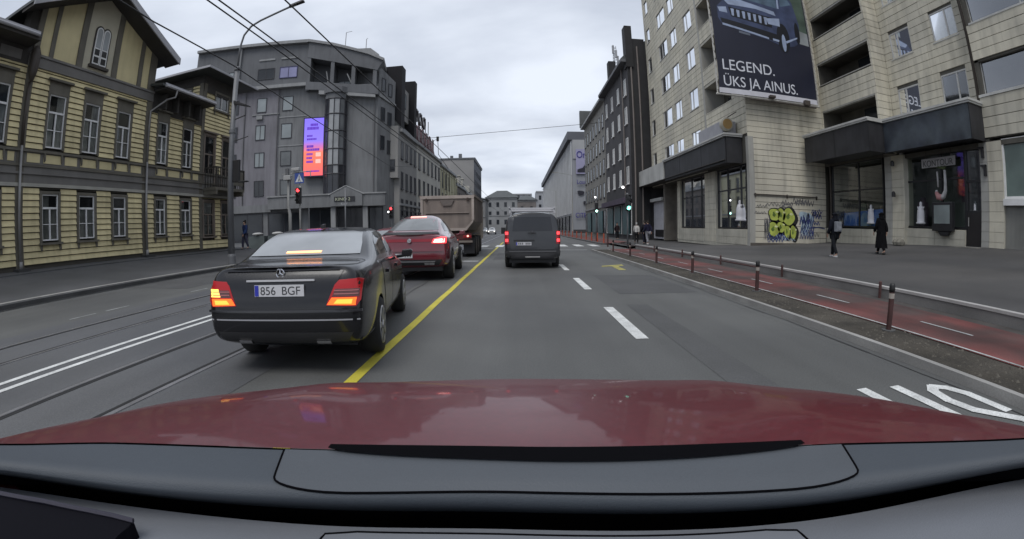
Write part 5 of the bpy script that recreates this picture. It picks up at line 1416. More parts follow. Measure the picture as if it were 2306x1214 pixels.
def make_body(parent, rings, mat, wheels, wr, half, levels=2):
    o = body_mesh(rings, levels)
    bpy.context.view_layer.update()
    me0 = realize(o)
    bvh = BVHTree.FromPolygons([v.co.copy() for v in me0.vertices], [tuple(p.vertices) for p in me0.polygons])
    me = cut_wheels(o, wheels, wr, half)
    me.materials.clear(); me.materials.append(mat)
    me.polygons.foreach_set('use_smooth', [True] * len(me.polygons)); me.name = 'body'
    b_ = bpy.data.objects.new('body', me); C.objects.link(b_); b_.parent = parent; ORG[b_.name] = (0, 0, 0)
    try: me.set_sharp_from_angle(angle=R(40))
    except Exception: pass
    return b_, bvh


DIRS = {'rear': (Vector((0, 1, 0)), lambda a, b: Vector((a, -3, b))), 'front': (Vector((0, -1, 0)), lambda a, b: Vector((a, 30, b))),
        'right': (Vector((-1, 0, 0)), lambda a, b: Vector((5, a, b))), 'left': (Vector((1, 0, 0)), lambda a, b: Vector((-5, a, b))),
        'top': (Vector((0, 0, -1)), lambda a, b: Vector((a, b, 6)))}


def patch(name, parent, bvh, view, poly, mat, off=.006, n=9, smooth=True):
    """a panel that lies on the body: outline in the given view, pressed onto the surface, with a rim"""
    bm = bmesh.new()
    bm.faces.new([bm.verts.new((a, b_, 0)) for a, b_ in poly])
    a0, a1 = min(p[0] for p in poly), max(p[0] for p in poly); b0, b1 = min(p[1] for p in poly), max(p[1] for p in poly)
    for i in range(1, n):
        for co, no in (((a0 + (a1 - a0) * i / n, 0, 0), (1, 0, 0)), ((0, b0 + (b1 - b0) * i / n, 0), (0, 1, 0))):
            bmesh.ops.bisect_plane(bm, geom=bm.verts[:] + bm.edges[:] + bm.faces[:], plane_co=co, plane_no=no)
    d, org = DIRS[view]
    edge = {v for e in bm.edges if e.is_boundary for v in e.verts}
    for v in bm.verts:
        h, nrm, _, _ = bvh.ray_cast(org(v.co.x, v.co.y), d)
        if h is None: h, nrm, _, _ = bvh.find_nearest(org(v.co.x, v.co.y) + d * 3)
        if nrm.dot(d) > 0: nrm = -nrm
        v.co = h + nrm * off
    ex = bmesh.ops.extrude_edge_only(bm, edges=[e for e in bm.edges if e.is_boundary])
    for v in [g for g in ex['geom'] if isinstance(g, bmesh.types.BMVert)]: v.co = v.co + d * (off + .012)
    bmesh.ops.recalc_face_normals(bm, faces=bm.faces)
    me = bpy.data.meshes.new(name); bm.to_mesh(me); bm.free(); me.materials.append(mat)
    me.polygons.foreach_set('use_smooth', [smooth] * len(me.polygons))
    try: me.set_sharp_from_angle(angle=R(45))
    except Exception: pass
    o = bpy.data.objects.new(name, me); C.objects.link(o); o.parent = parent; ORG[o.name] = (0, 0, 0)
    return o


def mir(poly): return [(-a, b_) for a, b_ in poly][::-1]


def wheel(parent, x, y, r, w=.22, spokes=5, rim=RIM):
    s = 1 if x > 0 else -1
    t = bpy.data.objects.new('wheel', None); C.objects.link(t); t.parent = parent; t.location = (x, y, r); ORG[t.name] = (0, 0, 0); t.empty_display_size = .2
    m_ = MB(); h = w / 2; ri = r * .66
    m_.lathe([(ri, -h), (r * .93, -h), (r * .99, -h * .75), (r, 0), (r * .99, h * .75), (r * .93, h), (ri, h)], (0, 0, 0), 'x', 28); m_.build('tyre', TYRE, t, smooth=True)
    m_ = MB(); m_.lathe([(ri * 1.02, -h * .9), (ri * 1.02, h * .96)], (0, 0, 0), 'x', 24); rm_ = m_.build('rim_barrel', BLKPL, t)
    m_ = MB(); xo = s * h * .98
    m_.lathe([(ri * .28, min(xo, xo + s * .02)), (ri * .22, max(xo, xo + s * .02))], (0, 0, 0), 'x', 12)
    for k in range(spokes):
        a = 2 * math.pi * k / spokes + .3; ca, sa = math.cos(a), math.sin(a)
        p = []
        for rr, ww in ((ri * .2, .05), (ri * .98, .075)):
            for sgn in (-1, 1): p.append((rr * ca - sgn * ww / 2 * sa, rr * sa + sgn * ww / 2 * ca))
        q = [(xo + s * .008, *p[0]), (xo + s * .008, *p[1]), (xo + s * .012, *p[3]), (xo + s * .012, *p[2])]
        m_.prism(q, (-s * .03, 0, 0))
    m_.tube([(xo, ri * .97 * math.cos(t_), ri * .97 * math.sin(t_)) for t_ in [2 * math.pi * k / 24 for k in range(25)]], .014, 5)
    m_.build('rim', rim, t)
    return t


def plate(parent, x, y, z, txt=None, rx=R(78), w=.52, h=.11, smudge=False):
    m_ = MB(); m_.box(-w / 2, w / 2, -.006, .006, -h / 2, h / 2); p = m_.build('number_plate', PLATE, parent, local=True)
    p.location = (x, y, z); p.rotation_euler = (rx - R(90), 0, 0)
    m_ = MB(); m_.box(-w / 2 + .004, -w / 2 + .045, -.009, -.006, -h / 2 + .004, h / 2 - .004); b_ = m_.build('plate_band', PLBLUE, p, local=True)
    if txt:
        for k_, wd in enumerate(txt.split()):
            c = text('plate_text', wd, .112, (-w / 2 + .062 + .225 * k_, -.0065, -.039), (R(90), 0, 0), PLTXT, None, ext=.001, sx=1.0); c.parent = p
    else:
        m_ = MB()
        for k in range(7):
            if k != 3: m_.box(-w / 2 + .075 + .062 * k, -w / 2 + .115 + .062 * k, -.0085, -.006, -.032, .032)
        m_.build('plate_character', M('plate_text_soft', (.12, .12, .13), .6), p, local=True)
    return p


# ---- black saloon, nearest
BLACK = M('paint_black', (.008, .008, .010), .24, .15, .8, coat=.55, spec=.3)
BUMP = M('paint_black_dusty', (.016, .016, .02), .34, .25, 1.2, coat=.7)
sedan = thing('sedan_car', 'black four-door saloon car with misted rear window and glowing tail lamps', 'car', (-2.27, 3.95, 0), R(8.8))
def ring(y, w, zb, zs, zbelt, zd, xd, zr, xr, dy=(0, 0, 0, 0, 0, 0, 0), lean=.02):
    return [(w * .78, y + dy[0], zb), (w * .965, y + dy[1], zb + .06), (w, y + dy[2], zs), (w - lean, y + dy[3], zbelt), (xd, y + dy[4], zd), (xr, y + dy[5], zr), (0, y + dy[6], zr + .02)]
W_ = .855
def ring8(y, w, zb, zs, zbelt, p4, p5, p6, z7, dy=(0,) * 8):
    return [(w * .80, y + dy[0], zb), (w * .97, y + dy[1], zb + .07), (w, y + dy[2], zs), (w - .012, y + dy[3], zbelt), (p4[0], y + dy[4], p4[1]), (p5[0], y + dy[5], p5[1]), (p6[0], y + dy[6], p6[1]), (0, y + dy[7], z7)]
sed = [ring8(.0, .78, .34, .62, .93, (.70, 1.045), (.58, 1.07), (.40, 1.078), 1.082, (.08, .01, -.02, .05, .12, .11, .08, .07)),
       ring8(.05, .825, .31, .62, .94, (.735, 1.055), (.62, 1.08), (.42, 1.087), 1.09, (.08, .01, .0, .05, .11, .10, .07, .06)),
       ring8(.30, .85, .25, .62, .955, (.775, 1.065), (.70, 1.088), (.45, 1.096), 1.10),
       ring8(.62, W_, .22, .62, .96, (.795, 1.07), (.745, 1.092), (.5, 1.105), 1.11),
       ring8(.80, W_, .22, .62, .96, (.80, 1.075), (.75, 1.105), (.54, 1.125), 1.13),
       ring8(1.15, W_, .22, .62, .96, (.80, 1.075), (.715, 1.255), (.56, 1.285), 1.295),
       ring8(1.55, W_, .22, .62, .96, (.795, 1.07), (.675, 1.39), (.52, 1.42), 1.43),
       ring8(2.1, W_, .22, .62, .95, (.79, 1.06), (.655, 1.425), (.49, 1.462), 1.47),
       ring8(2.7, W_, .22, .62, .94, (.785, 1.05), (.65, 1.405), (.49, 1.445), 1.455),
       ring8(3.3, .85, .22, .61, .92, (.775, 1.0), (.70, 1.13), (.52, 1.17), 1.185),
       ring8(3.58, .85, .22, .6, .90, (.765, .975), (.72, 1.0), (.5, 1.015), 1.02),
       ring8(4.15, .83, .24, .58, .82, (.71, .89), (.62, .91), (.45, .925), .93),
       ring8(4.44, .77, .27, .54, .74, (.62, .80), (.55, .815), (.4, .825), .83), ring8(4.54, .68, .30, .52, .68, (.55, .72), (.48, .73), (.35, .74), .745)]
SW = [(.855, 1.05), (-.855, 1.05), (.855, 3.78), (-.855, 3.78)]
sb, bv = make_body(sedan, sed, BLACK, SW, .355, .855, 3)
for x, y in SW: wheel(sedan, x * .875, y, .325, .22, 7)
RW = [(-.66, 1.15), (.66, 1.15), (.635, 1.26), (.575, 1.385), (.45, 1.40), (-.45, 1.40), (-.575, 1.385), (-.635, 1.26)]
patch('rear_window', sedan, bv, 'rear', RW, GLASS_FOG, .006, 10)
patch('high_brake_lamp', sedan, bv, 'rear', [(-.21, 1.165), (.21, 1.165), (.21, 1.185), (-.21, 1.185)], EM('lamp_peach', (1.0, .42, .18), 1.6), .012, 6)
for s in ('right', 'left'):
    patch('side_window', sedan, bv, s, [(1.32, 1.105), (1.52, 1.27), (1.85, 1.375), (2.2, 1.385), (2.2, 1.10)], GLASS_CAR, .005, 6)
    patch('side_window', sedan, bv, s, [(2.28, 1.095), (2.28, 1.385), (2.65, 1.365), (3.25, 1.11), (3.15, 1.07)], GLASS_CAR, .005, 6)
    patch('sill_strip', sedan, bv, s, [(.15, .36), (4.3, .33), (4.3, .355), (.15, .385)], CHROME if False else BLKPL, .008, 6)
    patch('window_moulding', sedan, bv, s, [(1.2, 1.025), (3.35, 1.005), (3.35, 1.03), (1.2, 1.05)], CHROME, .006, 8)
    for y in (1.75, 2.75): patch('door_handle', sedan, bv, s, [(y, .86), (y + .2, .86), (y + .2, .9), (y, .9)], BLACK, .03, 3)
    patch('door', sedan, bv, s, [(1.55, .38), (2.23, .38), (2.23, 1.0), (1.42, 1.0), (1.45, .75)], BLACK, .004, 6)
    patch('door', sedan, bv, s, [(2.26, .38), (3.3, .38), (3.32, .98), (2.26, 1.0)], BLACK, .004, 6)
patch('windscreen', sedan, bv, 'front', [(-.62, 1.08), (.62, 1.08), (.54, 1.38), (-.54, 1.38)], GLASS_CAR, .005, 8)
# bootlid, bumper line, lamps
patch('boot_lid', sedan, bv, 'rear', [(-.47, .70), (.47, .70), (.55, .84), (.60, .965), (.64, 1.035), (-.64, 1.035), (-.60, .965), (-.55, .84)], BLACK, .008, 12)
patch('boot_spoiler_lip', sedan, bv, 'rear', [(-.60, 1.035), (.60, 1.035), (.56, 1.06), (-.56, 1.06)], BLACK, .022, 10)
patch('bumper_strip', sedan, bv, 'rear', [(-.79, .575), (.79, .575), (.79, .588), (-.79, .588)], M('satin_line', (.3, .3, .32), .4, .05), .008, 12)
patch('bumper_ledge', sedan, bv, 'rear', [(-.80, .655), (.80, .655), (.80, .675), (-.80, .675)], BUMP, .025, 12)
patch('bumper_valance', sedan, bv, 'rear', [(-.66, .36), (.66, .36), (.72, .46), (-.72, .46)], BLKPL, .006, 10)
for q_ in (-.42, .42): patch('exhaust_pipe', sedan, bv, 'rear', [(q_ - .07, .345), (q_ + .07, .345), (q_ + .07, .385), (q_ - .07, .385)], CHROME, .02, 3)
for sg in (1, -1):
    f_ = (lambda p: p) if sg > 0 else mir
    patch('tail_lamp', sedan, bv, 'rear', f_([(.475, .715), (.76, .705), (.80, .76), (.808, .94), (.775, .955), (.60, .945), (.56, .905)]), LAMP_R, .012, 8)
    patch('lit_lamp', sedan, bv, 'rear', f_([(.485, .722), (.755, .714), (.765, .785), (.53, .785)]), LAMP_O, .016, 6)
    patch('lit_lamp', sedan, bv, 'rear', f_([(.55, .732), (.72, .728), (.73, .768), (.585, .768)]), LAMP_OY, .019, 4)
    patch('indicator_lens', sedan, bv, 'rear', f_([(.535, .795), (.785, .795), (.79, .865), (.565, .865)]), LAMP_S, .015, 6)
    for z_ in (.815, .845): patch('lens_line', sedan, bv, 'rear', f_([(.55, z_), (.78, z_), (.78, z_ + .008), (.555, z_ + .008)]), M('lens_pink', (.4, .14, .14), .3), .018, 5)
    if sg < 0: patch('lit_lamp', sedan, bv, 'rear', f_([(.66, .80), (.775, .80), (.78, .875), (.69, .875)]), LAMP_Y, .0165, 6)
m_ = MB(); m_.box(-.36, .36, -.012, .02, .945, .962); ch = m_.build('boot_strip', M('satin_strip', (.5, .5, .52), .4, .05), sedan, local=True)
h_, _, _, _ = bv.ray_cast(Vector((0, -3, .95)), Vector((0, 1, 0))); ch.location = (0, h_.y - .012, 0)
h2, _, _, _ = bv.ray_cast(Vector((0, -3, .85)), Vector((0, 1, 0)))
plate(sedan, .0, h2.y - .02, .862, '856  BGF', R(86))
m_ = MB(); zc_ = 1.02; h3, _, _, _ = bv.ray_cast(Vector((0, -3, zc_)), Vector((0, 1, 0)))
m_.tube([(.042 * math.cos(t_), h3.y - .02, zc_ + .042 * math.sin(t_)) for t_ in [2 * math.pi * k / 20 for k in range(21)]], .007, 6)
for k in range(3): a = math.pi / 2 + k * 2 * math.pi / 3; m_.tube([(0, h3.y - .02, zc_), (.042 * math.cos(a), h3.y - .02, zc_ + .042 * math.sin(a))], [.010, .004], 5)
m_.build('emblem', CHROME, sedan, local=True)
m_ = MB(); m_.prism([(-.02, 1.72, 1.44), (.02, 1.72, 1.44), (.012, 1.86, 1.455), (-.012, 1.86, 1.455)], (0, .0, .05)); m_.build('roof_aerial', BLKPL, sedan, local=True)
for s in (-1, 1):
    m_ = MB(); m_.prism([(s * .90, 3.05, .98), (s * 1.06, 3.05, .985), (s * 1.08, 3.05, 1.07), (s * 1.05, 3.05, 1.10), (s * .92, 3.05, 1.09)], (0, .11, 0)); m_.tube([(s * .82, 3.14, .98), (s * .95, 3.12, 1.0)], .03, 6); m_.build('mirror', BLACK, sedan, local=True, bevel=.025)
m_ = MB(); m_.box(-.62, .62, .7, 4.0, .17, .3); m_.build('underbody', BLKPL, sedan, local=True)

# ---- dark red SUV coupe
CRIM = M('paint_crimson', (.13, .009, .018), .25, .12, .8, coat=1.0, spec=.6)
suv = thing('suv_car', 'dark red coupe SUV braking behind the dump truck', 'car', (-2.92, 12.1, 0), R(2.8))
suv.scale = (1.07, 1, 1.06)
def ring2(y, w, zb, zs, zbelt, zd, xd, zr, xr, dy=(0,) * 7): return ring(y, w, zb, zs, zbelt, zd, xd, zr, xr, dy, .03)
sv = [ring2(.0, .88, .42, .66, .98, 1.14, .74, 1.18, .48, (.10, .03, -.02, .05, .10, .08, .05)),
      ring2(.07, .93, .36, .66, 1.0, 1.15, .78, 1.20, .5, (.1, .02, .0, .05, .10, .08, .05)),
      ring2(.35, .98, .32, .68, 1.05, 1.18, .83, 1.24, .55), ring2(.55, 1.0, .30, .68, 1.07, 1.2, .84, 1.30, .57),
      ring2(1.5, 1.0, .3, .68, 1.08, 1.22, .83, 1.65, .56), ring2(2.1, 1.0, .3, .68, 1.07, 1.22, .82, 1.73, .58), ring2(2.9, 1.0, .3, .68, 1.05, 1.18, .82, 1.72, .57),
      ring2(3.75, .98, .3, .68, 1.0, 1.12, .8, 1.22, .58), ring2(4.0, .97, .3, .66, .98, 1.08, .8, 1.12, .58), ring2(4.6, .94, .34, .64, .92, 1.0, .74, 1.03, .5), ring2(4.88, .86, .38, .6, .84, .9, .66, .92, .45), ring2(4.95, .78, .4, .58, .78, .82, .6, .84, .4)]
SW = [(1.0, .98), (-1.0, .98), (1.0, 3.95), (-1.0, 3.95)]
vb, bv = make_body(suv, sv, CRIM, SW, .41, 1.0, 3)
for x, y in SW: wheel(suv, x * .89, y, .37, .27, 5)
patch('rear_window', suv, bv, 'rear', [(-.66, 1.29), (.66, 1.29), (.58, 1.48), (.50, 1.62), (-.50, 1.62), (-.58, 1.48)], M('suv_rear_glass', (.16, .17, .175), .15, .25, 1), .006, 10)
patch('high_brake_lamp', suv, bv, 'rear', [(-.22, 1.645), (.22, 1.645), (.22, 1.675), (-.22, 1.675)], EM('lamp_pink', (1, .35, .3), 1.8), .012, 5)
patch('boot_lip', suv, bv, 'rear', [(-.74, 1.185), (.74, 1.185), (.66, 1.235), (-.66, 1.235)], BLKPL, .02, 10)
patch('lamp_band', suv, bv, 'rear', [(-.86, 1.0), (.86, 1.0), (.84, 1.075), (-.84, 1.075)], M('lamp_band', (.24, .02, .03), .15, .1), .01, 10)
patch('tail_lamp', suv, bv, 'rear', [(.56, .965), (.90, .955), (.90, 1.10), (.80, 1.12), (.60, 1.07)], LAMP_RB, .016, 6)
patch('tail_lamp', suv, bv, 'rear', mir([(.56, .965), (.90, .955), (.90, 1.10), (.80, 1.12), (.60, 1.07)]), LAMP_R, .016, 6)
patch('lit_lamp', suv, bv, 'rear', [(.60, .98), (.86, .975), (.86, 1.07), (.64, 1.06)], EM('lamp_hot', (1, .42, .36), 3.0), .02, 4)
patch('lit_lamp', suv, bv, 'rear', mir([(.60, .97), (.88, .965), (.88, 1.09), (.66, 1.07)]), LAMP_Y, .02, 4)
patch('bumper_crease', suv, bv, 'rear', [(-.84, .76), (.84, .76), (.84, .79), (-.84, .79)], CRIM, .035, 10)
patch('bumper_valance', suv, bv, 'rear', [(-.74, .42), (.74, .42), (.82, .56), (-.82, .56)], BLKPL, .012, 10)
patch('bumper_trim', suv, bv, 'rear', [(-.62, .50), (.62, .50), (.66, .53), (-.66, .53)], CHROME, .022, 10)
for sx_2 in (-.5, .5): patch('exhaust_pipe', suv, bv, 'rear', [(sx_2 - .12, .44), (sx_2 + .12, .44), (sx_2 + .13, .49), (sx_2 - .13, .49)], CHROME, .03, 3)
for s in ('right', 'left'):
    patch('side_window', suv, bv, s, [(1.05, 1.26), (1.5, 1.46), (2.0, 1.56), (2.35, 1.57), (2.35, 1.25)], GLASS_CAR, .005, 6)
    patch('side_window', suv, bv, s, [(2.43, 1.24), (2.43, 1.57), (2.9, 1.55), (3.6, 1.25), (3.5, 1.2)], GLASS_CAR, .005, 6)
    patch('wheel_arch', suv, bv, s, [(.98 + .47 * math.cos(t_), .38 + .45 * math.sin(t_)) for t_ in [math.pi * k / 10 for k in range(11)]] + [(.98 + .41 * math.cos(t_), .38 + .395 * math.sin(t_)) for t_ in [math.pi * k / 10 for k in range(11)]][::-1], BLKPL, .012, 4)
    patch('sill_trim', suv, bv, s, [(1.5, .36), (3.5, .36), (3.5, .48), (1.5, .48)], BLKPL, .01, 4)
    patch('door', suv, bv, s, [(1.5, .5), (2.38, .5), (2.38, 1.17), (1.2, 1.19), (1.35, .8)], CRIM, .004, 6)
    patch('door', suv, bv, s, [(2.41, .5), (3.45, .5), (3.5, 1.12), (2.41, 1.17)], CRIM, .004, 6)
h2, _, _, _ = bv.ray_cast(Vector((0, -3, .66)), Vector((0, 1, 0)))
plate(suv, -.18, h2.y - .012, .66, None, R(90))
m_ = MB(); m_.lathe([(.05, 0), (.06, .015), (.02, .02)], (0, -.02, 1.03), 'y', 12); em = m_.build('emblem', CHROME, suv, local=True); em.location = (0, .02, 0)
m_ = MB(); m_.prism([(-.02, 1.9, 1.735), (.02, 1.9, 1.735), (.012, 2.05, 1.75), (-.012, 2.05, 1.75)], (0, 0, .06)); m_.build('roof_aerial', BLKPL, suv, local=True)
for s in (-1, 1):
    m_ = MB(); m_.prism([(s * 1.0, 3.3, 1.12), (s * 1.17, 3.3, 1.13), (s * 1.19, 3.3, 1.23), (s * 1.15, 3.3, 1.27), (s * 1.02, 3.3, 1.26)], (0, .13, 0)); m_.tube([(s * .92, 3.4, 1.12), (s * 1.05, 3.38, 1.15)], .035, 6); m_.build('mirror', CRIM, suv, local=True, bevel=.03)
patch('windscreen', suv, bv, 'front', [(-.66, 1.26), (.66, 1.26), (.54, 1.62), (-.54, 1.62)], GLASS_CAR, .005, 8)
m_ = MB(); m_.box(-.8, .8, .25, 4.6, .26, .4); m_.build('underbody', BLKPL, suv, local=True)

# ---- dark grey van
VGR = M('paint_graphite', (.023, .0245, .029), .34, .12, .6, coat=.6)
van = thing('van', 'dark grey panel van with white roof rack and red lamps ahead in the lane', 'van', (.44, 15.75, 0), 0)
vn = []
def vring(y, w, zb, zr, xr, dy=(0,) * 7, k=1): return [(w * .85, y + dy[0], zb), (w * .985, y + dy[1], zb + .08), (w, y + dy[2], .8), (w * .985, y + dy[3], 1.15), (w * .955, y + dy[4], 1.5), (xr, y + dy[5], zr), (0, y + dy[6], zr + .03)]
vn = [vring(.0, .90, .34, 1.86, .76, (.05, .0, .0, .03, .06, .13, .12)), vring(.05, .94, .32, 1.88, .79, (.05, 0, 0, .03, .06, .11, .1)), vring(.4, .96, .3, 1.93, .81), vring(1.2, .96, .3, 1.94, .82), vring(3.4, .96, .3, 1.94, .81), vring(4.0, .95, .3, 1.75, .76)]
vn += [[(w_, y, a) for w_, a in zip((.8, .94, .95, .93, .88, .7, 0), q)] for y, q in ((4.45, (.3, .4, .75, 1.05, 1.2, 1.32, 1.34)), (4.9, (.34, .42, .7, .9, .98, 1.02, 1.04)))] + [[(w_, 5.05, a) for w_, a in zip((.66, .76, .8, .78, .74, .6, 0), (.38, .45, .65, .8, .85, .88, .9))]]
SW = [(.96, .95), (-.96, .95), (.96, 4.1), (-.96, 4.1)]
nb, bv = make_body(van, vn, VGR, SW, .38, .96, 3)
for x, y in SW: wheel(van, x * .87, y, .34, .23, 5, M('steel_rim', (.1, .1, .1), .5))
patch('tailgate', van, bv, 'rear', [(-.74, .66), (.74, .66), (.80, 1.1), (.72, 1.84), (-.72, 1.84), (-.80, 1.1)], VGR, .012, 10)
patch('rear_glass', van, bv, 'rear', [(-.68, 1.28), (.68, 1.28), (.62, 1.76), (-.62, 1.76)], M('van_glass', (.024, .026, .031), .25, .1), .018, 8)
patch('rear_bumper', van, bv, 'rear', [(-.90, .36), (.90, .36), (.92, .62), (-.92, .62)], M('bumper_grey', (.035, .035, .038), .6, .1), .03, 10)
patch('bumper_step', van, bv, 'rear', [(-.78, .575), (.78, .575), (.80, .615), (-.80, .615)], M('bumper_edge', (.085, .085, .09), .5, .1), .045, 8)
for f_ in ((lambda p: p), mir):
    patch('tail_lamp', van, bv, 'rear', f_([(.79, .85), (.93, .85), (.93, 1.30), (.80, 1.30)]), M('lens_red', (.25, .01, .015), .15), .02, 6)
    for z in (.92, 1.16): patch('lit_lamp', van, bv, 'rear', f_([(.82, z), (.905, z), (.905, z + .10), (.82, z + .10)]), LAMP_RB, .028, 4)
h2, _, _, _ = bv.ray_cast(Vector((-.3, -3, .84)), Vector((0, 1, 0)))
plate(van, -.3, h2.y - .03, .86, None, R(90))
m_ = MB(); m_.box(-.64, .06, -.045, .0, .95, .99); m_.box(-.16, .12, -.045, 0, 1.21, 1.235); m_.build('plate_handle', BLKPL, van, local=True)
m_ = MB(); m_.lathe([(.045, 0), (.055, .012), (.02, .016)], (0, -.03, 1.2), 'y', 10); m_.build('emblem', M('emblem_dark', (.1, .1, .11), .3, metal=.6), van, local=True).location = (0, .03, .04)
m_ = MB()
for y in (.35, 1.5, 2.6): m_.box(-.8, .8, y, y + .09, 2.03, 2.09); [m_.box(sx - .03, sx + .03, y, y + .09, 1.9, 2.05) for sx in (-.76, .76)]
for x in (-.78, .78): m_.tube([(x, .3, 2.1), (x, 2.8, 2.1)], .03, 6)
m_.build('roof_rack', M('rack_white', (.45, .45, .47), .45, .1), van, local=True)
m_ = MB(); m_.box(-.72, .72, .12, .3, 1.93, 1.99); m_.build('roof_spoiler', M('spoiler_light', (.3, .3, .32), .4, .1), van, local=True, bevel=.02)
m_ = MB(); m_.tube([(-.25, -.02, .40), (.25, -.02, .40)], .03, 6); m_.build('tow_step', M('step_grey', (.12, .12, .125), .4, .1), van, local=True)
for s in (-1, 1):
    m_ = MB(); m_.box(s * 1.12 - .09, s * 1.12 + .09, 3.85, 3.95, 1.15, 1.42); m_.tube([(s * .94, 3.95, 1.22), (s * 1.05, 3.9, 1.26)], .03, 6); m_.build('mirror', BLKPL, van, local=True, bevel=.03)
m_ = MB(); m_.box(-.8, .8, .2, 4.7, .2, .4); m_.build('underbody', BLKPL, van, local=True)

# ---- tipper truck
TIP = M('tipper_body', (.25, .205, .175), .7, .16, .7, streak=.3, fine=.1, tint=(.18, .15, .135))
TRK = M('truck_frame', (.05, .035, .03), .8, .25, 2)
truck = thing('dump_truck', 'dusty beige tipper truck with tapered tailgate and mud flaps', 'truck', (-3.45, 22.2, 0), R(.6))
m_ = MB()
prof = lambda y, zt: [(-1.27, y, zt), (-1.27, y, 1.72), (-.95, y, 1.3), (.95, y, 1.3), (1.27, y, 1.72), (1.27, y, zt)]
m_.prism(prof(.06, 3.0), (0, 5.6, 0)); m_.build('tipper_body', TIP, truck, local=True, bevel=.02)
m_ = MB(); m_.prism([(-1.2, 0, 2.92), (-1.2, 0, 1.75), (-.9, 0, 1.38), (.9, 0, 1.38), (1.2, 0, 1.75), (1.2, 0, 2.92)], (0, .06, 0)); tg = m_.build('tailgate', TIP, truck, local=True)
m_ = MB(); m_.box(-1.3, 1.3, -.06, .0, 2.84, 2.98); m_.prism([(-1.26, -.05, 1.72), (-.92, -.05, 1.30), (.92, -.05, 1.30), (1.26, -.05, 1.72), (1.26, -.05, 1.84), (.88, -.05, 1.42), (-.88, -.05, 1.42), (-1.26, -.05, 1.84)], (0, .06, 0)); m_.box(-1.3, -1.18, -.05, 0, 1.8, 2.86); m_.box(1.18, 1.3, -.05, 0, 1.8, 2.86); m_.build('tailgate_frame', M('tipper_light', (.36, .31, .28), .7, .2, 1, streak=.2), truck, local=True)
for x in (-1.0, 1.0): m_ = MB(); m_.lathe([(.07, 0), (.07, .12)], (x, -.1, 2.8), 'y', 10); m_.build('hinge', TRK, truck, local=True)
m_ = MB(); m_.tube([(-1.05, -.04, 2.15), (1.05, -.04, 2.15)], .03, 6); m_.build('gate_rib', TIP, truck, local=True)
m_ = MB(); m_.prism([(-.35, -.07, 2.78), (.35, -.07, 2.78), (.2, -.07, 2.5), (-.2, -.07, 2.5)], (0, .06, 0)); m_.build('gate_plate', M('gate_dark', (.13, .11, .1), .7, .2), tg, local=True)
m_ = MB()
for y in (.4, 1.4, 2.4, 3.4, 4.4, 5.2): m_.box(1.27, 1.34, y, y + .12, 1.72, 3.0); m_.box(-1.34, -1.27, y, y + .12, 1.72, 3.0)
m_.box(1.27, 1.36, .05, 5.6, 2.9, 3.02); m_.box(-1.36, -1.27, .05, 5.6, 2.9, 3.02); m_.build('side_ribs', TIP, truck, local=True)
m_ = MB(); m_.box(-.45, .45, .2, 7.3, .75, 1.28); m_.box(-1.1, 1.1, .15, .32, .62, 1.2); m_.build('chassis', TRK, truck, local=True)
m_ = MB(); m_.box(-1.2, 1.2, .05, .15, .72, .82); m_.build('under_run_bar', M('bar_grey', (.2, .17, .15), .7, .2), truck, local=True)
m_ = MB(); m_.box(-1.15, 1.15, .08, .14, .86, 1.18); m_.build('lamp_board', M('board_maroon', (.09, .018, .018), .6, .2), truck, local=True)
for x in (-.95, .95):
    m_ = MB(); m_.box(x - .2, x + .2, .05, .08, .95, 1.08); m_.build('tail_lamp', M('lens_red', (.25, .01, .015), .15), truck, local=True)
m_ = MB(); m_.lathe([(.04, 0), (.05, .03)], (.98, .02, 1.03), 'y', 8); m_.build('lit_lamp', EM('lamp_small', (1, .3, .25), 2.5), truck, local=True)
for y in (1.1, 2.45, 6.1):
    for x in ((-1.02, 1.02) if y > 3 else (-1.06, 1.06)): wheel(truck, x, y, .52, .3 if y > 3 else .5, 6, M('truck_rim', (.12, .10, .09), .7))
for x in (-1.0, 1.0): m_ = MB(); m_.box(x - .27, x + .27, .36, .38, .18, .95); m_.build('mud_flap', BLKPL, truck, local=True)
m_ = MB(); m_.box(1.18, 1.3, .2, 3.2, 1.12, 1.16); m_.box(-1.3, -1.18, .2, 3.2, 1.12, 1.16); m_.build('side_guard', BLKPL, truck, local=True)
m_ = MB(); m_.box(-1.2, 1.2, 5.85, 7.9, .75, 2.85); m_.build('cab', M('cab_beige', (.3, .25, .2), .5, .1), truck, local=True, bevel=.08)

# ---- other traffic
hb = [ring2(.0, .80, .36, .6, .88, 1.0, .68, 1.02, .45, (.08, .02, -.02, .03, .08, .06, .04)), ring2(.06, .84, .32, .6, .9, 1.02, .70, 1.05, .46, (.08, .02, 0, .03, .08, .06, .04)), ring2(.35, .88, .26, .6, .95, 1.08, .74, 1.3, .55), ring2(.75, .88, .26, .6, .95, 1.08, .74, 1.45, .56), ring2(1.5, .88, .26, .6, .95, 1.06, .74, 1.5, .57), ring2(2.2, .88, .26, .6, .93, 1.04, .74, 1.46, .56), ring2(3.0, .87, .26, .6, .9, 1.0, .72, 1.06, .56), ring2(3.3, .86, .26, .6, .88, .96, .7, .98, .54), ring2(3.85, .82, .3, .56, .78, .84, .62, .86, .45), ring2(4.05, .72, .34, .52, .68, .72, .54, .74, .4)]
HW = [(.88, .75), (-.88, .75), (.88, 3.3), (-.88, 3.3)]


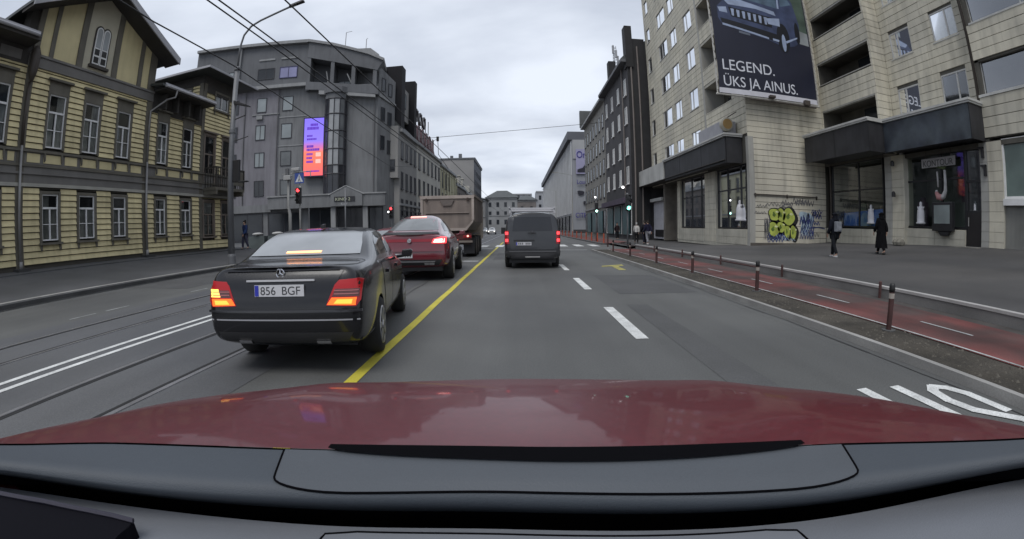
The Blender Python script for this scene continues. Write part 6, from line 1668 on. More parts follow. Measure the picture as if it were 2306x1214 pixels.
def hatch(label, mat, loc, rz, group=None, lit=False):
    t = thing('hatchback_car', label, 'car', loc, rz, group)
    b_, bv = make_body(t, hb, mat, HW, .34, .88, 2)
    for x, y in HW: wheel(t, x * .88, y, .31, .2, 5)
    patch('rear_window', t, bv, 'rear', [(-.58, 1.1), (.58, 1.1), (.48, 1.38), (-.48, 1.38)], GLASS_FOG, .006, 5)
    patch('windscreen', t, bv, 'front', [(-.6, 1.05), (.6, 1.05), (.5, 1.4), (-.5, 1.4)], GLASS_CAR, .006, 5)
    for s in ('right', 'left'): patch('side_window', t, bv, s, [(.7, 1.1), (.95, 1.36), (2.2, 1.36), (2.75, 1.08)], GLASS_CAR, .005, 5)
    for f_ in ((lambda p: p), mir):
        patch('tail_lamp', t, bv, 'rear', f_([(.58, .8), (.80, .8), (.78, .98), (.62, .98)]), M('lens_red', (.25, .01, .015), .15), .012, 3)
        patch('headlamp', t, bv, 'front', f_([(.45, .62), (.74, .62), (.72, .76), (.5, .74)]), EM('headlamp_white', (1, .97, .9), 1.2), .012, 3)
    patch('grille', t, bv, 'front', [(-.4, .55), (.4, .55), (.4, .66), (-.4, .66)], BLKPL, .01, 3)
    return t


hatch('red hatchback half hidden between the black saloon and the red SUV', M('paint_maroon', (.16, .02, .03), .3, .1, coat=.8), (-5.35, 17.6, 0), 0)
hatch('white hatchback coming the other way, first in the far line of cars', M('paint_white', (.5, .5, .5), .3, .08, coat=.8), (-6.0, 104, 0), math.pi)
hatch('silver hatchback far down the street by the end buildings', M('paint_silver', (.35, .36, .37), .3, .08, coat=.8, metal=.3), (-8.8, 120, 0), math.pi)
hatch('dark blue hatchback far down the street behind the white one', M('paint_blue', (.03, .04, .08), .3, .08, coat=.8), (-2.6, 128, 0), 0)
# ---------------------------------------------------------------- people
SKIN = M('skin', (.42, .26, .19), .6, .08, 8)
HAIR = M('hair_dark', (.02, .015, .012), .7, .2, 8)


def skin_mesh(name, J, E, mat, parent, root, sub=2):
    ks = list(J); idx = {k: i for i, k in enumerate(ks)}
    me = bpy.data.meshes.new(name); me.from_pydata([J[k][0] for k in ks], [(idx[a], idx[c]) for a, c in E], [])
    me.materials.append(mat)
    o = bpy.data.objects.new(name, me); C.objects.link(o); o.parent = parent; ORG[o.name] = (0, 0, 0)
    o.modifiers.new('skin', 'SKIN'); s = o.modifiers.new('sub', 'SUBSURF'); s.levels = sub; s.render_levels = sub
    if not me.skin_vertices: me.skin_vertices.new()
    for k in ks:
        r = J[k][1]; sv_ = me.skin_vertices[0].data[idx[k]]
        sv_.radius = r if isinstance(r, tuple) else (r, r); sv_.use_root = (k == root)
    dg = bpy.context.evaluated_depsgraph_get()
    bpy.context.view_layer.update(); dg = bpy.context.evaluated_depsgraph_get()
    m2 = bpy.data.meshes.new_from_object(o.evaluated_get(dg)); m2.name = name
    o.modifiers.clear(); o.data = m2
    m2.polygons.foreach_set('use_smooth', [True] * len(m2.polygons))
    if not m2.materials: m2.materials.append(mat)
    return o


def person(label, loc, rz, h=1.75, jacket=(.010, .011, .016), trousers=(.02, .02, .025), shoes=(.3, .3, .3), hood=False, coat=False, stride=.30, lean=.0, bag=None, hair=HAIR, swing=.2, hat=None, group=None):
    t = thing('person', label, 'person', loc, rz, group); ORG[t.name] = (0, 0, 0)
    k = h / 1.75
    t.scale = (k, k, k)
    ln = lean
    hipz = .93 - stride * .12
    P_ = {'pel': ((0, 0, hipz), (.13, .10)), 'wst': ((0, ln * .3, 1.12), (.125, .095)), 'che': ((0, ln * .8, 1.34), (.15, .105)), 'nkb': ((0, ln, 1.48), .06), 'nck': ((0, ln + .01, 1.54), .052),
          'hd1': ((0, ln + .025, 1.61), (.072, .085)), 'hd2': ((0, ln + .02, 1.68), (.078, .095)), 'top': ((0, ln + .01, 1.74), (.05, .06)), 'nos': ((0, ln + .135, 1.625), .012)}
    E_ = [('pel', 'wst'), ('wst', 'che'), ('che', 'nkb'), ('nkb', 'nck'), ('nck', 'hd1'), ('hd1', 'hd2'), ('hd2', 'top'), ('hd1', 'nos')]
    for s, sg in (('l', -1), ('r', 1)):
        fw = stride * sg
        kn = (sg * .10, fw * .55 + .05, .50); an = (sg * .095, fw - .02 * (1 - sg), .09 + (.05 if fw < 0 else 0))
        P_['hip' + s] = ((sg * .095, 0, hipz - .03), .088); P_['kn' + s] = (kn, .058); P_['an' + s] = (an, .042); P_['to' + s] = ((an[0] + sg * .02, an[1] + .15, .05 if fw > -.05 else .045), .038)
        E_ += [('pel', 'hip' + s), ('hip' + s, 'kn' + s), ('kn' + s, 'an' + s), ('an' + s, 'to' + s)]
        aw = -swing * sg
        P_['sh' + s] = ((sg * .185, ln * .9, 1.43), .058); P_['el' + s] = ((sg * .235, ln * .6 + aw * .4 - .03, 1.15), .044); P_['wr' + s] = ((sg * .225, ln * .5 + aw + .04, .93), .03)
        P_['ha' + s] = ((sg * .222, ln * .5 + aw + .06, .875), (.022, .036))
        E_ += [('che', 'sh' + s), ('sh' + s, 'el' + s), ('el' + s, 'wr' + s), ('wr' + s, 'ha' + s)]
        hx, hy, hz = P_['ha' + s][0]
        for i, (dy, ll) in enumerate(((.030, .062), (.011, .072), (-.008, .068), (-.026, .055))):
            P_['f%d%s' % (i, s)] = ((hx, hy + dy, hz - .045), .0095); P_['g%d%s' % (i, s)] = ((hx - sg * .022, hy + dy + .004, hz - .045 - ll * .8), .0075)
            E_ += [('ha' + s, 'f%d%s' % (i, s)), ('f%d%s' % (i, s), 'g%d%s' % (i, s))]
        P_['t1' + s] = ((hx - sg * .012, hy + .05, hz - .01), .0105); P_['t2' + s] = ((hx - sg * .02, hy + .06, hz - .05), .008); E_ += [('ha' + s, 't1' + s), ('t1' + s, 't2' + s)]
    skin_mesh('body', P_, E_, SKIN, t, 'pel')
    jm = M('cloth_%d_%d_%d' % tuple(int(v * 1000) for v in jacket), jacket, .95, .3, 6, spec=.1); tm = M('cloth_%d_%d_%d' % tuple(int(v * 1000) for v in trousers), trousers, .95, .3, 6, spec=.1); sm_ = M('shoe_%d' % int(shoes[0] * 1000), shoes, .6, .2, 8)

    def pick(keys, add): return {q: (P_[q][0], tuple(x + add for x in P_[q][1]) if isinstance(P_[q][1], tuple) else P_[q][1] + add) for q in keys}
    J = pick(['pel', 'wst', 'che', 'nkb', 'shl', 'shr', 'ell', 'elr', 'wrl', 'wrr'], .045)
    E2 = [('pel', 'wst'), ('wst', 'che'), ('che', 'nkb')] + [x for s in 'lr' for x in (('che', 'sh' + s), ('sh' + s, 'el' + s), ('el' + s, 'wr' + s))]
    if coat:
        J['hem1'] = ((0, 0, hipz - .1), (.17, .14)); E2 += [('pel', 'hem1')]
        m_ = MB(); rs_ = [(1.30, .20, .15, 0), (1.12, .20, .155, 0), (.95, .225, .18, 0), (.7, .245, .24, .0), (.45, .262, .30, -.01), (.26, .27, .34, -.02)]; n_ = 24
        vs = [(rx * math.cos(a) * (1 + .05 * math.sin(5 * a) * (1.2 - z)), oy + ry * math.sin(a) * (1 + .05 * math.sin(4 * a + 1) * (1.2 - z)), z) for z, rx, ry, oy in rs_ for a in [2 * math.pi * i / n_ for i in range(n_)]]
        m_.add(vs, [(j * n_ + i, j * n_ + (i + 1) % n_, (j + 1) * n_ + (i + 1) % n_, (j + 1) * n_ + i) for j in range(len(rs_) - 1) for i in range(n_)]); m_.build('coat_skirt', jm, t, smooth=True, local=True)
    else:
        J['hem1'] = ((0, 0, hipz - .1), (.165, .135)); E2 += [('pel', 'hem1')]
    skin_mesh('jacket', J, E2, jm, t, 'che')
    J = pick([q + s for s in 'lr' for q in ('hip', 'kn', 'an')] + ['pel'], .034)
    for s in 'lr': J['an' + s] = (J['an' + s][0], .07)
    skin_mesh('trousers', J, [('pel', 'hip' + s) for s in 'lr'] + [('hip' + s, 'kn' + s) for s in 'lr'] + [('kn' + s, 'an' + s) for s in 'lr'], tm, t, 'pel')
    for s in 'lr':
        a, b_ = P_['an' + s][0], P_['to' + s][0]
        skin_mesh('shoe', {'a': ((a[0], a[1] - .05, .05), (.045, .042)), 'b': ((a[0], a[1] + .03, .055), (.05, .05)), 'c': ((b_[0], b_[1] + .02, .04), (.045, .035))}, [('a', 'b'), ('b', 'c')], sm_, t, 'b')
    hp = P_['hd2'][0]
    if hood:
        skin_mesh('hood', {'a': ((0, ln - .02, 1.50), (.12, .10)), 'b': ((0, ln - .025, 1.60), (.105, .10)), 'c': ((0, ln - .02, 1.70), (.10, .105)), 'd': ((0, ln - .01, 1.77), (.05, .06))}, [('a', 'b'), ('b', 'c'), ('c', 'd')], jm, t, 'b')
    else:
        skin_mesh('hair', {'a': ((0, ln - .045, 1.60), (.07, .05)), 'b': ((0, ln - .02, 1.70), (.088, .092)), 'c': ((0, ln + .01, 1.755), (.06, .07))}, [('a', 'b'), ('b', 'c')], hair, t, 'b')
    if bag:
        m_ = MB(); m_.box(-.15, .15, ln - .29, ln - .11, 1.02, 1.42); m_.box(-.11, .11, ln - .34, ln - .29, 1.05, 1.22)
        bo = m_.build('backpack', M('bag_grey', bag, .8, .2, 5), None, bevel=.05, local=True)
        tag(bo, 'pale grey backpack on the hooded person by the graffiti wall', 'backpack')
        bo.location = loc; bo.rotation_euler = (0, 0, rz); bo.scale = (k, k, k)
    return t


person('hooded person in dark jacket with backpack walking past the graffiti wall', (12.38, 15.5, zr(12.38, 15.5) - .02), R(8), 1.74, hood=True, stride=.20, bag=(.17, .18, .2), shoes=(.42, .42, .42), swing=.14, trousers=(.014, .015, .018))
person('person in a long black hooded coat striding past the blue shop window', (14.95, 15.3, zr(14.95, 15.3)), R(-4), 1.72, jacket=(.005, .005, .006), trousers=(.006, .006, .007), shoes=(.02, .02, .02), hood=True, coat=True, stride=.34, lean=.02)
person('stooping person in a pale grey jacket and dark trousers by the grey shutter', (9.5, 37.2, zr(9.5, 37.2)), R(-25), 1.66, jacket=(.36, .35, .34), trousers=(.02, .02, .022), shoes=(.02, .02, .02), stride=.1, lean=.12, hair=M('hair_grey', (.3, .3, .3), .8))
person('person in navy jacket and pale trousers with white shoes near the grey shutter', (9.75, 34.6, zr(9.75, 34.6)), R(15), 1.8, jacket=(.02, .02, .04), trousers=(.2, .2, .22), shoes=(.6, .6, .6), stride=.16)
person('person in black beside the one in pale trousers near the grey shutter', (9.72, 35.4, zr(9.72, 35.4)), R(0), 1.78, jacket=(.02, .02, .025), trousers=(.02, .02, .03), shoes=(.05, .05, .05), stride=.12)
person('person in black with a reddish bag line by the teal shop front', (10.6, 50.0, zr(10.6, 50)), R(170), 1.75, jacket=(.025, .018, .02), trousers=(.015, .015, .018), shoes=(.03, .03, .03), stride=.1)
person('person in blue jacket at the far corner of the yellow house', (-16.9, 25.4, .52), R(150), 1.75, jacket=(.03, .05, .13), trousers=(.06, .06, .09), shoes=(.1, .1, .1), stride=.14)
# ---------------------------------------------------------------- fence, posts, poles, signals, wires
POSTM = M('post_maroon', (.06, .026, .024), .55, .25, 4, streak=.2)
POSTR = M('post_orange', (.38, .07, .03), .5, .15, 3)
STEEL = M('pole_grey', (.16, .165, .175), .55, .12, .8, metal=.2, streak=.1)
STEEL_L = M('pole_pale', (.33, .33, .32), .6, .12, 1, streak=.15)
SIGB = M('signal_black', (.016, .016, .018), .5, .15)
PY = [.9, 4.85, 8.95, 12.9, 16.6, 20.8, 24.7]
fence = thing('guard_rail', 'low maroon guard rail of round posts between the road and the red cycle path', 'guard rail', (5.02, 12, .09))
for i, y in enumerate(PY):
    m_ = MB(); m_.lathe([(.042, .09), (.042, .62)], (5.02, y, 0), 'z', 12); p = m_.build('post', POSTM, fence, smooth=False)
    m_ = MB(); m_.lathe([(.046, .62), (.048, .66), (.045, .70), (.038, .73), (.018, .74)], (5.02, y, 0), 'z', 12); m_.build('post_cap', M('cap_black', (.012, .012, .013), .5), p, smooth=True)
    m_ = MB(); m_.lathe([(.044, .53), (.044, .60)], (5.02, y, 0), 'z', 12); m_.build('pale_band', M('band_pale', (.3, .27, .24), .6, .2, 5), p)
    m_ = MB(); m_.lathe([(.11, .085), (.11, .105)], (5.02, y, 0), 'z', 12); m_.build('foot_plate', KERB_D, p)
for a, c in zip(PY[2:], PY[3:]):
    m_ = MB(); m_.tube([(5.02, a, .6), (5.02, c, .6)], .018, 8); m_.build('rail', POSTM, fence, smooth=True)
for i, y in enumerate((7.4, 11.5, 15.8, 20, 24.5)):   # short marker posts in front of the kerb wall
    m_ = MB(); m_.lathe([(.035, .09), (.035, .42), (.02, .44)], (7.27, y, 0), 'z', 8)
    tag(m_.build('marker_post', POSTM), 'short dark marker post against the pale kerb wall behind the cycle path', 'post', 'marker posts along the kerb wall')
y = 38.5
for i in range(16):
    m_ = MB(); m_.lathe([(.06, .09), (.06, .82), (.05, .88), (.015, .9)], (7.02, y, 0), 'z', 8)
    tag(m_.build('bollard', POSTR), 'orange red bollard in the row along the far cycle path', 'bollard', 'orange bollards beyond the crossing')
    y += 3.2 + .25 * i
m_ = MB(); m_.lathe([(.05, .0), (.05, .75), (.015, .8)], (6.35, 33.2, 0), 'z', 8); tag(m_.build('bollard', POSTM), 'single dark bollard at the crossing before the orange row', 'bollard')

# street lamp on the left
lamp = thing('street_lamp', 'tall grey tapered lamp post with curved arm over the road', 'street lamp', (-12.7, 17.9, .14))
lx, ly = -12.7, 17.9
m_ = MB(); m_.tube([(lx, ly, .1), (lx, ly, 5.2), (lx, ly, 9.1)], [.16, .135, .11], 14); m_.build('pole', STEEL, lamp, smooth=True)
m_ = MB(); m_.lathe([(.2, .12), (.2, .5), (.17, .6)], (lx, ly, 0), 'z', 14)
m_.lathe([(.165, 6.0), (.165, 6.15)], (lx, ly, 0), 'z', 14); m_.lathe([(.15, 9.0), (.15, 9.12), (.06, 9.18)], (lx, ly, 0), 'z', 14); m_.build('collar', STEEL, lamp)
arm = [(lx, ly, 9.1), (lx + .02, ly, 10.2), (lx + .15, ly, 10.75), (lx + .5, ly, 11.15), (lx + 1.0, ly, 11.35), (lx + 2.9, ly, 11.85)]
m_ = MB(); m_.tube(arm, .05, 8); m_.build('arm', STEEL, lamp, smooth=True)
m_ = MB(); m_.hexa([(lx + 2.5, ly - .1, 11.72), (lx + 3.25, ly - .12, 11.88), (lx + 3.25, ly + .12, 11.88), (lx + 2.5, ly + .1, 11.72), (lx + 2.5, ly - .07, 11.84), (lx + 3.2, ly - .08, 12.0), (lx + 3.2, ly + .08, 12.0), (lx + 2.5, ly + .07, 11.84)]); m_.build('lamp_head', SIGB, lamp, bevel=.02)
m_ = MB(); m_.box(lx + .16, lx + .5, ly - .08, ly + .08, 3.75, 4.75); m_.box(lx + .1, lx + .2, ly - .03, ly + .03, 3.9, 4.0); m_.box(lx + .5, lx + .95, ly - .12, ly + .12, 3.72, 3.78); m_.build('signal_head', SIGB, lamp, bevel=.02)
m_ = MB(); m_.tube([(lx, ly, 5.6), (lx + .9, ly, 5.75)], .02, 6); m_.prism([(lx + .05, ly - .15, 7.35), (lx + .85, ly - .15, 7.12), (lx + .85, ly - .15, 7.17), (lx + .05, ly - .15, 7.5)], (0, .3, 0)); m_.tube([(lx, ly, 6.6), (lx + .7, ly, 6.75)], .025, 6); m_.build('bracket', SIGB, lamp)

# signals
LR = EM('signal_red', (1.0, .05, .06), 3.0); LG = EM('signal_green', (.2, 1.0, .75), 4.0); LWH = EM('signal_white', (1, 1, 1), 3.0); LOFF = M('lens_off', (.03, .03, .03), .2)


def signal(label, x, y, zt, lit, s=1.0, sign=False, arm=0.0, z0=.05, white=False, backing=False):
    t = thing('traffic_light', label, 'traffic light', (x, y, z0))
    m_ = MB(); m_.tube([(x, y, z0), (x, y, zt + (.9 if sign else .1))], .06, 10); m_.build('pole', STEEL_L if sign else STEEL, t, smooth=True)
    m_ = MB(); m_.box(x - .16 * s, x + .16 * s, y - .32 * s, y - .07, zt - .98 * s, zt); h = m_.build('signal_head', SIGB, t, bevel=.03)
    for k in range(3):
        zc_ = zt - (.17 + .32 * k) * s
        m_ = MB(); m_.lathe([(.11 * s, -.33 * s), (.11 * s, -.32 * s + .005)], (x, y, zc_), 'y', 16)
        m_.build('lens', lit[1] if lit[0] == k else LOFF, h)
        m_ = MB()
        for i in range(9):
            a, c = math.pi * i / 9, math.pi * (i + 1) / 9
            m_.poly([(x + .125 * s * math.cos(a), y - .33 * s, zc_ + .125 * s * math.sin(a)), (x + .125 * s * math.cos(c), y - .33 * s, zc_ + .125 * s * math.sin(c)), (x + .125 * s * math.cos(c), y - .5 * s, zc_ + .115 * s * math.sin(c)), (x + .125 * s * math.cos(a), y - .5 * s, zc_ + .115 * s * math.sin(a))])
        m_.build('visor', SIGB, h)
    if white:
        m_ = MB(); m_.box(x - .4, x - .14, y - .25, y - .05, zt - .75, zt - .2); w = m_.build('side_lamp', SIGB, t, bevel=.02)
        m_ = MB(); m_.lathe([(.085, -.27), (.085, -.25)], (x - .27, y, zt - .5), 'y', 12); m_.build('lens', LWH, w)
    return t


s1 = signal('traffic light showing red under a blue crossing sign near the grey building', -13.3, 26.3, 4.15, (0, LR), 1.0, sign=True, z0=.1)
BL = M('sign_blue', (.05, .09, .32), .5, .06); WH = M('sign_white', (.6, .62, .66), .5)
sg_ = thing('crossing_sign', 'blue pedestrian crossing sign with white triangle above the red traffic light', 'sign', (-13.3, 26.18, 4.8))
m_ = MB(); m_.box(-13.62, -12.98, 26.16, 26.19, 4.42, 5.06); m_.build('sign_plate', BL, sg_)
m_ = MB(); m_.prism([(-13.57, 26.155, 4.5), (-13.03, 26.155, 4.5), (-13.3, 26.155, 5.0)], (0, .004, 0)); m_.build('triangle', WH, sg_)
m_ = MB(); m_.tube([(-13.3, 26.15, 4.82), (-13.3, 26.15, 4.68)], .018, 6); m_.tube([(-13.3, 26.15, 4.7), (-13.38, 26.15, 4.53)], .016, 6); m_.tube([(-13.3, 26.15, 4.7), (-13.22, 26.15, 4.53)], .016, 6); m_.lathe([(.03, 0), (.03, .004)], (-13.3, 26.148, 4.86), 'y', 10); m_.build('walking_figure', M('figure_black', (.02, .02, .02), .6), sg_)
signal('traffic light showing red behind the red SUV roof', -12.0, 43.0, 3.6, (0, LR), 1.15, white=True)
signal('traffic light showing green beside the white clad entrance, nearer of the pair', 7.05, 29.9, 3.55, (2, LG), 1.1, z0=.1)
signal('traffic light showing green before the grey brown house, farther of the pair', 7.3, 44.0, 3.75, (2, EM('signal_green_pale', (.55, 1.0, .85), 4.0)), 1.0, z0=.1)
for x, y, z, lab in ((6.72, 29.8, 4.0, 'small round white lamp above the nearer green traffic light'), (7.2, 43.9, 4.25, 'small round white lamp above the farther green traffic light')):
    m_ = MB(); m_.lathe([(.1, -.06), (.1, .06)], (x, y, z), 'y', 12); w = tag(m_.build('small_lamp', SIGB), lab, 'lamp')
    m_ = MB(); m_.lathe([(.085, -.075), (.085, -.062)], (x, y, z), 'y', 12); m_.build('lens', LWH, w)
    m_ = MB(); m_.tube([(x, y, z), (x + .3, y + .1, z - .3)], .02, 5); m_.build('bracket', SIGB, w)
# camera pole
cp = thing('camera_pole', 'pale pole carrying traffic cameras and boxes on a crossbar', 'pole', (-14.4, 27.0, .1))
x, y = -14.4, 27.0
m_ = MB(); m_.tube([(x, y, .1), (x, y, 2.6), (x - .12, y, 3.1), (x - .12, y, 5.4)], [.11, .11, .075, .07], 10); m_.build('pole', STEEL_L, cp, smooth=True)
m_ = MB(); m_.tube([(x - .6, y, 5.15), (x + 1.5, y, 5.25)], .03, 6); m_.tube([(x + 1.45, y, 5.25), (x + 1.5, y, 4.9)], .03, 6); m_.build('crossbar', STEEL_L, cp)
m_ = MB(); m_.box(x - .35, x + .15, y - .3, y + .1, 4.75, 5.05); m_.box(x + .2, x + .75, y - .25, y + .05, 5.3, 5.5); m_.build('camera_box', M('camera_white', (.42, .42, .42), .5, .1), cp, bevel=.03)
m_ = MB(); m_.lathe([(.09, -.2), (.11, 0), (.09, .1)], (x + .55, y, 4.95), 'y', 10); m_.box(x - .25, x - .05, y - .2, y, 5.05, 5.5); m_.build('camera', STEEL, cp)
m_ = MB(); m_.tube([(x + .8, y + 1.2, .1), (x + .8, y + 1.2, 3.0)], .05, 8); m_.build('back_pole', STEEL, cp)
# slim sign pole in front of the building
m_ = MB(); m_.tube([(-16.6, 42.6, .1), (-16.6, 42.6, 5.6)], .07, 8); m_.lathe([(.14, .1), (.14, .5)], (-16.6, 42.6, 0), 'z', 8); tag(m_.build('sign_pole', STEEL, smooth=True), 'slim grey pole in front of the glass stair bay', 'pole')
# planters and terrace parasols by the side street
for k, x in enumerate((-24.0, -21.8, -19.4, -17.6)):
    m_ = MB(); m_.box(x - .9, x + .9, 38.0, 38.7, .0, 1.25); m_.build
    tp = tag(m_.build('terrace_screen', M('screen_green_grey', (.07, .085, .085), .6, .2, 1)), ['dark green terrace screen next to the yellow house corner', 'second dark green terrace screen from the yellow house', 'third dark green terrace screen from the yellow house', 'last dark green terrace screen, before the slim grey pole'][k], 'screen', 'terrace screens')
    m_ = MB(); m_.lathe([(.06, 1.25), (.55, 1.42), (.5, 1.5), (.2, 1.58)], (x, 38.3, 0), 'z', 12)
    tag(m_.build('planter_bowl', M('bowl_pale', (.4, .4, .39), .6, .1), smooth=True), ['pale bowl on the screen next to the yellow house', 'pale bowl on the second terrace screen', 'pale bowl on the third terrace screen', 'pale bowl on the last terrace screen'][k], 'bowl', 'bowls on the terrace screens')
# distant lamp posts on the right
for k, (x, y, h) in enumerate(((8.2, 72, 9.5), (8.2, 104, 9.5))):
    m_ = MB(); m_.tube([(x, y, .1), (x, y, h)], [.11, .07], 8); m_.tube([(x, y, h), (x - 2.2, y, h + .4)], .04, 6); m_.box(x - 3.0, x - 2.2, y - .12, y + .12, h + .36, h + .46)
    tag(m_.build('street_lamp', STEEL_L), ['pale lamp post in front of the grey brown house, nearer of two', 'pale lamp post in front of the long store, farther of two'][k], 'street lamp', 'lamp posts on the far side')
# overhead wires
WIRE = M('wire_black', (.02, .02, .022), .6)


def wire(label, pts, r=.017, grp='overhead wires'):
    m_ = MB(); m_.tube(pts, r, 6); return tag(m_.build('overhead_wire', WIRE), label, 'wire', grp)


def sag(a, c, s, n=12): return [tuple(Vector(a).lerp(Vector(c), i / n) - Vector((0, 0, s * 4 * (i / n) * (1 - i / n)))) for i in range(n + 1)]


wire('tram wire over the far track, outer one of the close pair', [(-5.9, 2.5, 6.05), (-6.0, 20, 6.0), (-6.05, 60, 6.0), (-6.05, 130, 6.0)])
wire('tram wire over the far track, inner one of the close pair', [(-5.66, 2.5, 6.0), (-5.72, 20, 6.0), (-5.8, 60, 6.0), (-5.8, 130, 6.0)])
wire('single tram wire passing the street lamp head', [(-4.5, 2.5, 6.05), (-4.53, 20, 6.0), (-4.53, 60, 6.0), (-4.53, 130, 6.0)])
wire('wire rising from the yellow house gable towards the far roofs', [(-7.2, 2.5, 6.1), (-7.5, 7, 6.0), (-7.56, 10.5, 6.0), (-8.2, 17, 6.0), (-9.6, 34, 6.2), (-12.0, 56, 9.0)])
sp = sag((-12.85, 60, 13.35), (12.0, 64.5, 16.3), .25)
wire('span wire crossing the street high above the van', sp, .03)
m_ = MB(); m_.box(-10.75, -10.45, 60.2, 60.5, 13.0, 13.6); m_.tube([(-10.6, 60.4, 13.4), (-10.5, 60.4, 11.2), (-9.2, 60.4, 9.3)], .04, 5); m_.tube([(-10.6, 60.4, 13.4), (-12.8, 60.4, 12.0)], .025, 5); tag(m_.build('wire_hanger', WIRE), 'dark hanger with drooping wires at the end of the span wire', 'hanger')
# litter on the verge so the strip does not look swept
rg = random.Random(11)
m_ = MB()
for i in range(900):
    x, y = rg.uniform(4.4, 5.2), 1.2 + 24 * rg.random() ** 1.6; s = rg.uniform(.01, .035)
    a = rg.uniform(0, 6.28); q = [(x + s * math.cos(a + t_), y + s * math.sin(a + t_) * rg.uniform(.6, 1.2), .091) for t_ in (0, 1.6, 3.1, 4.7)]
    b0 = len(m_.v); m_.v += q + [(x, y, .091 + s * .7)]; m_.f += [(b0 + j, b0 + (j + 1) % 4, b0 + 4) for j in range(4)]; m_.mi += [0] * 4
m_.build('gravel', M('gravel', (.075, .068, .056), .9, .4, 9), kind='stuff', fix=False)
# ---------------------------------------------------------------- the car the camera rides in: bonnet and dashboard
own = thing('car', 'dark red car bonnet seen over its grey dashboard along the foot of the windscreen', 'car', (0, .8, .9)); ORG[own.name] = (0, 0, 0); own.location = (0, 0, 0)
BONNET = M('paint_red', (.088, .008, .013), .44, .08, .8, coat=.35, fine=.1)
DASH = M('dash_grey', (.044, .053, .065), .62, .08, 3, bump=.12, bs=260)
DASH_L = M('dash_panel', (.062, .07, .081), .6, .06, 3, bump=.12, bs=260)
DASH_D = M('dash_gap', (.003, .003, .004), .95, .1, spec=.05)  # near black, so the shade of the gaps is put into the colour


def interp(xs, ys, x):
    n = len(xs)
    if x <= xs[0]: i = 0
    elif x >= xs[-1]: i = n - 2
    else: i = max(k for k in range(n - 1) if xs[k] <= x)
    def tan(k):
        if k == 0: return (ys[1] - ys[0]) / (xs[1] - xs[0])
        if k == n - 1: return (ys[-1] - ys[-2]) / (xs[-1] - xs[-2])
        return (ys[k + 1] - ys[k - 1]) / (xs[k + 1] - xs[k - 1])
    h = xs[i + 1] - xs[i]; t = (x - xs[i]) / h
    if t < 0 or t > 1: return ys[i] + (ys[i + 1] - ys[i]) * t if t < 0 else ys[i + 1] + tan(i + 1) * (x - xs[i + 1])
    return (2 * t ** 3 - 3 * t * t + 1) * ys[i] + (t ** 3 - 2 * t * t + t) * h * tan(i) + (-2 * t ** 3 + 3 * t * t) * ys[i + 1] + (t ** 3 - t * t) * h * tan(i + 1)


# dashboard built from measured edge lines (x along the width)
def line(az, el, drop):
    pts = []
    for a, e, d in zip(az, el, drop):
        r = d / math.tan(R(-e)); pts.append((r * math.sin(R(a)), r * math.cos(R(a)), 1.40 - d))
    return pts


def resample(pts, n=60):
    xs = [p[0] for p in pts]; out = []
    for i in range(n + 1):
        x = xs[0] + (xs[-1] - xs[0]) * i / n; out.append((x, interp(xs, [p[1] for p in pts], x), interp(xs, [p[2] for p in pts], x)))
    return out


AZ = [-84, -69, -53, -30, -1.3, 40, 66, 82]
rows = [line(AZ, [-14.5, -18.6, -21.6, -25.6, -27.75, -24.3, -19.3, -15.0], [.34, .37, .39, .405, .41, .405, .37, .34]),
        line(AZ, [-15.2, -19.8, -24.2, -29.0, -31.0, -27.6, -20.5, -15.8], [.345, .375, .40, .418, .425, .42, .38, .345]),
        line(AZ, [-16.0, -21.0, -26.2, -31.2, -33.0, -29.7, -21.6, -16.6], [.35, .38, .41, .43, .44, .432, .39, .35]),
        line(AZ, [-16.4, -21.4, -26.8, -32.0, -34.2, -30.7, -22.1, -17.0], [.37, .40, .43, .455, .465, .455, .41, .37]),
        line(AZ, [-16.6, -21.7, -27.2, -32.6, -34.9, -31.2, -22.4, -17.2], [.44, .47, .50, .52, .53, .52, .48, .44])]
RS = [resample(r) for r in rows]
# bonnet: crowned sheet from the cowl to the front edge
NX, NY = 44, 30
HW_ = 1.06
CX = [-1.2, -.95, -.55, 0, .6, .95, 1.2]; CY = [.30, .45, .70, .775, .68, .47, .30]


def hood_z(x, v):
    """v: 0 at the cowl, 1 at the nose"""
    a = abs(x) / HW_
    z = 1.005 - .055 * v - .145 * v ** 1.9 - .20 * max(0, v - .78) ** 1.6 * 6
    z += .026 * a ** 2.4 * (1 + .5 * v) - .03 * max(0, a - .9) * 10 * (v ** .5)
    z += .012 * math.exp(-((a - .60) / .10) ** 2) * (1 - v * .5) + .006 * math.exp(-(a / .22) ** 2)
    return z




def cowl(x):
    r = RS[0]; xs = [p[0] for p in r]
    return interp(xs, [p[1] for p in r], x) + .004, interp(xs, [p[2] for p in r], x) + .0025


m_ = MB(); vs = []
for j in range(0, NY + 1):
    v = max(0, j / NY); lip = 0
    for i in range(NX + 1):
        x = -HW_ + 2 * HW_ * i / NX; y0 = cowl(x)[0]; y1 = 1.78 - .50 * (abs(x) / HW_) ** 2.6
        vs.append((x, y0 + (y1 - y0) * v, hood_z(x, v) + (cowl(x)[1] - hood_z(x, 0)) * (1 - v) ** 2.5))
m_.add(vs, [(j * (NX + 1) + i, j * (NX + 1) + i + 1, (j + 1) * (NX + 1) + i + 1, (j + 1) * (NX + 1) + i) for j in range(NY) for i in range(NX)])
m_.build('bonnet', BONNET, own, smooth=True, local=True)
m_ = MB(); vs = []
for i in range(NX + 1):
    x = -HW_ + 2 * HW_ * i / NX; y0, z0 = cowl(x); vs += [(x, y0, z0 - .0005), (x, y0 + .02, z0 - .10)]
m_.add(vs, [(2 * i, 2 * i + 1, 2 * i + 3, 2 * i + 2) for i in range(NX)]); m_.build('bonnet_edge', DASH_D, own, local=True)
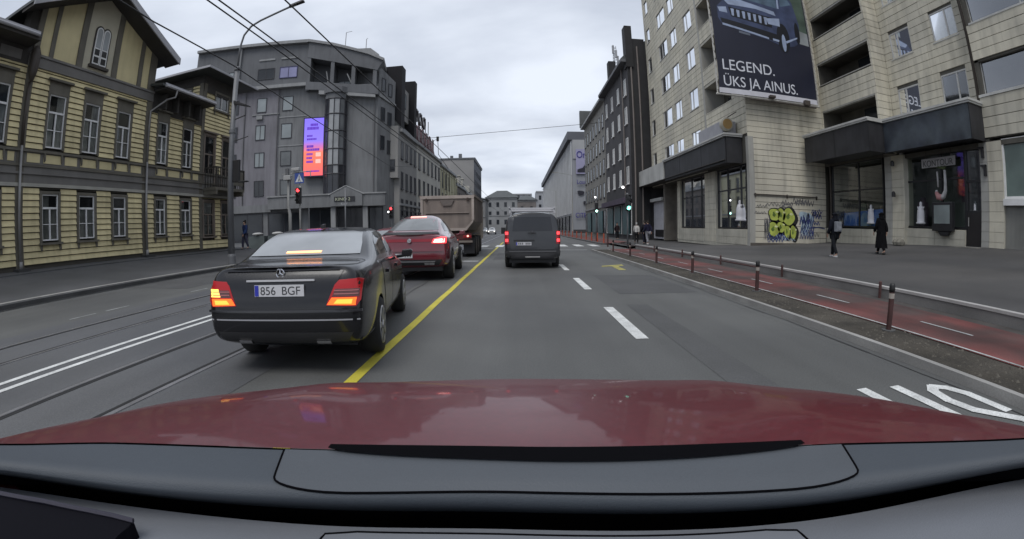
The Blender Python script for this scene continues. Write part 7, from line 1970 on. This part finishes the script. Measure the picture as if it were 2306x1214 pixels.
for s in (-1, 1):
    m_ = MB(); vs = []
    for j in range(13):
        v = j / 12; y0 = cowl(HW_)[0]; yy = y0 + (1.36 - y0) * v
        for k, (dx, dz) in enumerate(((0, -.004), (.02, -.02), (.03, -.08), (.03, -.3))): vs.append((s * (HW_ + dx), yy, hood_z(HW_, v) + dz))
    m_.add(vs, [(j * 4 + k, j * 4 + k + 1, (j + 1) * 4 + k + 1, (j + 1) * 4 + k) for j in range(12) for k in range(3)]); m_.build('wing', BONNET, own, smooth=True, local=True)
m_ = MB(); m_.box(-.8, .8, 1.72, 1.80, .45, .70); m_.build('front_bumper', BONNET, own, local=True)

m_ = MB(); n = len(RS[0]); vs = [p for r in RS for p in r]
m_.add(vs, [(j * n + i, j * n + i + 1, (j + 1) * n + i + 1, (j + 1) * n + i) for j in range(len(RS) - 1) for i in range(n - 1)])
m_.build('dash_top', DASH, own, smooth=True, local=True)
low = [line(AZ, [-17.3, -22.9, -28.6, -34.5, -37.0, -33.0, -23.5, -18.0], [.43, .455, .485, .505, .515, .505, .465, .43]),
       line(AZ, [-18.5, -24, -30, -36, -38.6, -34.5, -25, -19.5], [.43, .457, .487, .507, .517, .507, .467, .43]),
       line(AZ, [-24, -30, -36, -42, -45, -41, -31, -25], [.44, .46, .49, .51, .52, .51, .47, .44]), line(AZ, [-40, -44, -48, -53, -55, -53, -45, -42], [.48, .50, .53, .55, .56, .55, .51, .48])]
LS = [resample(r) for r in low]
m_ = MB(); vs = [p for r in LS for p in r]
m_.add(vs, [(j * n + i, j * n + i + 1, (j + 1) * n + i + 1, (j + 1) * n + i) for j in range(len(LS) - 1) for i in range(n - 1)])
m_.build('dash_front', M('dash_front_grey', (.14, .15, .168), .6, .08, 3, bump=.12, bs=260), own, smooth=True, local=True)
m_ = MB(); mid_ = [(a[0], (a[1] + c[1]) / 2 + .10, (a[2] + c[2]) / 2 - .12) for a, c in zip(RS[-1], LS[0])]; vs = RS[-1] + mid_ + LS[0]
m_.add(vs, [(j * n + i, j * n + i + 1, (j + 1) * n + i + 1, (j + 1) * n + i) for j in range(2) for i in range(n - 1)]); m_.build('dash_gap', DASH_D, own, local=True)  # recess shade deepened by its near-black colour


def on_dash(RSx, x, t):
    """point on the dash sheet: x across, t rows down"""
    j = min(int(t), len(RSx) - 2); f = t - j
    a = [interp([p[0] for p in RSx[j]], [p[q] for p in RSx[j]], x) for q in (1, 2)]; c = [interp([p[0] for p in RSx[j + 1]], [p[q] for p in RSx[j + 1]], x) for q in (1, 2)]
    return Vector((x, a[0] + (c[0] - a[0]) * f, a[1] + (c[1] - a[1]) * f))


def raised(name, RSx, x0, x1, t0, t1, rad, mat, off=.004, taper=0.0, nx=40, nt=12):
    """rounded-corner panel lying on the sheet, with a dark joint round it"""
    def edge(t):
        k = max(0, (t - (t1 - rad[1])) / rad[1]) if t > t1 - rad[1] else 0
        k2 = max(0, ((t0 + rad[2]) - t) / rad[2]) if len(rad) > 2 and rad[2] > 0 and t < t0 + rad[2] else 0
        kk = max(k, k2)
        return rad[0] * (1 - math.sqrt(max(0, 1 - kk * kk))) + taper * (t - t0) / (t1 - t0)
    m_ = MB(); vs = []; ts = [t0 + (t1 - t0) * (1 - (1 - j / nt) ** 1.6) for j in range(nt + 1)]
    rim_l, rim_r = [], []
    for t in ts:
        e = edge(t); a, c = x0 + e, x1 - e
        for i in range(nx + 1): vs.append(tuple(on_dash(RSx, a + (c - a) * i / nx, t) + Vector((0, -.001, off))))
        rim_l.append(vs[-nx - 1]); rim_r.append(vs[-1])
    m_.add(vs, [(j * (nx + 1) + i, j * (nx + 1) + i + 1, (j + 1) * (nx + 1) + i + 1, (j + 1) * (nx + 1) + i) for j in range(nt) for i in range(nx)])
    o = m_.build(name, mat, own, smooth=True, local=True)
    loop = rim_l + vs[-nx - 1:] + rim_r[::-1] + ([] if len(rad) < 3 else vs[:nx + 1][::-1] + [rim_l[0]])
    m_ = MB(); m_.tube(loop, .0022 if off < .005 else .003, 6); m_.build('panel_joint', DASH_D, own, local=True)
    return o


raised('airbag_panel', RS, -.445, .615, .02, 1.80, (.12, .7), DASH_L, .0035, .035)
raised('screen_panel', LS, -.33, .47, .52, 2.6, (.05, .3, .25), M('screen_panel_grey', (.17, .18, .2), .5, .06, 3), .004, -.02)
# demister slot at the glass foot: flat sheet, its darkness put into the colour
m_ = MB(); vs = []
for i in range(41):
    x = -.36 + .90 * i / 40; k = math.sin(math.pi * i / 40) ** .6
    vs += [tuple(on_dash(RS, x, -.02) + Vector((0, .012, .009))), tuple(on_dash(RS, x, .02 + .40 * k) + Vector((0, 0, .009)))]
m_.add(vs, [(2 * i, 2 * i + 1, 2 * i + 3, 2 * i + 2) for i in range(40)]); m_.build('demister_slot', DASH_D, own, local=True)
# cowl behind the bonnet edge, hidden foot of the dash
m_ = MB(); vs = []
for p in RS[0]: vs += [p, (p[0], p[1] + .05, p[2] - .10)]
m_.add(vs, [(2 * i, 2 * i + 1, 2 * i + 3, 2 * i + 2) for i in range(n - 1)]); m_.build('cowl', DASH_D, own, local=True)
# instrument hood in the lower corner
pts = line([-78, -74, -69.8, -64.6, -59.4, -56.5, -54.1, -55, -56.8, -59.4, -64, -71, -78], [-20, -21.5, -23.3, -25.4, -27.6, -28.8, -29.9, -30.4, -30.9, -32.0, -34, -35, -33], [.40, .405, .415, .425, .438, .446, .452, .455, .456, .46, .46, .45, .43])
m_ = MB(); m_.prism(pts, (0, 0, -.06)); m_.build('instrument_hood', M('hood_black', (.006, .006, .009), .9, .1, spec=.1), own, local=True)
m_ = MB(); m_.tube(line([-78, -74, -69.8, -64.6, -59.4, -56.5, -54.1], [-20, -21.5, -23.3, -25.4, -27.6, -28.8, -29.9], [.398, .403, .413, .423, .436, .444, .450]), .005, 6); m_.build('hood_edge', M('hood_edge', (.03, .028, .045), .6), own, local=True)
